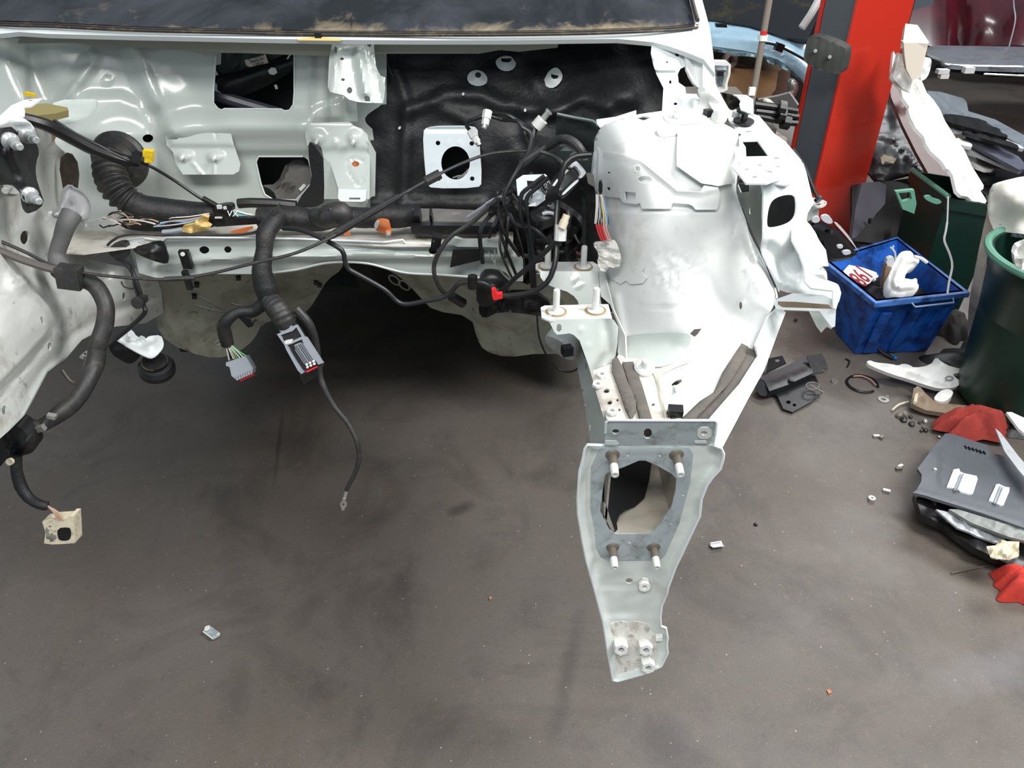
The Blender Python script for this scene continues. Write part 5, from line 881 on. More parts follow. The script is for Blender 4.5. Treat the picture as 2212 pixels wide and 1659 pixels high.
m = M(); m.tube([(34, 985, 1.15), (35, 1015, 1.14), (44, 1048, 1.13), (62, 1075, 1.12), (85, 1090, 1.11), (103, 1094, 1.11)], [.011, .010, .011, .010, .0095, .009], seg=12, wob=.10); m.build('tail_sleeve', TAPE, l2, sharp=80)
for i in range(4):
    m = M(); m.tube([(103+i*1.5, 1093+i, 1.11), (116+i*3, 1106, 1.105), (124+i*4, 1124, 1.10)], .0017, seg=5); m.build('tan_wire', WIRET, l2)
DQ = D((128, 1125, 1.10), (128, 1172, 1.09), (160, 1125, 1.10))
m = M(); m.sheet([(91, 1127), (104, 1123), (148, 1120), (150, 1115), (159, 1115), (162, 1173), (140, 1175), (112, 1176), (95, 1174), (98, 1150)], DQ, res=6, t=.028, bumps=[nmap(.0007, 12, 2)]); q = m.build('square_plug', CREAM, l2, sharp=40)
m = M(); m.sheet([(124, 1141), (148, 1139), (153, 1144), (153, 1162), (146, 1168), (130, 1168), (124, 1160)], DQ, lift=.001, t=.004, smooth=1); m.build('plug_socket', BLACK, q)
m = M(); m.sheet([(98, 1135), (120, 1138), (121, 1170), (100, 1170)], DQ, lift=.001, t=.002, smooth=1, res=5, bumps=[nmap(.002, 8, 5)]); m.build('dusty_recess', material('dusty_grey', (124, 120, 112), .7, dirt=((40, 38, 36), .5, .65, 40, .8)), q)
# ------------------------------------------------------------------ cables and pipes
def cable(name, label, cat, pts, r, mat, seg=8, straight=False, extra=(), group=None, step=.012):
    if extra:
        e = empty(name, tuple(P(*pts[0])), label, cat, group); m = M(); m.tube(pts, r, seg=seg, straight=straight, step=step); m.build('cable_core', mat, e)
        for nm, p2, r2, mt in extra: q = M(); q.tube(p2, r2, seg=10); q.build(nm, mt, e)
        return e
    m = M(); m.tube(pts, r, seg=seg, straight=straight, step=step); o = m.build(name, mat); return tag(o, label, cat, group)
cable('bonnet_cable', 'long thin black cable sweeping from the left rail up across the pale pedal plate', 'cable',
      [(-80, 492, 1.40), (0, 521, 1.40), (60, 547, 1.40), (120, 576, 1.41), (200, 592, 1.42), (290, 601, 1.43), (370, 603, 1.44), (450, 592, 1.46), (550, 568, 1.48), (640, 546, 1.50), (710, 515, 1.53), (760, 485, 1.57), (860, 425, 1.62), (935, 383, 1.66), (1000, 352, 1.70), (1060, 332, 1.72), (1130, 326, 1.73), (1180, 330, 1.73)], .0036, BLACK2,
      extra=[('slack_sleeve', [(702, 516, 1.53), (730, 501, 1.55), (790, 466, 1.58), (862, 424, 1.62)], [.006, .009, .009, .007], TAPE), ('cable_stop', [(919, 392, 1.655), (950, 376, 1.67)], .011, BLACK2), ('cable_stop', [(355, 603, 1.435), (420, 600, 1.45)], .005, BLACK2)])
cable('thick_cable', 'thicker grey-brown cable crossing the left rail into the loom clip', 'cable', [(-80, 520, 1.38), (0, 542, 1.385), (45, 560, 1.39), (100, 578, 1.40), (150, 590, 1.41)], .0085, material('greybrown_hose', (84, 78, 74), .5))
e = cable('black_rod', 'straight black rod and cable slanting from the left wing past the yellow clip', 'rod', [(50, 255, 1.52), (95, 268, 1.54), (140, 290, 1.57), (200, 322, 1.60), (255, 342, 1.63), (300, 352, 1.65)], [.010, .012, .013, .0125, .012, .010], BLACK,
      extra=[('thin_cable', [(110, 255, 1.58), (165, 290, 1.60), (215, 315, 1.61), (270, 343, 1.63), (320, 357, 1.65), (380, 392, 1.68), (430, 426, 1.69), (478, 452, 1.70)], .0036, BLACK), ('cable_ferrule', [(438, 428, 1.69), (470, 446, 1.70)], .0065, BLACK)])
m = M(); m.sheet([(308, 325), (311, 326), (329, 328), (328, 353), (312, 351), (312, 340), (308, 338)], D((318, 340, 1.63)), t=.014, res=5, bumps=[lambda x, y: .0012*np.sin(y*1.6)]); m.build('yellow_clip', YEL, e)
m = M(); m.box(P(298, 340, 1.64), (.02, .02, .02), (0, .4, 0)); m.build('clip_body', BLACK, e)
cable('fluid_pipe', 'long bent dark metal pipe running from the taped loom across the open tunnel', 'pipe',
      [(612, 493, 1.60), (650, 497, 1.58), (695, 515, 1.56), (738, 540, 1.55), (744, 560, 1.55), (752, 580, 1.55), (772, 592, 1.55), (830, 625, 1.55), (868, 656, 1.55), (920, 650, 1.55), (960, 641, 1.55), (980, 625, 1.55), (992, 612, 1.55), (1018, 609, 1.55), (1045, 612, 1.55), (1062, 622, 1.55), (1080, 628, 1.55), (1096, 618, 1.53), (1110, 603, 1.52), (1150, 570, 1.50), (1190, 532, 1.48), (1222, 495, 1.47), (1228, 470, 1.47), (1227, 455, 1.48)], .0055, DARK, seg=10, step=.01,
      extra=[('pipe_clip', [(1021, 596, 1.545), (1021, 622, 1.545)], .011, BLACK), ('white_tie', [(703, 514, 1.555), (708, 519, 1.555)], .008, CREAM)])
cable('loop_hose', 'thin black hose looping down in front of the right end of the cross member', 'hose', [(1150, 375, 1.62), (1110, 410, 1.62), (1065, 440, 1.61), (1020, 480, 1.60), (975, 510, 1.59), (948, 545, 1.58), (937, 580, 1.58), (945, 612, 1.58), (962, 635, 1.60), (990, 648, 1.62)], .0052, BLACK2, extra=[('tip_connector', [(975, 640, 1.60), (1000, 655, 1.62)], .012, BLACK)])
e = cable('earth_cable_red_tip', 'black cable curving down in front of the upper mount bracket to a red right-angle cap', 'cable', [(1278, 334, 1.56), (1245, 337, 1.56), (1222, 352, 1.55), (1212, 385, 1.54), (1205, 430, 1.53), (1201, 490, 1.50), (1202, 540, 1.47), (1196, 580, 1.45), (1180, 612, 1.44), (1150, 630, 1.44), (1115, 637, 1.44), (1085, 639, 1.44)], .0058, BLACK, seg=10)
e2 = thing_at('red_elbow_cap', P(1075, 638, 1.44), 'small bright red plastic elbow cap on the end of a black cable', 'cap')
m = M(); m.sheet([(1062, 627), (1069, 625), (1074, 636), (1085, 635), (1086, 645), (1067, 649), (1063, 641)], D((1074, 638, 1.43)), t=.012); o = m.build('elbow_body', REDP, e2)
m = M(); m.tube([(1212, 486, 1.47), (1210, 520, 1.46)], .0125, seg=10); tag(m.build('white_collar', BOLTW), 'white plastic collar around the vertical black cable beside the fuse housing', 'collar')
m = M(); m.lathe(P(1222, 470, 1.46), (-.35, -.3, -.9), [(.004, -.006), (.0075, -.006), (.0075, .006), (.009, .006), (.009, .022), (0, .022)], 12); tag(m.build('pipe_union', CREAM), 'cream pipe union fitting hanging left of the fuse housing', 'fitting')
PG = 'bent metal pipes between bulkhead and right tower'
cable('brake_pipe', 'bright-edged pipe bending down over the left side of the stamped bracket', 'pipe', [(1176, 380, 1.56), (1150, 400, 1.56), (1128, 418, 1.56), (1124, 440, 1.56), (1127, 475, 1.56), (1140, 500, 1.57), (1146, 560, 1.57), (1150, 620, 1.58)], .0048, DARK, step=.008, group=PG)
cable('brake_pipe', 'second pipe just right of the first, passing over the logo bracket', 'pipe', [(1184, 384, 1.555), (1160, 405, 1.555), (1140, 424, 1.555), (1137, 445, 1.555), (1143, 480, 1.56), (1146, 510, 1.56), (1152, 570, 1.57), (1156, 630, 1.58)], .0048, DARK, step=.008, group=PG)
cable('brake_pipe', 'pipe zigzagging left of the logo bracket and ending below the white collar', 'pipe', [(1128, 275, 1.70), (1148, 292, 1.69), (1140, 330, 1.66), (1122, 360, 1.62), (1100, 400, 1.60), (1088, 432, 1.59), (1098, 458, 1.58), (1112, 482, 1.57), (1124, 488, 1.57), (1148, 491, 1.56), (1166, 504, 1.55), (1184, 522, 1.55)], .0050, DARK, step=.008, group=PG)
cable('brake_pipe', 'slim pipe arcing from its white union beside the pedal plate to the right', 'pipe', [(1018, 285, 1.80), (1008, 272, 1.79), (1014, 262, 1.78), (1040, 252, 1.78), (1065, 245, 1.78), (1095, 248, 1.76), (1120, 262, 1.75), (1148, 280, 1.73), (1150, 300, 1.71), (1143, 335, 1.70)], .0048, BLACK, step=.01, group=PG)
cable('brake_pipe', 'lower twin pipe from the round white union towards the centre cluster', 'pipe', [(1052, 258, 1.77), (1062, 252, 1.77), (1085, 259, 1.77), (1110, 260, 1.75), (1125, 268, 1.74), (1140, 300, 1.72), (1150, 320, 1.70)], .0044, BLACK, step=.01, group=PG)
for (x, y, Y, ax, lb) in ((1023, 293, 1.79, (.5, -.4, -.7), 'white pipe union hanging over the top right of the pedal plate'), (1051, 252, 1.765, (-.2, -.5, -.8), 'white pipe union at the bend of the twin pipes')):
    e = thing_at('pipe_union', P(x, y, Y), lb, 'fitting', 'pipe unions'); m = M(); m.lathe(P(x, y, Y), ax, [(.004, -.014), (.0105, -.014), (.0105, .004), (.0085, .005), (.0085, .018), (0, .018)], 6); m.build('hex_body', BOLTW, e)
    m = M(); m.lathe(P(x, y, Y)+Vector(ax).normalized()*.018, ax, [(.007, 0), (.006, .008), (.003, .008), (0, .006)], 12); m.build('union_tip', STEEL, e)
e = thing_at('pipe_union', P(1165, 265, 1.72), 'long white connector standing with a steel tip above the pipe cluster', 'fitting', 'pipe unions')
m = M(); m.tube([(1158, 274, 1.72), (1172, 258, 1.72)], .0135, seg=12); m.build('hex_body', BOLTW, e); m = M(); m.tube([(1172, 258, 1.72), (1184, 243, 1.72)], .007, seg=10); m.tube([(1184, 243, 1.72), (1187, 240, 1.72)], .009, seg=10); m.build('steel_tip', STEEL, e)
m = M(); m.tube([(1155, 278, 1.72), (1150, 300, 1.71), (1144, 330, 1.69), (1143, 350, 1.68)], .0075, seg=8); tag(m.build('pipe_stub', BLACK), 'short thick black pipe under the tall white connector', 'pipe')
cable('corrugated_hose', 'grey-black corrugated hose arching over to the tower side', 'hose', [(1180, 318, 1.66), (1205, 303, 1.64), (1222, 300, 1.62), (1240, 308, 1.61), (1255, 325, 1.60), (1262, 340, 1.60)], .0095, BLACK2, seg=10)
cable('support_rod', 'dark slanted rod with clips running up to the corrugated hose', 'rod', [(1128, 355, 1.64), (1148, 340, 1.64), (1170, 325, 1.65), (1186, 312, 1.66)], [.011, .009, .007, .006], BLACK2, seg=8)
cable('thin_hose', 'thin hose bowing from the rod clip towards the tower', 'hose', [(1168, 328, 1.63), (1195, 337, 1.62), (1212, 350, 1.60), (1222, 362, 1.60)], .0045, BLACK2)
# jumble: cable bundle
jb = thing_at('cable_cluster', P(1110, 470, 1.62), 'tangled cluster of black cables and clips beside the loom channel', 'cable cluster')
m = M(); m.sheet([(1062, 440), (1085, 420), (1110, 400), (1150, 420), (1200, 440), (1260, 480), (1285, 560), (1160, 570), (1150, 620), (1108, 600), (1108, 510), (1065, 506)], D((1100, 440, 1.72), (1250, 440, 1.70), (1200, 600, 1.70), (1100, 600, 1.74)), res=7, smooth=1, t=.03, bumps=[nmap(.018, 24, 12), nmap(.008, 9, 13)]); m.build('black_core', TAPE, jb, sharp=60)
rg = random.Random(5)
for i in range(11):
    x0 = rg.uniform(1060, 1125); y0 = rg.uniform(400, 470); x1 = x0+rg.uniform(-40, 50); y1 = y0+rg.uniform(50, 150)
    q = M(); q.tube([(x0, y0, 1.62), ((x0+x1)/2+rg.uniform(-25, 25), (y0+y1)/2+rg.uniform(-15, 15), 1.57), (x1, y1, 1.61)], rg.uniform(.002, .0055), seg=6); q.build('cable_strand', [BLACK, BLACK2, TAPE, DARK, BLACK, BLACK2][i % 6], jb)
for i in range(9):
    x0 = rg.uniform(1140, 1270); y0 = rg.uniform(500, 560)
    q = M(); q.tube([(x0, y0, 1.63), (x0+rg.uniform(-20, 20), y0+18, 1.62), (x0+rg.uniform(-40, 40), y0+rg.uniform(10, 22), 1.63)], rg.uniform(.003, .006), seg=6); q.build('cable_strand', [BLACK2, TAPE, material('rust_wire', (92, 54, 42), .6) if i == 2 else BLACK2][min(i, 2)], jb)
m = M(); m.tube([(1010, 470, 1.64), (1040, 450, 1.63), (1068, 432, 1.62), (1090, 430, 1.61)], .0045, seg=6); m.tube([(1050, 440, 1.615), (1078, 425, 1.61), (1094, 428, 1.61)], .003, seg=5); m.build('grey_strand', WIREW if False else HGREY, jb)
m = M(); m.tube([(1018, 478, 1.63), (1040, 462, 1.62), (1055, 452, 1.62)], .002, seg=5); m.build('yellow_strand', material('pale_yellow_wire', (220, 206, 120), .5), jb)
m = M(); m.tube([(1068, 540, 1.6), (1070, 560, 1.6), (1069, 580, 1.6)], .0016, seg=5); m.tube([(1055, 545, 1.6), (1070, 570, 1.6), (1090, 595, 1.6), (1102, 606, 1.6)], .0018, seg=5); m.build('bare_strand', STEEL, jb)
m = M(); m.sheet([(1042, 592), (1062, 590), (1090, 596), (1104, 612), (1098, 628), (1060, 664), (1030, 660), (1028, 620)], D((1060, 620, 1.62)), res=7, smooth=1, t=.03, bumps=[dome(1062, 625, 40, 34, .03)]); tag(m.build('rubber_gaiter', BLACK), 'rounded black rubber gaiter hanging below the pipe clip', 'gaiter')
m = M(); m.sheet([(1040, 650), (1070, 640), (1120, 630), (1180, 640), (1200, 690), (1150, 680), (1080, 672), (1045, 690), (1032, 672)], D((1100, 660, 1.66)), res=7, smooth=1, t=.02, bumps=[nmap(.012, 16, 3)]); tag(m.build('steering_gaiter', TAPE), 'crumpled black rubber lying under the upper mount bracket', 'gaiter')
m = M(); m.tube([(1160, 680, 1.5), (1165, 730, 1.5), (1185, 775, 1.5), (1210, 800, 1.5), (1235, 803, 1.5), (1250, 794, 1.5)], .0022, seg=6); tag(m.build('hanging_wire', DARK), 'thin dark wire hanging in a loop left of the right rail', 'wire')
# stamped white bracket with emblem
e = thing_at('emblem_bracket', P(1155, 410, 1.62), 'white stamped bracket with an oval emblem, behind the bent pipes', 'bracket')
DLB = D((1150, 380, 1.595), (1150, 445, 1.57), (1200, 380, 1.595))
m = M(); m.sheet([(1115, 388), (1130, 378), (1178, 376), (1182, 380), (1194, 400), (1196, 418), (1172, 436), (1158, 446), (1143, 445), (1124, 424), (1118, 422)], DLB, res=6, t=.003, holes=[[(1138, 390), (1165, 392), (1166, 410), (1140, 408)], [(1145, 428), (1149, 421), (1151, 422), (1148, 430)]], bumps=[plateau([(1140, 412), (1172, 414), (1170, 434), (1146, 436)], .006, 3)]); m.build('bracket_plate', material('cool_white_paint', (204, 214, 220), .35), e)
m = M(); q = [tuple(DLB.P(x, y, .003)) for x, y in ell(1180, 402, 12, 18, 24, -18)]; m.tube(q+[q[0]], .0012, raw=True, seg=6); m.build('emblem_ring', BLACK, e)
m = M(); m.sheet(ell(1180, 402, 9, 15, 24, -18), DLB, lift=.001, t=.001); m.build('emblem_field', BLACK, e)
v = (DLB.P(1187, 414)-DLB.P(1179, 391)).normalized(); n = DLB.N(1183, 402); t_ = n.cross(v)
text('emblem_letters', 'Ford', .0150, BWHITE, e, DLB.P(1180, 402, .0035), v, t_, .0004, shear=.3)
m = M(); m.sheet([(1142, 442), (1158, 437), (1157, 445), (1142, 446)], DLB, lift=.01, t=.003); m.build('bracket_foot', BOLTW, e)
# black box with pale frame
e = thing_at('relay_box', P(1225, 395, 1.56), 'black relay box with a pale bracket frame tilted beside the tower', 'relay box')
DRB = D((1230, 370, 1.57), (1200, 440, 1.50), (1260, 400, 1.57))
m = M(); m.sheet([(1228, 362), (1240, 366), (1254, 384), (1250, 396), (1218, 430), (1211, 428), (1204, 416)], DRB, t=.04, smooth=1, res=6, bumps=[plateau([(1225, 370), (1248, 388), (1216, 420), (1196, 404)], .01, 4)]); m.build('box_body', BLACK, e)
m = M(); m.sheet([(1229, 360), (1242, 348), (1247, 349), (1266, 370), (1265, 376), (1255, 386), (1251, 383), (1257, 374), (1242, 356), (1236, 363)], DRB, lift=.008, t=.006, smooth=1); m.sheet([(1213, 381), (1225, 365), (1229, 368), (1216, 383)], DRB, lift=.004, t=.004); m.sheet([(1194, 400), (1204, 386), (1205, 391), (1198, 402)], DRB, lift=.004, t=.004); m.sheet([(1214, 419), (1230, 402), (1248, 386), (1251, 391), (1232, 408), (1217, 422)], DRB, lift=.012, t=.004, smooth=1); m.build('pale_frame', LGREY, e)
m = M(); m.sheet([(1143, 455), (1166, 440), (1186, 428), (1206, 432), (1212, 460), (1180, 478), (1150, 480)], D((1180, 430, 1.60), (1180, 480, 1.54), (1220, 430, 1.60)), res=6, smooth=1, t=.03, bumps=[dome(1180, 450, 34, 26, .02)]); m.build('pump_body', BLACK, e)
m = M(); m.tube([(1183, 443, 1.555), (1190, 445, 1.555), (1195, 439, 1.555)], .0022, seg=5); m.tube([(1172, 462, 1.55), (1185, 459, 1.55), (1198, 462, 1.55)], .004, seg=6); m.build('pale_edge', LGREY, e)
# fuse housing
e = thing_at('fuse_housing', P(1275, 460, 1.52), 'tall black fuse housing standing against the left side of the white tower', 'fuse housing')
m = M(); m.sheet([(1252, 388), (1270, 380), (1282, 392), (1292, 420), (1297, 470), (1292, 560), (1265, 566), (1258, 520), (1256, 450)], D((1275, 380, 1.62), (1275, 560, 1.60), (1300, 380, 1.60)), res=7, smooth=0, t=.05, bumps=[ridge([(1262, 400), (1270, 560)], 6, -.008), nmap(.002, 14, 3)]); m.build('housing_body', BLACK, e)
m = M(); m.sheet([(1267, 378), (1286, 378), (1290, 396), (1300, 404), (1298, 418), (1287, 418), (1284, 404), (1270, 396)], D((1280, 398, 1.585)), t=.014); m.build('housing_cap', material('dusty_cap', (112, 110, 106), .6), e)
m = M(); m.sheet([(1294, 392), (1302, 392), (1301, 420), (1294, 424)], D((1298, 405, 1.49)), t=.01, smooth=1); m.build('rubber_plug', BLACK, e)
cl = [WIREW, HGREY, WIREW, WIRET, BLACK, WIREW, HGREY, material('yellow_wire', (224, 200, 90), .5), WIREW, BLACK, WIREB, BLACK]
for i in range(11):
    x0 = 1288+i*1.5; m = M(); sp = rg.uniform(-6, 18)
    m.tube([(x0, 420, 1.46), (x0+sp*.3, 445+rg.uniform(-3, 3), 1.45), (x0-2+sp*.8, 468+rg.uniform(-6, 6), 1.44), (x0-4+sp, 484+rg.uniform(-8, 10), 1.44)], rg.uniform(.0009, .0014), seg=5); m.build('cut_wire', cl[i % 12], e)
for i in range(5):
    m = M(); m.tube([(1288+i*5, 484, 1.44), (1292+i*5, 500, 1.435), (1299+i*5, 517+rg.uniform(-3, 4), 1.43)], rg.uniform(.0018, .0028) if i < 3 else .0013, seg=6); m.build('red_wire', (material('dull_red_wire', (176, 46, 48), .5) if i == 0 else bpy.data.materials['dull_red_wire']) if i < 3 else material('pink_wire', (226, 150, 140), .5), e)
m = M(); m.cloth(0, 0, .001, .001, 0, .001); m = M(); m.sheet([(1280, 528), (1288, 520), (1300, 524), (1318, 515), (1328, 530), (1336, 560), (1330, 580), (1310, 575), (1300, 590), (1290, 570), (1294, 548)], D((1300, 530, 1.46), (1300, 590, 1.44), (1340, 530, 1.42)), res=3.5, smooth=1, t=.01, bumps=[nmap(.006, 12, 5), nmap(.004, 5, 6)])
tag(m.build('fluffy_padding', material('grey_fluff', (240, 238, 232), .95, dirt=((196, 186, 170), .5, .75, 40, .6), bump=(200, .5, .004))), 'torn off-white fluffy padding tucked beside the upper mount bracket', 'padding')
# small things on the ledge
e = thing_at('orange_plug', P(826, 495, 1.66), 'orange plastic plug with a silver tip on the dirty ledge', 'plug')
DOP = D((826, 495, 1.645))
m = M(); m.sheet([(808, 488), (812, 479), (824, 477), (838, 479), (841, 488), (842, 496), (846, 504), (842, 511), (834, 512), (828, 505), (822, 502), (812, 498)], DOP, res=5, smooth=1, t=.016, bumps=[dome(826, 488, 18, 12, .006), dome(837, 504, 9, 9, .008)]); m.build('plug_body', ORANGE, e)
m = M(); m.sheet([(808, 484), (813, 478), (820, 480), (814, 496), (809, 492)], DOP, lift=.005, t=.006, smooth=1); m.build('white_flag', LGREY, e)
m = M(); m.lathe(P(838, 505, 1.635), (.2, -1, -.5), [(.006, 0), (.006, .008), (.003, .008), (0, .006)], 12); m.build('silver_tip', STEEL, e)
e = thing_at('taped_joint', P(425, 485, 1.66), 'yellowed masking tape wrapped round a wire joint on the ledge', 'tape wrap')
m = M(); m.sheet([(390, 500), (396, 488), (418, 484), (428, 470), (438, 466), (450, 470), (446, 484), (455, 490), (448, 498), (430, 500), (412, 504)], D((420, 488, 1.64)), res=4, t=.014, bumps=[nmap(.008, 14, 3), dome(425, 488, 30, 16, .012)]); m.build('masking_tape', TAN, e)
m = M(); m.tube([(352, 502, 1.645), (372, 500, 1.645), (395, 496, 1.645)], .006, seg=8); m.build('grey_sleeve', material('grey_tube', (150, 156, 164), .5), e)
m = M(); m.sheet([(495, 502), (508, 497), (530, 492), (546, 489), (546, 494), (536, 498), (530, 503), (510, 505)], D((520, 497, 1.655)), t=.003); tag(m.build('brown_tag', ORANGE), 'flat brown plastic strip lying under the loom on the ledge', 'strip')
cable('ledge_wire', 'thin black wire along the front edge of the ledge', 'wire', [(232, 530, 1.60), (255, 512, 1.60), (300, 505, 1.61), (350, 508, 1.62), (400, 507, 1.62), (470, 508, 1.62), (530, 506, 1.62), (560, 497, 1.62), (585, 470, 1.62), (605, 440, 1.63)], .003, BLACK2)
m = M(); m.sheet([(742, 507), (748, 499), (757, 502), (756, 508), (748, 510)], D((750, 505, 1.66)), t=.002); tag(m.build('debris_flake', ORANGE), 'small tan flake on the ledge left of the orange plug', 'debris')
m = M(); m.tube([(935, 522, 1.60), (950, 510, 1.62), (905, 500, 1.65)], .003, seg=6); m.box(P(943, 520, 1.61), (.022, .02, .03), (.2, .2, 0)); tag(m.build('pipe_clamp', BLACK), 'black clamp with two pale pins at the right of the ledge', 'clamp')
# pipe clamp and small pipes at the left
e = thing_at('left_brake_pipes', P(300, 650, 1.6), 'pair of thin dark pipes with a clamp running down beside the left rail', 'pipes')
for k, q in enumerate([[(252, 560, 1.60), (272, 572, 1.59), (286, 590, 1.58), (292, 620, 1.57), (300, 645, 1.56)], [(262, 560, 1.60), (282, 575, 1.59), (290, 595, 1.57), (303, 630, 1.56), (306, 645, 1.56)], [(307, 655, 1.56), (314, 670, 1.55), (306, 684, 1.55), (280, 708, 1.54), (250, 732, 1.53), (232, 745, 1.52)]]):
    m = M(); m.tube(q, .0042 if k < 2 else .0055, seg=8, step=.008); m.build('pipe', DARK, e)
m = M(); m.lathe(P(302, 652, 1.55), (0, -1, .3), [(0, 0), (.014, 0), (.014, .014), (0, .016)], 12); m.box(P(310, 645, 1.55), (.016, .012, .014)); m.tube([(262, 608, 1.575), (268, 620, 1.57), (290, 624, 1.57), (298, 612, 1.57)], .002, seg=5); m.build('pipe_clamp', BLACK2, e)
# olive foam and yellow tag at top left
m = M(); m.sheet([(52, 230), (75, 225), (100, 223), (146, 232), (148, 238), (120, 245), (75, 250), (52, 248)], D((100, 225, 1.62), (100, 250, 1.56), (150, 230, 1.64)), t=.014); tag(m.build('foam_slab', DIRTF), 'olive foam wedge resting behind the left white flap', 'foam')
m = M(); m.sheet([(50, 200), (56, 199), (75, 204), (76, 210), (52, 206)], D((62, 204, 1.72)), t=.006); tag(m.build('yellow_tag', YEL), 'small yellow tag at the far upper left under the cowl', 'tag')
# ------------------------------------------------------------------ red two-post lift
def lift_post():
    Y = 3.85
    def xy(px, Y): d = ray(px, 250); return Vector((d[0]*Y/d[1], Y, 0))
    C = xy(1796, 3.80); R = xy(1909, 3.98); L = xy(1722, 4.02)
    e = empty('lift_post', (C.x, C.y, 0), 'bright red steel post of a vehicle lift standing beside the blue crate', 'lift post')
    B = L+R-C; up = Vector((0, 0, 3.2)); z0 = Vector((0, 0, 0))
    def wall(a, b, th, z=3.2, zb=0):
        m = M(); d = (b-a).normalized(); n = Vector((d.y, -d.x, 0))
        q = [a, b, b+n*th, a+n*th]; m.hexa([p+Vector((0, 0, zb)) for p in q], [p+Vector((0, 0, z)) for p in q]); return m
    wall(C, R, -.012).build('red_side', RED, e); wall(R, B, -.012).build('red_side', RED, e)
    wall(B, L, -.012).build('red_back', RED, e)
    wall(L, L.lerp(C, .09), -.012).build('red_lip', RED, e); wall(L.lerp(C, .985), C, -.012).build('red_lip', RED, e)
    inn = (B-C).normalized()*.0
    m = M(); a = L.lerp(C, .12); b = L.lerp(C, .97); n = (R-C).normalized()*.03
    m.hexa([a+n*.2+Vector((0, 0, .55)), b+n*.2+Vector((0, 0, .55)), b+n*2, a+n*2], [a+n*.2+Vector((0, 0, 1.50)), b+n*.2+Vector((0, 0, 1.50)), b+n*2+Vector((0, 0, 1.5)), a+n*2+Vector((0, 0, 1.5))])
    v = [a+n*.2, b+n*.2, b+n*3, a+n*3]; m = M(); m.hexa([p+Vector((0, 0, .25)) for p in v], [p+Vector((0, 0, 1.54)) for p in v]); m.build('carriage', GREY, e)
    v = [a+n*1.5, b+n*1.5, b+n*4, a+n*4]; m = M(); m.hexa([p for p in v], [p+Vector((0, 0, 3.15)) for p in v]); m.build('carriage_track', material('dark_track', (46, 50, 56), .5), e)
    m = M(); m.hexa([p+Vector((0, 0, 0)) for p in (L+Vector((-.08, .1, 0)), C+Vector((-.06, -.10, 0)), R+Vector((.10, -.02, 0)), B+Vector((.05, .1, 0)))], [p+Vector((0, 0, .02)) for p in (L+Vector((-.08, .1, 0)), C+Vector((-.06, -.10, 0)), R+Vector((.10, -.02, 0)), B+Vector((.05, .1, 0)))]); m.build('base_plate', RED, e)
    return e
lp = lift_post()
DPAD = D((1745, 90, 3.66), (1828, 110, 3.60), (1745, 155, 3.66))
m = M(); m.sheet([(1744, 82), (1750, 78), (1764, 78), (1800, 90), (1823, 103), (1828, 108), (1826, 130), (1820, 156), (1814, 160), (1790, 158), (1764, 150), (1738, 134), (1735, 125)], DPAD, res=4, smooth=1, back=(.05, .07, 0), bumps=[lambda x, y: .0016*np.sin((y-x*.22)*1.5), dome(1782, 118, 60, 50, .012)])
pad = m.build('rubber_pad', RUBBER, lp, sharp=60)
for x, y in ((1761, 110), (1792, 123)):
    m = M(); m.lathe(DPAD.P(x, y, .02), (-.2, -1, .1), [(0, 0), (.009, 0), (.008, .006), (0, .007)], 10); m.build('pad_screw', STEEL, pad)
# slender pole with bands
d0 = ray(1626, 210); pX = d0[0]*3.3/d0[1]
e = empty('marker_pole', (pX, 3.3, 0), 'thin grey upright pole with red and white bands, before the cardboard box', 'pole')
m = M(); m.lathe((pX, 3.3, 0), (0, 0, 1), [(0, 0), (.013, 0), (.013, 2.4), (0, 2.4)], 12); m.build('pole_shaft', material('dusty_grey_pole', (132, 122, 112), .6, dirt=((150, 110, 60), .5, .7, 6, .6)), e)
zr = [P(1650, y, 3.3).z for y in (66, 74, 76, 88)]
m = M(); m.lathe((pX, 3.3, zr[1]), (0, 0, 1), [(.0135, 0), (.014, .001), (.014, zr[0]-zr[1]), (.0135, zr[0]-zr[1])], 12); m.build('red_band', REDP, e)
m = M(); m.lathe((pX, 3.3, zr[3]), (0, 0, 1), [(.0135, 0), (.019, .001), (.019, zr[2]-zr[3]), (.0135, zr[2]-zr[3])], 12); m.build('white_band', BWHITE, e)
m = M(); m.box(P(1624, 197, 3.27), (.025, .02, .03)); m.build('white_clip', BWHITE, e)
# light blue car beyond
e = empty('light_blue_car', tuple(P(1640, 100, 4.7)), 'light blue car part hidden behind the white pillar, dark window above its arch', 'car')
DBC = D((1560, 60, 5.0), (1760, 160, 4.7), (1560, 130, 4.75), (1700, 60, 4.95))
m = M(); m.sheet([(1440, 40), (1520, 44), (1545, 46), (1620, 60), (1690, 80), (1740, 96), (1775, 90), (1790, 160), (1780, 300), (1752, 300), (1748, 200), (1735, 168), (1715, 148), (1680, 128), (1640, 116), (1600, 108), (1541, 100), (1440, 96)], DBC, res=9, t=.02, bumps=[ridge([(1540, 76), (1640, 88), (1700, 106), (1760, 160)], 26, .05)])
bc = m.build('arch_panel', LBLUE, e, sharp=60)
m = M(); m.sheet([(1440, -60), (1560, -60), (1790, -60), (1775, 20), (1745, 85), (1720, 84), (1670, 72), (1620, 56), (1545, 43), (1440, 40)], D((1560, 40, 5.05), (1560, -40, 5.4), (1760, 40, 5.0)), res=20, t=.02); m.build('car_window', material('dark_window', (14, 15, 18), .12, dirt=((90, 78, 20), .58, .8, 1.6, .9)), e)
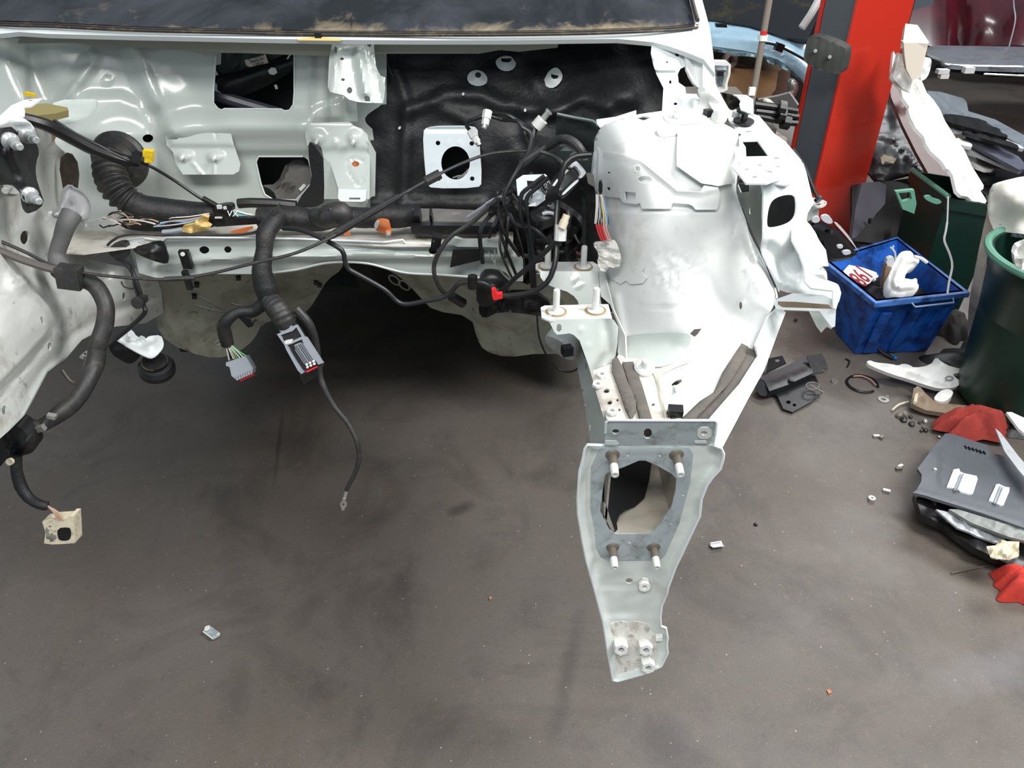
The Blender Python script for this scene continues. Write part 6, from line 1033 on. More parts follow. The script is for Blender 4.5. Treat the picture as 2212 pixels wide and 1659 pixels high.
m = M(); m.sheet([(1541, 104), (1565, 108), (1580, 113), (1610, 114), (1640, 120), (1660, 124), (1680, 134), (1700, 144), (1722, 158), (1738, 176), (1730, 176), (1712, 160), (1690, 148), (1660, 136), (1655, 130), (1620, 122), (1590, 121), (1562, 114), (1541, 112)], D((1640, 120, 4.72)), res=5, t=.03, bumps=[nmap(.02, 14, 3)]); m.build('arch_flange', material('teal_flange', (116, 146, 152), .5, dirt=((30, 50, 50), .45, .6, 30, .9)), e)
m = M(); m.tube([(1640, 92, 4.7), (1668, 95, 4.68), (1700, 108, 4.64), (1740, 130, 4.6)], .007, seg=8); m.box(P(1683, 102, 4.62), (.045, .04, .04), (0, .3, 0)); m.build('blue_latch', BLACK, e)
m = M(); m.sheet([(1546, 52), (1570, 53), (1571, 60), (1547, 59)], D((1558, 55, 4.85)), t=.03); m.build('black_vent', BLACK, e)
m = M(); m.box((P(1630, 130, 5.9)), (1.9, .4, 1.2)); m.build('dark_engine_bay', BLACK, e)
m = M(); m.tube([(1732, 60, 4.6), (1752, 30, 4.62), (1768, 0, 4.66), (1778, -30, 4.7)], .022, seg=8); tag(m.build('white_strut', BWHITE), 'narrow white trim strip between the dark window and the lift post', 'trim')
m = M(); m.lathe(P(1525, -4, 4.4), (0, -.6, .8), [(0, 0), (.03, 0), (.03, .02), (0, .02)], 16); m.build('yellow_bag', YEL) if False else None
# chrome-like lamp bucket frame
e = empty('lamp_bucket', tuple(P(1560, 170, 3.9)), 'white-framed open lamp housing right of the white pillar', 'lamp housing')
m = M(); m.sheet([(1538, 133), (1572, 134), (1579, 140), (1578, 160), (1572, 180), (1572, 194), (1560, 200), (1548, 198), (1538, 190)], D((1560, 165, 3.9)), res=5, t=.05, holes=[[(1544, 141), (1574, 142), (1573, 160), (1567, 180), (1566, 192), (1556, 194), (1546, 188)]]); m.build('white_frame', BWHITE, e)
m = M(); m.sheet([(1542, 141), (1575, 141), (1570, 194), (1545, 190)], D((1560, 150, 3.98), (1560, 195, 3.95), (1600, 150, 3.98)), res=5, t=.01, bumps=[ridge([(1546, 150), (1572, 150)], 6, .02), dome(1558, 175, 12, 18, -.04)]); m.build('silver_bowl', SILV, e)
m = M(); m.box(P(1555, 159, 3.9), (.03, .02, .02)); m.build('bulb_hole', BLACK, e)
# cardboard box
pb = PZ(1590, 214, .62); zc = .62
e = empty('cardboard_box', tuple(P(1630, 180, 4.2)), 'open brown cardboard box standing behind the thin pole', 'box')
m = M(); m.sheet([(1580, 146), (1600, 148), (1634, 150), (1681, 156), (1676, 190), (1668, 210), (1600, 214), (1570, 216), (1574, 180)], D((1620, 150, 4.95), (1620, 214, 4.87), (1680, 150, 5.0)), t=.006); m.build('box_front', CARD, e)
m = M(); m.sheet([(1681, 156), (1708, 138), (1706, 200), (1668, 212), (1676, 190)], D((1681, 156, 5.0), (1708, 140, 5.3), (1670, 210, 4.9)), t=.006); m.build('box_side', material('cardboard_side_shade', (92, 60, 48), .8), e)  # side and flap carry their shade in darker cardboard colours
m = M(); m.sheet([(1580, 146), (1600, 120), (1640, 118), (1708, 138), (1681, 156), (1634, 150)], D((1600, 148, 4.96), (1640, 118, 5.3), (1700, 140, 5.3)), t=.006); m.build('box_flap', material('cardboard_shade', (110, 84, 62), .8), e)
m = M(); m.lathe(P(1574, 130, 4.85), (.3, -1, .3), [(.02, 0), (.045, 0), (.045, .03), (.02, .03), (.02, 0)], 20); tag(m.build('tape_roll', material('dusty_roll', (110, 92, 84), .7)), 'dusty roll lying on top left of the cardboard box', 'roll')
# silver lamp and plates right of box
m = M(); m.sheet([(1706, 180), (1712, 172), (1722, 174), (1726, 190), (1720, 206), (1712, 212), (1706, 208)], D((1715, 190, 4.1)), res=4, smooth=1, t=.05, bumps=[dome(1714, 190, 10, 16, .05)]); tag(m.build('silver_reflector', STEEL), 'small silver reflector right of the cardboard box beside the lift post', 'reflector')
m = M(); m.sheet([(1636, 216), (1680, 208), (1705, 201), (1724, 228), (1722, 232), (1672, 230)], D((1640, 216, 'z', .80), (1720, 228, 'z', .80), (1700, 201, 'z', .86)), t=.01); tag(m.build('grey_shelf', material('warm_grey_board', (160, 158, 158), .6)), 'flat grey board with a curled edge behind the upper rail', 'board')
m = M(); m.sheet([(1654, 219), (1668, 219), (1676, 226), (1676, 233), (1656, 232)], D((1664, 225, 3.4)), t=.05, smooth=1, res=5); tag(m.build('cream_tube', BEIGE), 'short cream tube end under the grey board', 'tube')
m = M(); m.sheet([(1560, 200), (1640, 216), (1724, 232), (1726, 272), (1640, 262), (1600, 250), (1570, 230)], D((1640, 230, 3.5)), res=8, t=.05, bumps=[nmap(.03, 20, 3), nmap(.015, 9, 4)]); e = m.build('drive_shaft_pile', material('oily_parts', (46, 42, 40), .4, .2, dirt=((110, 104, 96), .5, .7, 14, .6)), None); tag(e, 'heap of oily dark parts behind the upper rail', 'parts heap')
sh = 0
for q in ([(1630, 225), (1680, 232), (1722, 240)], [(1632, 240), (1680, 246), (1724, 252)], [(1634, 250), (1690, 262), (1722, 266)]):
    sh += 1; e = empty('drive_shaft', tuple(P(q[0][0], q[0][1], 3.35)), ['slim black shaft topmost behind the upper rail', 'middle black shaft with a joint behind the upper rail', 'lowest black shaft with a bulb joint behind the upper rail'][sh-1], 'shaft', 'black shafts behind the upper rail')
    m = M(); m.tube([(x, y, 3.35) for x, y in q], .014, seg=8); m.build('shaft_bar', BLACK, e)
    m = M(); m.tube([(q[1][0], q[1][1], 3.34), (q[1][0]+14, q[1][1]+3, 3.34)], .032, seg=10); m.build('shaft_joint', BLACK, e)
m = M(); m.sheet([(1610, 262), (1665, 258), (1672, 280), (1700, 298), (1700, 320), (1640, 300)], D((1650, 262, 'z', .5), (1700, 310, 'z', .5), (1620, 280, 'z', .5)), t=.02); tag(m.build('grimy_board', material('grimy_cream', (176, 160, 144), .8, dirt=((90, 78, 68), .4, .7, 14, .8))), 'grimy cream board on the floor behind the upper rail', 'board')
m = M(); m.sheet([(1668, 262), (1722, 268), (1712, 330), (1690, 318), (1672, 285)], D((1700, 270, 'z', .35), (1700, 330, 'z', .3), (1720, 270, 'z', .35)), t=.02); tag(m.build('grey_sheet', material('warm_grey_sheet', (128, 124, 120), .7)), 'flat warm grey sheet lying left of the lift post', 'sheet')
# ------------------------------------------------------------------ right background
m = M(); m.sheet([(1960, -80), (2400, -80), (2400, 100), (2200, 98), (2010, 100), (1990, 92), (1955, 60), (1948, 20)], D((2000, 90, 7.6), (2300, 90, 7.2), (2000, -60, 8.0)), res=20, t=.02, bumps=[ridge([(2060, -60), (2070, 100)], 30, -.12), dome(2140, 40, 90, 90, .12)])
e = empty('maroon_car', tuple(P(2100, 60, 7.6)), 'dark maroon car flank in shade at the top right', 'car'); m.build('door_panel', MAROON, e)
m = M(); m.tube([(2186, -60, 7.15), (2190, 10, 7.15), (2193, 45, 7.12), (2180, 100, 7.1)], .006, seg=6); m.build('door_gap', LGREY, e)
m = M(); m.sheet([(1968, -80), (2030, -80), (2015, 10), (1972, 22)], D((2000, 0, 7.3)), t=.03); m.build('dark_pillar', GREY, e)
DSB = D((2000, 100, 6.6), (2200, 145, 5.9), (2000, 120, 6.3), (2200, 100, 6.7))
e = empty('silver_bumper', tuple(P(2100, 130, 6.2)), 'silver bumper cover lying beyond the white plastic trim at the top right', 'bumper')
m = M(); m.sheet([(2000, 98), (2100, 99), (2400, 104), (2400, 152), (2200, 147), (2060, 142), (2030, 132), (2000, 116)], DSB, res=10, t=.03, smooth=1, bumps=[nmap(.02, 40, 3), ridge([(2040, 108), (2300, 112)], 16, .04)]); m.build('bumper_skin', SILV, e, sharp=60)
m = M(); m.sheet([(2000, 120), (2050, 142), (2110, 146), (2400, 152), (2400, 172), (2140, 166), (2110, 160), (2080, 158), (2010, 152)], D((2050, 150, 6.1)), res=10, t=.1, bumps=[nmap(.05, 20, 3), ridge([(2010, 140), (2120, 158)], 6, .04)]); m.build('bumper_underside', DARK, e)
m = M(); m.tube([(2000, 118, 6.0), (2030, 130, 6.0), (2055, 141, 6.0), (2210, 145, 5.8)], .010, seg=6); m.tube([(2125, 160, 5.9), (2215, 164, 5.8)], .008, seg=6); m.build('chrome_strip', STEEL, e)
for c_, s_ in ((P(2092, 151, 5.9), (.07, .05, .04)), (P(2036, 154, 5.9), (.08, .05, .03)), (P(2038, 164, 5.9), (.06, .05, .03))):
    m = M(); m.box(c_, s_); m.build('white_bracket', BWHITE, e)
e = empty('silver_wing', tuple(P(2060, 215, 5.0)), 'grey-silver curved car wing lying on the floor behind the black trims', 'car wing')
m = M(); m.sheet([(2002, 196), (2030, 198), (2080, 212), (2088, 220), (2092, 240), (2150, 258), (2212, 292), (2300, 340), (2300, 375), (2212, 316), (2180, 300), (2130, 262), (2080, 250), (2034, 246), (2015, 225)], D((2030, 200, 'z', .42), (2080, 212, 'z', .34), (2212, 300, 'z', .30), (2040, 246, 'z', .34)), res=8, t=.02, bumps=[ridge([(2020, 232), (2090, 240)], 14, .04)]); m.build('wing_skin', SILV, e, sharp=60)
TR = [([(2034, 247), (2060, 246), (2130, 259), (2132, 270), (2160, 277), (2162, 286), (2178, 292), (2175, 298), (2110, 280), (2040, 262)], BLACK, .30, 'black stepped grille trim topmost of the trims beside the silver wing'),
      ([(2042, 262), (2080, 272), (2130, 283), (2175, 302), (2212, 316), (2212, 322), (2195, 318), (2150, 300), (2090, 284), (2050, 282)], LGREY, .27, 'long light grey curved trim just under the stepped grille trim'),
      ([(2076, 284), (2090, 282), (2150, 296), (2196, 310), (2203, 322), (2180, 316), (2100, 292)], BLACK, .29, 'narrow curved black trim crossing the light grey one'),
      ([(2085, 293), (2098, 288), (2170, 322), (2212, 344), (2212, 372), (2170, 350), (2120, 322), (2088, 304)], material('glossy_grey', (92, 96, 108), .2), .25, 'broad glossy grey trim panel in the middle of the stack'),
      ([(2066, 296), (2078, 302), (2100, 310), (2100, 318), (2080, 314), (2068, 308)], BWHITE, .26, 'short white trim piece at the left of the stack'),
      ([(2074, 306), (2110, 324), (2160, 342), (2210, 366), (2200, 370), (2130, 342), (2076, 318)], LGREY, .22, 'slim pale strip under the glossy grey panel'),
      ([(2108, 330), (2124, 336), (2170, 352), (2160, 360), (2116, 348)], BLACK, .20, 'short black ribbed trim under the slim pale strip'),
      ([(2082, 322), (2110, 332), (2118, 350), (2140, 354), (2150, 366), (2120, 366), (2086, 344)], BWHITE, .17, 'broken white trim piece at the lower left of the stack'),
      ([(2100, 356), (2148, 356), (2154, 368), (2150, 376), (2120, 376), (2180, 386), (2160, 396), (2110, 392)], BLACK, .14, 'black clawed trim at the bottom of the stack'),
      ([(2110, 388), (2150, 398), (2140, 410), (2120, 408)], PANELG, .10, 'small grey trim tip just above the white sack')]
for i, (ol, mt, z, lb) in enumerate(TR):
    m = M(); c = ol[0]; m.sheet(ol, D((2040, 262, 'z', z+.05), (2200, 330, 'z', z), (2100, 360, 'z', z-.04)), res=6, smooth=1, t=.02, bumps=[nmap(.012, 26, i)]); tag(m.build('trim_piece', mt), lb, 'trim', 'stack of broken car trims')
m = M(); m.sheet([(2070, 300), (2250, 300), (2250, 470), (2110, 440), (2060, 330)], D((2100, 300, 'z', .05), (2200, 400, 'z', .04), (2200, 300, 'z', .05)), res=12, t=.03, bumps=[nmap(.02, 20, 5)]); tag(m.build('trim_underlay', BLACK), 'dark plastic undertray lying beneath the stack of trims', 'undertray')
# white corrugated trim leaning, brown backing
e = empty('white_sill_trim', tuple(P(2040, 300, 3.4)), 'long white plastic sill trim leaning from the red post down onto the green bin', 'trim')
DWT = D((1950, 150, 3.75), (2110, 430, 3.15), (1990, 150, 3.85))
m = M(); m.sheet([(1930, 110), (1950, 150), (1972, 165), (1990, 172), (2002, 200), (2016, 215), (2030, 235), (2042, 262), (2066, 300), (2084, 325), (2100, 360), (2125, 400), (2124, 408), (2118, 412), (2132, 434), (2128, 440), (2100, 432), (2090, 425), (2076, 422), (2066, 412), (2058, 378), (2052, 368), (2044, 364), (2036, 350), (2010, 326), (2000, 310), (1996, 295), (1978, 276), (1966, 252), (1962, 238), (1964, 230), (1950, 210), (1946, 190), (1925, 165)], DWT, res=5, t=.015,
    bumps=[ridge([(1965, 170), (2010, 260), (2060, 350), (2100, 430)], 11, -.06), ridge([(1985, 175), (2030, 260), (2090, 350), (2125, 410)], 12, .02), nmap(.004, 16, 5)]); m.build('trim_skin', BWHITE, e, sharp=60)
e = empty('plastic_sheet_panel', tuple(P(1960, 260, 3.9)), 'brown-pink plastic panel lying behind the white sill trim', 'panel')
m = M(); m.sheet([(1920, 180), (1950, 185), (1975, 240), (2010, 300), (2060, 350), (2085, 440), (2050, 432), (2020, 400), (1980, 330), (1950, 270), (1925, 210)], D((1940, 200, 4.15), (2050, 420, 3.55), (2000, 200, 4.15)), res=8, t=.02, bumps=[dome(1950, 232, 14, 20, .04)]); m.build('panel_skin', BRICKY, e)
e = empty('beige_block', tuple(P(1975, 110, 3.7)), 'pale beige chamfered block standing at the top of the white sill trim', 'block')
m = M(); m.sheet([(1956, 51), (1982, 54), (2007, 91), (2004, 94), (1951, 90)], D((1970, 54, 3.62), (1970, 92, 3.50), (2010, 92, 3.50)), t=.03); m.sheet([(1952, 92), (2005, 94), (1997, 128), (1988, 170), (1970, 172), (1958, 150), (1954, 120)], D((1975, 95, 3.50), (1975, 170, 3.52), (2010, 95, 3.50)), t=.03); m.build('block_body', BEIGE, e)
m = M(); m.sheet([(1997, 126), (2008, 124), (2013, 130), (2010, 150), (2003, 168), (1990, 176), (1988, 165)], D((2000, 150, 3.52)), res=5, smooth=1, t=.02, bumps=[nmap(.01, 12, 2)]); m.build('white_flap', BWHITE, e)
m = M(); m.sheet([(1942, 114), (1953, 118), (1958, 150), (1972, 172), (1965, 200), (1948, 190), (1928, 168)], D((1950, 150, 3.60)), res=5, t=.02, bumps=[nmap(.02, 20, 2)]); m.build('crumpled_white', BWHITE, e)
# black wing liner and dark panels behind the green bin
e = empty('wheel_arch_liner', tuple(P(1910, 340, 3.8)), 'muddy black wheel-arch liner right of the red lift post', 'arch liner')
DWL = D((1900, 280, 4.25), (1900, 385, 3.95), (1990, 330, 4.05))
m = M(); m.sheet([(1885, 200), (1930, 190), (1950, 230), (1975, 290), (2000, 350), (2010, 400), (1985, 372), (1960, 376), (1930, 384), (1905, 391), (1890, 388), (1874, 370), (1870, 330)], DWL, res=7, t=.02, bumps=[dome(1910, 345, 70, 50, .08), ridge([(1880, 290), (1930, 300), (1990, 370)], 8, .03), nmap(.012, 20, 7), dome(1915, 325, 12, 10, .02)]); m.build('liner_shell', material('muddy_black', (34, 32, 34), .4, dirt=((80, 76, 72), .64, .8, 16, .7), bump=(30, .4)), e, sharp=60)
m = M(); m.sheet([(1903, 343), (1910, 335), (1937, 343), (1930, 354), (1912, 348), (1908, 356), (1904, 352)], D((1920, 345, 3.93)), t=.01); m.build('paper_label', CREAM, e)
m = M(); m.sheet([(1862, 395), (1900, 392), (1915, 400), (1912, 440), (1850, 512), (1840, 516), (1848, 450)], D((1880, 400, 3.5), (1880, 500, 3.3), (1920, 400, 3.55)), res=12, t=.02, bumps=[ridge([(1850, 450), (1912, 430)], 6, -.01)]); o = m.build('slate_panel', material('slate_panel_paint', (72, 70, 78), .5)); tag(o, 'slate grey panel standing between lift post and green bin', 'panel')
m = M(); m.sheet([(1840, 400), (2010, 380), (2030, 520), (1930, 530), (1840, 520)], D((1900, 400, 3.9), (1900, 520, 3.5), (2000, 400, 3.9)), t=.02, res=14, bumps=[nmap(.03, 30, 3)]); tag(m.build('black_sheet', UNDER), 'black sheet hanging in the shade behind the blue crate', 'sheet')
m = M(); m.tube([(1879, 472, 3.3), (1878, 482, 3.3)], .008, seg=6); tag(m.build('panel_clip', BLACK), 'small pale-topped clip on the slate grey panel', 'clip')
# green bins
def bin_(cx, rimpy, zr, r, h, label, open_=True):
    c = PZ(cx, rimpy, zr); e = empty('green_bin', (c.x, c.y, zr-h), label, 'bin', 'green bins')
    m = M(); m.lathe((c.x, c.y, zr-h), (0, 0, 1), [(0, 0), (r*.70, 0), (r*.72, .01), (r*.97, h*.88), (r*.99, h*.89), (r, h*.985), (r*1.05, h*.985), (r*1.05, h), (r*.97, h), (r*.94, h*.88), (r*.80, .03), (0, .03)], 40); m.build('bin_body', GREEN, e, sharp=40)
    return e, c
def square_bin():
    F_ = PZ(2049, 427, .55); L_ = PZ(1972, 370, .55); R_ = PZ(2170, 447, .55); B_ = L_+R_-F_
    c = (L_+R_)/2; e = empty('green_bin', (c.x, c.y, 0), 'dark green squarish bin behind the blue crate, white trim resting on it', 'bin', 'green bins')
    T = [F_, R_, B_, L_]; Q = [Vector((c.x+(p.x-c.x)*.86, c.y+(p.y-c.y)*.86, .0)) for p in T]
    for i in range(4):
        j = (i+1) % 4; n = .97; m = M()
        ti, tj = c.lerp(T[i], n), c.lerp(T[j], n); bi, bj = Q[i].lerp(Vector((c.x, c.y, .01)), .04), Q[j].lerp(Vector((c.x, c.y, .01)), .04)
        m.hexa([Q[i], Q[j], bj, bi], [T[i], T[j], tj, ti]); m.build('bin_wall', GREEN, e)
        o = lambda p: c.lerp(p, 1.06); z = Vector((0, 0, .05)); m = M()
        m.hexa([T[i]-z, T[j]-z, o(T[j])-z, o(T[i])-z], [ti, tj, o(T[j]), o(T[i])]); m.build('bin_rim', GREEN, e)
    m = M(); m.hexa([q for q in Q], [q+Vector((0, 0, .01)) for q in Q]); m.build('bin_bottom', GREEN, e)
    m = M(); m.tube([tuple(p+Vector((0, -.0, .006))) for p in (c.lerp(L_, 1.03), c.lerp(L_, 1.03).lerp(c.lerp(F_, 1.03), .5), c.lerp(F_, 1.04))], .011, raw=True, seg=8); m.build('pale_rim', GREENL, e)
    return e
e = square_bin()
DH = D((1950, 430, 3.10))
m = M(); m.sheet([(1935, 414), (1962, 411), (1975, 410), (1980, 440), (1975, 462), (1950, 452)], DH, t=.02, holes=[[(1941, 417), (1967, 415), (1970, 430), (1950, 436)]]); m.build('side_handle', GREENL, e)
m = M(); m.sheet([(1995, 424), (2010, 422), (2014, 428), (2036, 434), (2030, 441), (2020, 441), (2000, 432)], D((2015, 430, 3.12)), smooth=1, t=.01); m.build('pale_latch', GREENL, e)
e, c = bin_(2335, 560, .62, .27, .60, 'dark green round bin at the right edge, white sack on top')
m = M(); m.tube([tuple(c+Vector((math.cos(a)*.283, math.sin(a)*.283, .0))) for a in np.linspace(2.0, 4.6, 16)], .014, raw=True, seg=8); m.build('pale_rim', GREENL, e)
m = M(); m.tube([(2046, 480, 2.85), (2043, 500, 2.84), (2040, 520, 2.83), (2052, 550, 2.82), (2057, 575, 2.80), (2050, 610, 2.76), (2046, 640, 2.72)], .0045, seg=6); m.tube([(2048, 425, 2.87), (2047, 460, 2.86), (2046, 480, 2.85)], .003, seg=6); tag(m.build('cord', WIREW), 'thin white cord trailing down the green bin over the blue crate', 'cord')
# white sacks
e = empty('woven_sack', tuple(P(2160, 560, 2.7)), 'big white woven sack standing between the two green bins', 'sack')
m = M(); m.sheet([(2132, 440), (2140, 400), (2160, 392), (2212, 380), (2300, 370), (2300, 520), (2175, 500), (2150, 505), (2135, 470)], D((2140, 400, 2.75), (2300, 400, 2.6), (2200, 500, 2.6)), res=8, smooth=1, t=.05, bumps=[dome(2200, 430, 90, 60, .10), nmap(.01, 30, 2)]); m.build('sack_top', SACK, e, sharp=70)
m = M(); m.sheet([(2140, 424), (2165, 422), (2172, 432), (2166, 480), (2150, 560), (2142, 640), (2126, 730), (2120, 790), (2098, 790), (2090, 720), (2092, 660), (2104, 590), (2120, 510)], D((2155, 430, 2.74), (2130, 600, 2.74), (2110, 790, 2.7), (2165, 500, 2.7)), res=8, smooth=1, t=.05, bumps=[dome(2130, 600, 50, 200, .06), nmap(.008, 24, 6)]); m.build('sack_side', material('dirty_sack', (196, 186, 172), .8, dirt=((120, 110, 98), .5, .75, 6, .8), bump=(160, .4)), e, sharp=70)
m = M(); m.sheet([(2168, 432), (2230, 450), (2240, 520), (2180, 510), (2160, 560), (2150, 590), (2146, 560), (2160, 480)], D((2170, 440, 2.66), (2230, 500, 2.6), (2150, 580, 2.66)), res=3.2, t=.01, bumps=[lambda x, y: .0022*(np.sin(y*1.5)+np.sin(x*1.5))]); m.build('mesh_side', material('silver_mesh', (206, 210, 212), .4, .3), e)
m = M(); m.sheet([(2190, 545), (2200, 530), (2240, 520), (2260, 580), (2200, 585), (2192, 570)], D((2210, 550, 2.2)), res=6, smooth=1, t=.03, bumps=[nmap(.02, 16, 3)]); tag(m.build('white_scrap', BWHITE), 'crumpled white scrap inside the right-hand green bin', 'scrap')
# blue crate
RIMB = material('worn_blue_rim', (70, 116, 186), .5, dirt=((24, 50, 104), .45, .62, 14, .9))
def crate():
    T = [PZ(1893, 650, .32), PZ(2083, 629, .32), PZ(1938, 515, .32), PZ(1783, 561, .32)]
    B = [PZ(1846, 766, .0), PZ(2001, 760, .0), None, PZ(1806, 722, .0)]; B[2] = B[1]+B[3]-B[0]
    e = empty('blue_crate', tuple((B[0]+B[2])/2), 'worn blue plastic crate full of scraps on the floor beside the lift post', 'crate')
    c = sum(T, Vector())/4; cb = sum(B, Vector())/4; m = M()
    for i in range(4):
        j = (i+1) % 4; ti = T[i]+(c-T[i]).normalized()*.016; tj = T[j]+(c-T[j]).normalized()*.016; bi = B[i]+(cb-B[i]).normalized()*.012+Vector((0, 0, .01)); bj = B[j]+(cb-B[j]).normalized()*.012+Vector((0, 0, .01))
        w = M(); w.hexa([B[i]+Vector((0, 0, .004)), B[j]+Vector((0, 0, .004)), bj, bi], [T[i], T[j], tj, ti]); w.build('crate_wall', BLUE, e)
        o = lambda p: p+(p-c).normalized()*.022
        r = M(); r.hexa([T[i]-Vector((0, 0, .02)), T[j]-Vector((0, 0, .02)), o(T[j])-Vector((0, 0, .02)), o(T[i])-Vector((0, 0, .02))], [ti, tj, o(T[j]), o(T[i])]); r.build('crate_rim', RIMB, e)
        for k in (.16, .5, .84) if i < 1 else ():
            a = B[i].lerp(B[j], k); b = T[i].lerp(T[j], k); n = ((B[i]+B[j])/2-cb).normalized(); d = (B[j]-B[i]).normalized()
            q = M(); q.hexa([a-d*.02+Vector((0, 0, .01)), a+d*.02+Vector((0, 0, .01)), a+d*.018+n*.008+Vector((0, 0, .01)), a-d*.018+n*.008+Vector((0, 0, .01))], [b-d*.02-Vector((0, 0, .06)), b+d*.02-Vector((0, 0, .06)), b+d*.018+n*.008-Vector((0, 0, .06)), b-d*.018+n*.008-Vector((0, 0, .06))]); q.build('crate_rib', BLUE, e)
    m.hexa([b+Vector((0, 0, .004)) for b in B], [b+Vector((0, 0, .012)) for b in B]); m.build('crate_bottom', BLUE, e)
    a = T[0].lerp(T[1], .42)+Vector((-.0, -.012, -.028)); b = T[0].lerp(T[1], .86)+Vector((0, -.012, -.028)); m = M()
    m.tube([tuple(a+Vector((-.02, .01, .02))), tuple(a+Vector((0, -.02, 0))), tuple(b+Vector((0, -.02, 0))), tuple(b+Vector((0, .01, .025)))], .004, raw=True, seg=6, straight=True); m.build('crate_handle', material('pale_blue_plastic', (140, 160, 190), .4), e)
    m = M(); m.cloth((c.x+cb.x)/2+.03, (c.y+cb.y)/2+.05, .165, .15, .12, .15, seed=4); tag(m.build('scrap_heap', material('dark_scrap', (40, 36, 36), .6, dirt=((96, 72, 60), .5, .7, 12, .7), bump=(40, .6, .006))), 'heap of dark greasy scraps filling the blue crate', 'scrap heap')
    return c
cc_ = crate()
# number plate fragment with 198
e = empty('number_card', tuple(PZ(1858, 590, .28)), 'white rounded card with dark red outlined digits 198 in the blue crate', 'card')
DNC = D((1832, 580, 'z', .30), (1890, 592, 'z', .25), (1865, 614, 'z', .27))
m = M(); m.sheet([(1822, 585), (1834, 572), (1864, 578), (1893, 588), (1895, 592), (1880, 611), (1874, 614), (1862, 613), (1826, 592)], DNC, t=.006); m.build('card_face', BWHITE, e)
m = M(); m.sheet([(1888, 600), (1896, 592), (1898, 596), (1893, 606), (1888, 605)], DNC, t=.01, smooth=1); m.build('card_edge', BWHITE, e)
dn = (DNC.P(1850, 608)-DNC.P(1872, 578)); dn.normalize(); n = DNC.N(1860, 593); upv = n.cross(dn)
REDD = material('dark_red_print', (150, 30, 34), .5)
text('digits', '198', .118, REDD, e, DNC.P(1858, 594, .0015), dn, upv, .0006, off=.0016)
# white bottle / filler neck
e = empty('white_filler_neck', tuple(P(1945, 590, 2.75)), 'bulky white plastic filler neck standing in the blue crate', 'filler neck')
DWB = D((1940, 540, 2.86), (1960, 635, 2.66), (1980, 540, 2.86))
m = M(); m.sheet([(1944, 545), (1958, 541), (1970, 543), (1975, 555), (1986, 560), (1986, 568), (1976, 575), (1966, 577), (1952, 601), (1962, 602), (1970, 604), (1978, 600), (1982, 604), (1981, 610), (1986, 618), (1980, 632), (1964, 634), (1945, 637), (1920, 630), (1917, 608), (1925, 580), (1937, 558)], DWB, res=4, smooth=1, t=.05, bumps=[lambda x, y: .06*sm(pdist([(1944, 545), (1958, 541), (1970, 543), (1975, 555), (1986, 560), (1986, 568), (1976, 575), (1966, 577), (1952, 601), (1962, 602), (1970, 604), (1978, 600), (1982, 604), (1981, 610), (1986, 618), (1980, 632), (1964, 634), (1945, 637), (1920, 630), (1917, 608), (1925, 580), (1937, 558)], x, y)/22)-.03]); m.build('neck_body', BWHITE, e, sharp=80)
m = M(); m.sheet([(1915, 562), (1924, 555), (1934, 558), (1928, 576), (1924, 580), (1916, 574)], D((1924, 566, 2.80)), res=4, smooth=1, t=.02); m.tube([(1934, 560, 2.8), (1933, 545, 2.8), (1924, 534, 2.8)], .004, seg=6); m.tube([(1929, 538, 2.8), (1930, 531, 2.8)], .0035, seg=6); m.build('pump_head', LGREY, e)
m = M(); m.sheet([(1914, 576), (1926, 578), (1916, 625), (1906, 622)], D((1916, 600, 2.79)), t=.03); m.build('brown_tube', material('brown_tube', (120, 100, 76), .6), e)
m = M(); m.tube([(1975, 554, 2.8), (1990, 558, 2.8), (2002, 567, 2.8)], .007, seg=6); m.build('spout', BWHITE, e)
# ------------------------------------------------------------------ things on the floor
def floorsheet(ol, z, **k):
    zz = z if isinstance(z, (list, tuple)) else (z, z, z); xs = [p[0] for p in ol]; ys = [p[1] for p in ol]
    return D((min(xs), max(ys), 'z', zz[0]), (max(xs), max(ys), 'z', zz[1]), (sum(xs)/len(xs), min(ys), 'z', zz[2]))
def fs(name, ol, z, mat, label=None, cat=None, t=.004, par=None, group=None, **k):
    m = M(); m.sheet(ol, floorsheet(ol, z), t=t, **k); o = m.build(name, mat, par)
    if label: tag(o, label, cat, group)
    return o
e = empty('steel_bracket', tuple(PZ(1700, 830, 0)), 'dark steel bracket with folded ends lying on the floor beside the white arch', 'bracket')
fs('bracket_channel', [(1642, 818), (1650, 812), (1700, 790), (1740, 768), (1752, 786), (1756, 806), (1700, 832), (1662, 845), (1652, 824)], (.05, .05, .07), DARK, par=e, t=.03, res=8, bumps=[ridge([(1660, 836), (1750, 800)], 10, .006)])
fs('upright_plate', [(1742, 768), (1776, 764), (1783, 778), (1789, 796), (1780, 804), (1756, 808), (1748, 786)], (.05, .06, .10), DARK, par=e, holes=[ell(1779, 799, 5, 4)], t=.005)
fs('lower_plate', [(1668, 848), (1700, 832), (1760, 810), (1778, 846), (1752, 868), (1712, 890), (1692, 883), (1680, 856)], (.012, .012, .03), DARK, par=e, holes=[ell(1703, 869, 5, 4), ell(1716, 875, 4, 3)], t=.005)
fs('left_foot', [(1624, 824), (1636, 818), (1650, 824), (1660, 845), (1656, 856), (1642, 854), (1632, 840)], (.02, .03, .06), DARK, par=e, holes=[ell(1648, 858, .1, .1)][:0], t=.005)
fs('rear_tab', [(1660, 774), (1690, 768), (1698, 784), (1655, 804)], (.03, .05, .06), DARK, par=e, holes=[ell(1679, 778, 5, 4)], t=.005)
m = M(); m.lathe(PZ(1708, 824, .055), (0, -.3, 1), [(0, 0), (.012, 0), (.011, .012), (0, .013)], 6); m.build('bracket_bolt', DARK, e)
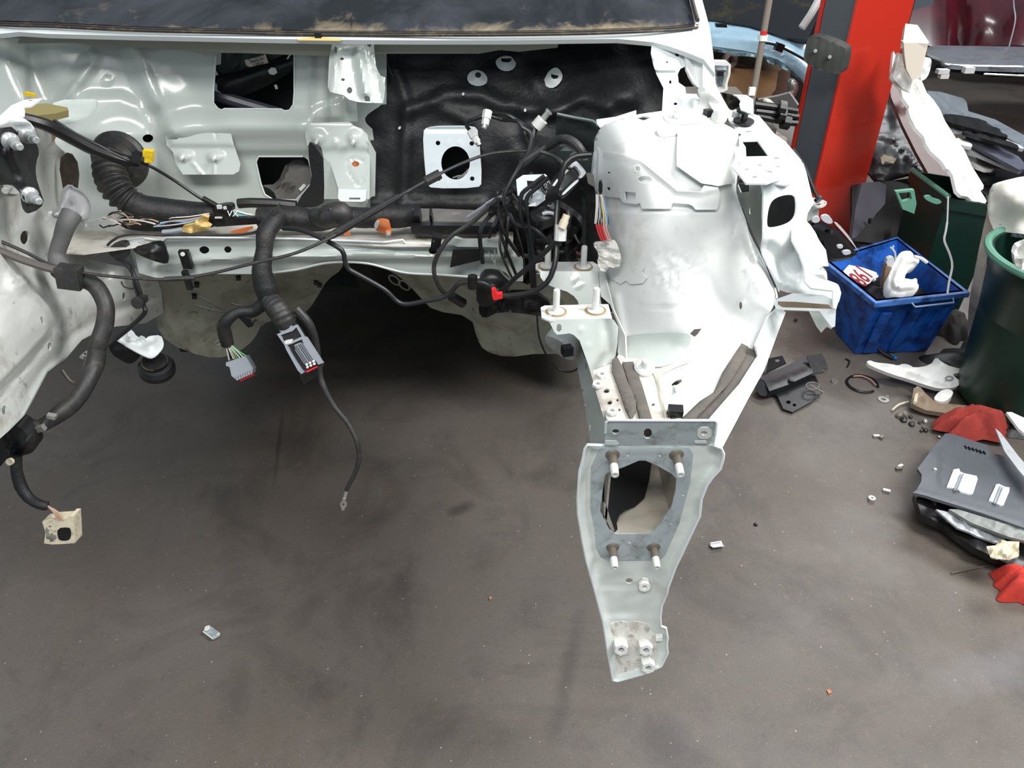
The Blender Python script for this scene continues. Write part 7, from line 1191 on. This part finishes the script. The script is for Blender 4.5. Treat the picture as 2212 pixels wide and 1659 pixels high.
m = M(); q = [tuple(PZ(x, y, .05)) for x, y in ell(1755, 834, 14, 8, 16)]; m.tube(q+[q[0]], .003, raw=True, seg=6); m.tube([tuple(PZ(1750, 832, .05)), tuple(PZ(1778, 847, .03))], .003, raw=True, seg=6); tag(m.build('wire_clip', BOLTG), 'round wire spring clip resting on the dark steel bracket', 'clip')
m = M(); q = [tuple(PZ(x, y, .006)) for x, y in ell(1863, 829, 34, 17, 28, 12)[3:]+ell(1863, 829, 34, 17, 28, 12)[:1]]; m.tube(q, .005, raw=True, seg=6); e = m.build('hose_clamp', BLACK); tag(e, 'open black ring clamp lying on the floor left of the white foam', 'clamp')
m = M(); q = [tuple(PZ(x, y, .010)) for x, y in ((1843, 813), (1860, 812), (1880, 820), (1892, 832))]; m.tube(q, .004, raw=True, seg=6); m.build('rusty_band', material('rusty_band', (150, 116, 104), .5), e)
def washer(x, y, r, label, mat=BOLTG, h=.004):
    p = PZ(x, y, .001); m = M(); m.lathe(p, (0, 0, 1), [(r*.4, 0), (r*.4, h), (r, h), (r, 0), (r*.4, 0)], 14); tag(m.build('washer', mat), label, 'washer', 'loose metal bits on the floor')
washer(1802, 826, .012, 'small nut on the floor between steel bracket and ring clamp', STEEL, .010)
washer(1908, 864, .021, 'pale round washer on the floor below the ring clamp', STEEL)
washer(1916, 857, .006, 'tiny pale bead beside the round washer', STEEL)
washer(1882, 1081, .011, 'small silver nut alone on the floor left of the grey dash panel', STEEL, .012)
m = M(); m.lathe(PZ(1632, 1134, .0), (0, 0, 1), [(0, 0), (.007, 0), (.005, .006), (0, .007)], 10); tag(m.build('black_bead', BLACK), 'tiny black bead on the floor right of the end bracket', 'bead')
# white foam bumper piece
WF = [(1871, 781), (1880, 778), (1890, 783), (1925, 786), (1940, 790), (1950, 785), (1965, 788), (1975, 795), (2010, 789), (2022, 770), (2034, 782), (2056, 793), (2098, 800), (2092, 806), (2056, 806), (2066, 818), (2076, 822), (2072, 832), (2060, 838), (2030, 840), (2000, 832), (1960, 818), (1925, 808), (1880, 790)]
fs('white_foam_strip', WF, (.04, .06, .10), BWHITE, 'torn white plastic strip lying in front of the blue crate', 'strip', t=.02, res=5, smooth=1, bumps=[nmap(.012, 24, 4), ridge(WF[:4]+[(2000, 815), (2050, 830)], 10, .01)])
m = M(); m.tube([tuple(PZ(x, y, .09)) for x, y in ell(2051, 817, 8, 4, 12)+[ell(2051, 817, 8, 4, 12)[0]]], .003, raw=True, seg=6); tag(m.build('washer_ring', HGREY), 'grey ring lying on the torn white strip', 'ring')
fs('plastic_scrap', [(2016, 862), (2024, 850), (2036, 842), (2050, 840), (2060, 846), (2056, 856), (2044, 866), (2030, 868)], (.05, .06, .07), BWHITE, 'small white plastic scrap below the torn white strip', 'scrap', t=.03, smooth=1, res=5, bumps=[dome(2038, 855, 22, 14, .02)])
fs('brown_moulding', [(1974, 838), (1988, 836), (2000, 850), (2020, 868), (2050, 872), (2090, 876), (2106, 892), (2080, 896), (2040, 892), (2000, 886), (1968, 872)], (.03, .04, .06), material('muddy_brown', (128, 112, 94), .6, dirt=((190, 180, 166), .55, .75, 12, .6)), 'muddy brown moulding lying below the torn white strip', 'moulding', t=.02, res=6, bumps=[nmap(.01, 16, 5)])
m = M(); m.tube([tuple(PZ(x, y, .05)) for x, y in ((1982, 838), (1976, 870))], .007, raw=True, seg=8); m.tube([tuple(PZ(x, y, .01)) for x, y in ((1927, 886), (1942, 874), (1962, 868))], .004, raw=True, seg=6); tag(m.build('pale_rod', CREAM), 'thin pale rod end lying against the muddy brown moulding', 'rod')
rg = random.Random(9)
for i in range(14):
    x = rg.uniform(1940, 2040); y = 885+(x-1940)*.35+rg.uniform(0, 32); z = .004
    p = PZ(x, y, z); m = M(); r = rg.uniform(.006, .014); m.lathe(p, (rg.uniform(-.4, .4), rg.uniform(-.4, .4), 1), [(0, 0), (r, 0), (r*.9, r*.7), (r*.4, r), (0, r)], 6)
    tag(m.build('grit_lump', [BLACK2, BLACK2, STEEL, BOLTG, BLACK][i % 5]), 'small lump of grit and fastener swept below the brown moulding', 'debris', 'grit below the brown moulding')
for i, (x, y, a) in enumerate(((1945, 1007, .5), (1942, 1012, .1), (1915, 1060, -.4), (1955, 893, 1.0), (1893, 942, 0), (1905, 944, .8))):
    m = M(); m.box(PZ(x, y, .006), (.022, .010, .008), (0, 0, a)); tag(m.build('metal_chip', STEEL if i % 2 == 0 else BOLTG), ['pale chip on the floor left of the dash panel corner', 'grimy chip right beside the pale chip near the dash panel', 'pale crumb on the floor above the silver nut', 'grimy chip below the pale rod', 'pale speck on the floor below the round washer', 'grimy speck on the floor below the round washer'][i], 'debris')
# small clips lying in the foreground
def clip(cx, cy, pts, label, mat):
    e = empty('spring_clip', tuple(PZ(cx, cy, 0)), label, 'clip', 'small metal clips on the open floor')
    fs('clip_plate', pts, .008, mat, par=e, t=.002)
    return e
c1 = clip(457, 1366, [(439, 1362), (443, 1353), (452, 1350), (474, 1366), (476, 1372), (461, 1381), (458, 1380)], 'small silver spring clip alone on the floor at the lower left', ZINC)
fs('clip_tab', [(441, 1361), (444, 1353), (453, 1351), (454, 1358), (446, 1363)], .016, BOLTW, par=c1, t=.002); m = M(); m.tube([tuple(PZ(x, y, .012)) for x, y in ((439, 1364), (460, 1380))], .0022, raw=True, seg=5); m.tube([tuple(PZ(x, y, .012)) for x, y in ((468, 1372), (475, 1368))], .0022, raw=True, seg=5); m.build('clip_rail', BOLTW, c1)
c2 = clip(1548, 1175, [(1534, 1172), (1558, 1168), (1562, 1178), (1564, 1180), (1540, 1183), (1534, 1178)], 'small pinkish silver clip on the floor right of the end bracket', material('pink_silver', (206, 200, 212), .4, .2))
m = M(); m.tube([tuple(PZ(x, y, .012)) for x, y in ((1534, 1173), (1558, 1169))], .0018, raw=True, seg=5); m.tube([tuple(PZ(x, y, .012)) for x, y in ((1540, 1182), (1564, 1179))], .0018, raw=True, seg=5); m.build('clip_rail', BOLTW, c2)
fs('tan_flake', [(1786, 1490), (1793, 1489), (1797, 1495), (1790, 1499)], .004, ORANGE, 'tiny tan flake on the open floor at the lower right', 'debris', t=.002)
fs('tan_flake', [(1056, 1289), (1062, 1288), (1063, 1293), (1058, 1295)], .004, CARD, 'tiny tan flake on the open floor left of the end bracket', 'debris', t=.002)
m = M(); m.tube([tuple(PZ(x, y, .006)) for x, y in ((2055, 1238), (2078, 1233), (2140, 1221))], [.002, .003, .002], raw=True, seg=6); tag(m.build('thin_rod', BOLTG), 'thin pointed metal rod on the floor below the dash panel', 'rod')
# grey dash panel
e = empty('dash_panel', tuple(PZ(2110, 1040, 0)), 'grey plastic underbody panel with two pale ribbed inserts at the right edge', 'panel')
DPN = D((1985, 1080, 'z', .13), (2250, 1140, 'z', .13), (2080, 940, 'z', .11))
PO = [(1980, 1058), (1990, 1040), (1991, 1025), (1984, 1015), (1982, 1012), (2010, 975), (2030, 950), (2042, 936), (2060, 938), (2134, 962), (2140, 978), (2170, 985), (2200, 1010), (2250, 1040), (2270, 1160), (2212, 1140), (2120, 1108), (1998, 1070), (1972, 1064)]
m = M(); m.sheet(PO, DPN, res=6, t=.01, bumps=[plateau([(2030, 975), (2050, 968), (2150, 990), (2195, 1020), (2205, 1100), (2150, 1085), (2028, 1052)], -.006, 4), ridge([(2050, 962), (2140, 984)], 4, -.006), ridge([(2052, 975), (2030, 1030)], 3, -.006), ridge([(1985, 1062), (2212, 1130)], 8, .006)]); m.build('panel_skin', PANELG, e, sharp=50)
for pts in ([(2060, 1014), (2072, 1012), (2074, 1018), (2082, 1022), (2110, 1028), (2112, 1035), (2102, 1066), (2094, 1067), (2075, 1062), (2068, 1055), (2045, 1052)], [(2152, 1046), (2158, 1045), (2170, 1051), (2181, 1053), (2180, 1062), (2168, 1091), (2160, 1091), (2150, 1086), (2136, 1081)]):
    m = M(); m.sheet(pts, DPN, res=4, lift=.008, t=.006, bumps=[ridge([(pts[2][0], pts[2][1]), (pts[2][0]-14, pts[2][1]+40)], 4, -.006)]); m.build('ribbed_insert', material('pale_insert', (216, 220, 226), .35) if 'pale_insert' not in bpy.data.materials else bpy.data.materials['pale_insert'], e)
for x0, y0 in ((2081, 1024), (2076, 1024), (2161, 1051), (2166, 1053)):
    m = M(); m.tube([tuple(DPN.P(x0-i*3.6, y0+i*9.0, .015)) for i in range(5)], .0022, raw=True, seg=5); m.build('insert_rib', material('rib_grey', (150, 154, 160), .5) if 'rib_grey' not in bpy.data.materials else bpy.data.materials['rib_grey'], e)
m = M(); m.sheet([(1984, 1086), (1992, 1070), (2026, 1080), (2016, 1108)], D((1990, 1080, 'z', .09), (2026, 1085, 'z', .09), (2010, 1105, 'z', .08)), t=.008, holes=[[(1996, 1080), (2015, 1086), (2012, 1094), (1994, 1088)]]); m.build('square_lug', PANELG, e)
m = M(); m.lathe(DPN.P(2019, 1016, .0), (0, 0, 1), [(0, 0), (.008, 0), (.006, .006), (0, .004)], 10); m.build('panel_screw', STEEL, e)
m = M()
for i in range(6): m.box(DPN.P(2086+i*8, 966+i*2.4, .004), (.003, .014, .006))
m.build('vent_ribs', BLACK, e)
fs('black_tray', [(1975, 1066), (2120, 1108), (2260, 1160), (2260, 1250), (2180, 1220), (2100, 1180), (2040, 1135), (1990, 1110)], (.03, .05, .10), BLACK, 'black plastic tray lying under the grey panel', 'tray', t=.03, res=10, bumps=[nmap(.012, 30, 3)])
fs('silver_tray', [(2022, 1100), (2040, 1104), (2120, 1128), (2175, 1152), (2170, 1170), (2150, 1172), (2110, 1158), (2095, 1150), (2068, 1140), (2056, 1130)], (.08, .09, .115), LGREY, 'crumpled silver-grey tray between grey panel and black tray', 'tray', t=.01, res=5, bumps=[nmap(.008, 18, 8), ridge([(2060, 1105), (2095, 1148)], 4, -.008)])
for x, y in ((2066, 1094), (2174, 1131)):
    pass
fs('grey_rail', [(2050, 1100), (2070, 1100), (2200, 1140), (2260, 1160), (2260, 1180), (2180, 1160), (2100, 1130)], (.115, .12, .125), material('greenish_grey', (122, 126, 122), .4), 'slim grey-green rail under the grey panel edge', 'rail', t=.01, res=6, bumps=[nmap(.004, 14, 2)])
fs('masking_scrap', [(2130, 1180), (2150, 1178), (2160, 1168), (2202, 1170), (2200, 1200), (2180, 1210), (2140, 1205)], (.12, .12, .13), CREAM, 'crumpled cream paper scrap on the tray stack at the right edge', 'paper', t=.004, res=4, bumps=[nmap(.014, 14, 2)])
# red cloths, dark bits
c = PZ(2100, 925, .03); m = M(); m.cloth(c.x, c.y, .13, .07, .02, .10, seed=2); tag(m.build('red_cloth', CLOTH), 'crumpled dull red cloth behind the grey panel', 'cloth', 'red cloths')
c = PZ(2230, 1260, .03); m = M(); m.cloth(c.x, c.y, .10, .07, .0, .09, seed=3); tag(m.build('red_cloth', material('bright_red_cloth', (196, 56, 44), .9, dirt=((110, 26, 22), .5, .75, 12, .6), bump=(90, .5, .003))), 'brighter red cloth at the right edge below the cream scrap', 'cloth', 'red cloths')
c = PZ(2185, 880, .05); m = M(); m.cloth(c.x, c.y, .06, .05, .02, .09, seed=6); tag(m.build('red_cloth', CLOTH), 'small red cloth tucked against the right-hand green bin', 'cloth', 'red cloths')
c = PZ(2110, 800, .0); m = M(); m.cloth(c.x+.05, c.y, .22, .20, .0, .05, seed=8); tag(m.build('dark_rag', MAT), 'dark greasy rag heap at the foot of the sack', 'rag')
c = PZ(2160, 900, .0); m = M(); m.cloth(c.x+.05, c.y-.02, .16, .12, .0, .06, seed=12); tag(m.build('dark_rag', MAT), 'dark rag heap between the red cloths', 'rag')
fs('grey_lath', [(2150, 925), (2162, 935), (2200, 985), (2240, 1030), (2240, 1060), (2200, 1015), (2170, 975)], (.16, .18, .16), LGREY, 'narrow grey lath leaning behind the grey panel at the right edge', 'lath', t=.01)
fs('white_offcut', [(2174, 890), (2185, 890), (2240, 915), (2240, 960), (2200, 925)], (.2, .2, .2), BWHITE, 'white offcut leaning on the right-hand bin at the edge', 'offcut', t=.01)
m = M(); m.tube([tuple(PZ(x, y, .0+h)) for x, y, h in ((1902, 720, .10), (1893, 735, .06), (1898, 752, .03), (1915, 766, .015), (1930, 774, .01))], .008, raw=True, seg=8); e = m.build('black_hook', BLACK); tag(e, 'curved black hook leaning on the front of the blue crate', 'hook')
m = M(); m.tube([tuple(PZ(x, y, .01)) for x, y in ((1925, 769), (1938, 775))], .007, raw=True, seg=8); tag(m.build('blue_pin', material('bright_blue', (40, 130, 220), .4)), 'short bright blue pin on the floor in front of the blue crate', 'pin')
m = M(); m.tube([tuple(PZ(x, y, .005)) for x, y in ((1830, 793), (1835, 780), (1826, 775))], .003, raw=True, seg=6); tag(m.build('dark_twig', BLACK), 'thin dark strip on the floor left of the blue crate', 'strip')
c = PZ(2030, 710, .0); m = M(); m.cloth(c.x+.04, c.y, .10, .12, .0, .08, seed=15); tag(m.build('dark_rag', material('dusty_rag', (52, 48, 46), .8, dirt=((120, 110, 100), .55, .75, 10, .6), bump=(60, .5))), 'dusty dark rag heap right of the blue crate', 'rag')
m = M(); m.tube([tuple(PZ(x, y, .01)) for x, y in ((1716, 690), (1722, 692))], .006, raw=True, seg=6); tag(m.build('floor_nut', BLACK), 'small black nut on the floor under the upper rail end', 'nut')
# low trolley that carries the lamp housing and the oily parts
e = empty('parts_trolley', (1.0, 3.75, 0), 'low grimy grey trolley carrying the oily parts behind the upper rail', 'trolley')
TRM = material('grimy_trolley_grey', (120, 112, 104), .7, dirt=((70, 62, 56), .45, .7, 8, .7))
m = M(); m.box((1.0, 3.75, .765), (.30, .74, .03)); m.build('tray_top', TRM, e)
m = M(); m.box((1.0, 3.75, .25), (.28, .70, .02)); m.build('lower_shelf', TRM, e)
for x in (.87, 1.13):
    for y in (3.41, 4.09):
        m = M(); m.box((x, y, .395), (.03, .03, .71)); m.build('leg', TRM, e)
        m = M(); m.lathe((x-.01, y, .025), (1, 0, 0), [(0, 0), (.025, 0), (.025, .02), (0, .02)], 14); m.build('castor', BLACK, e)
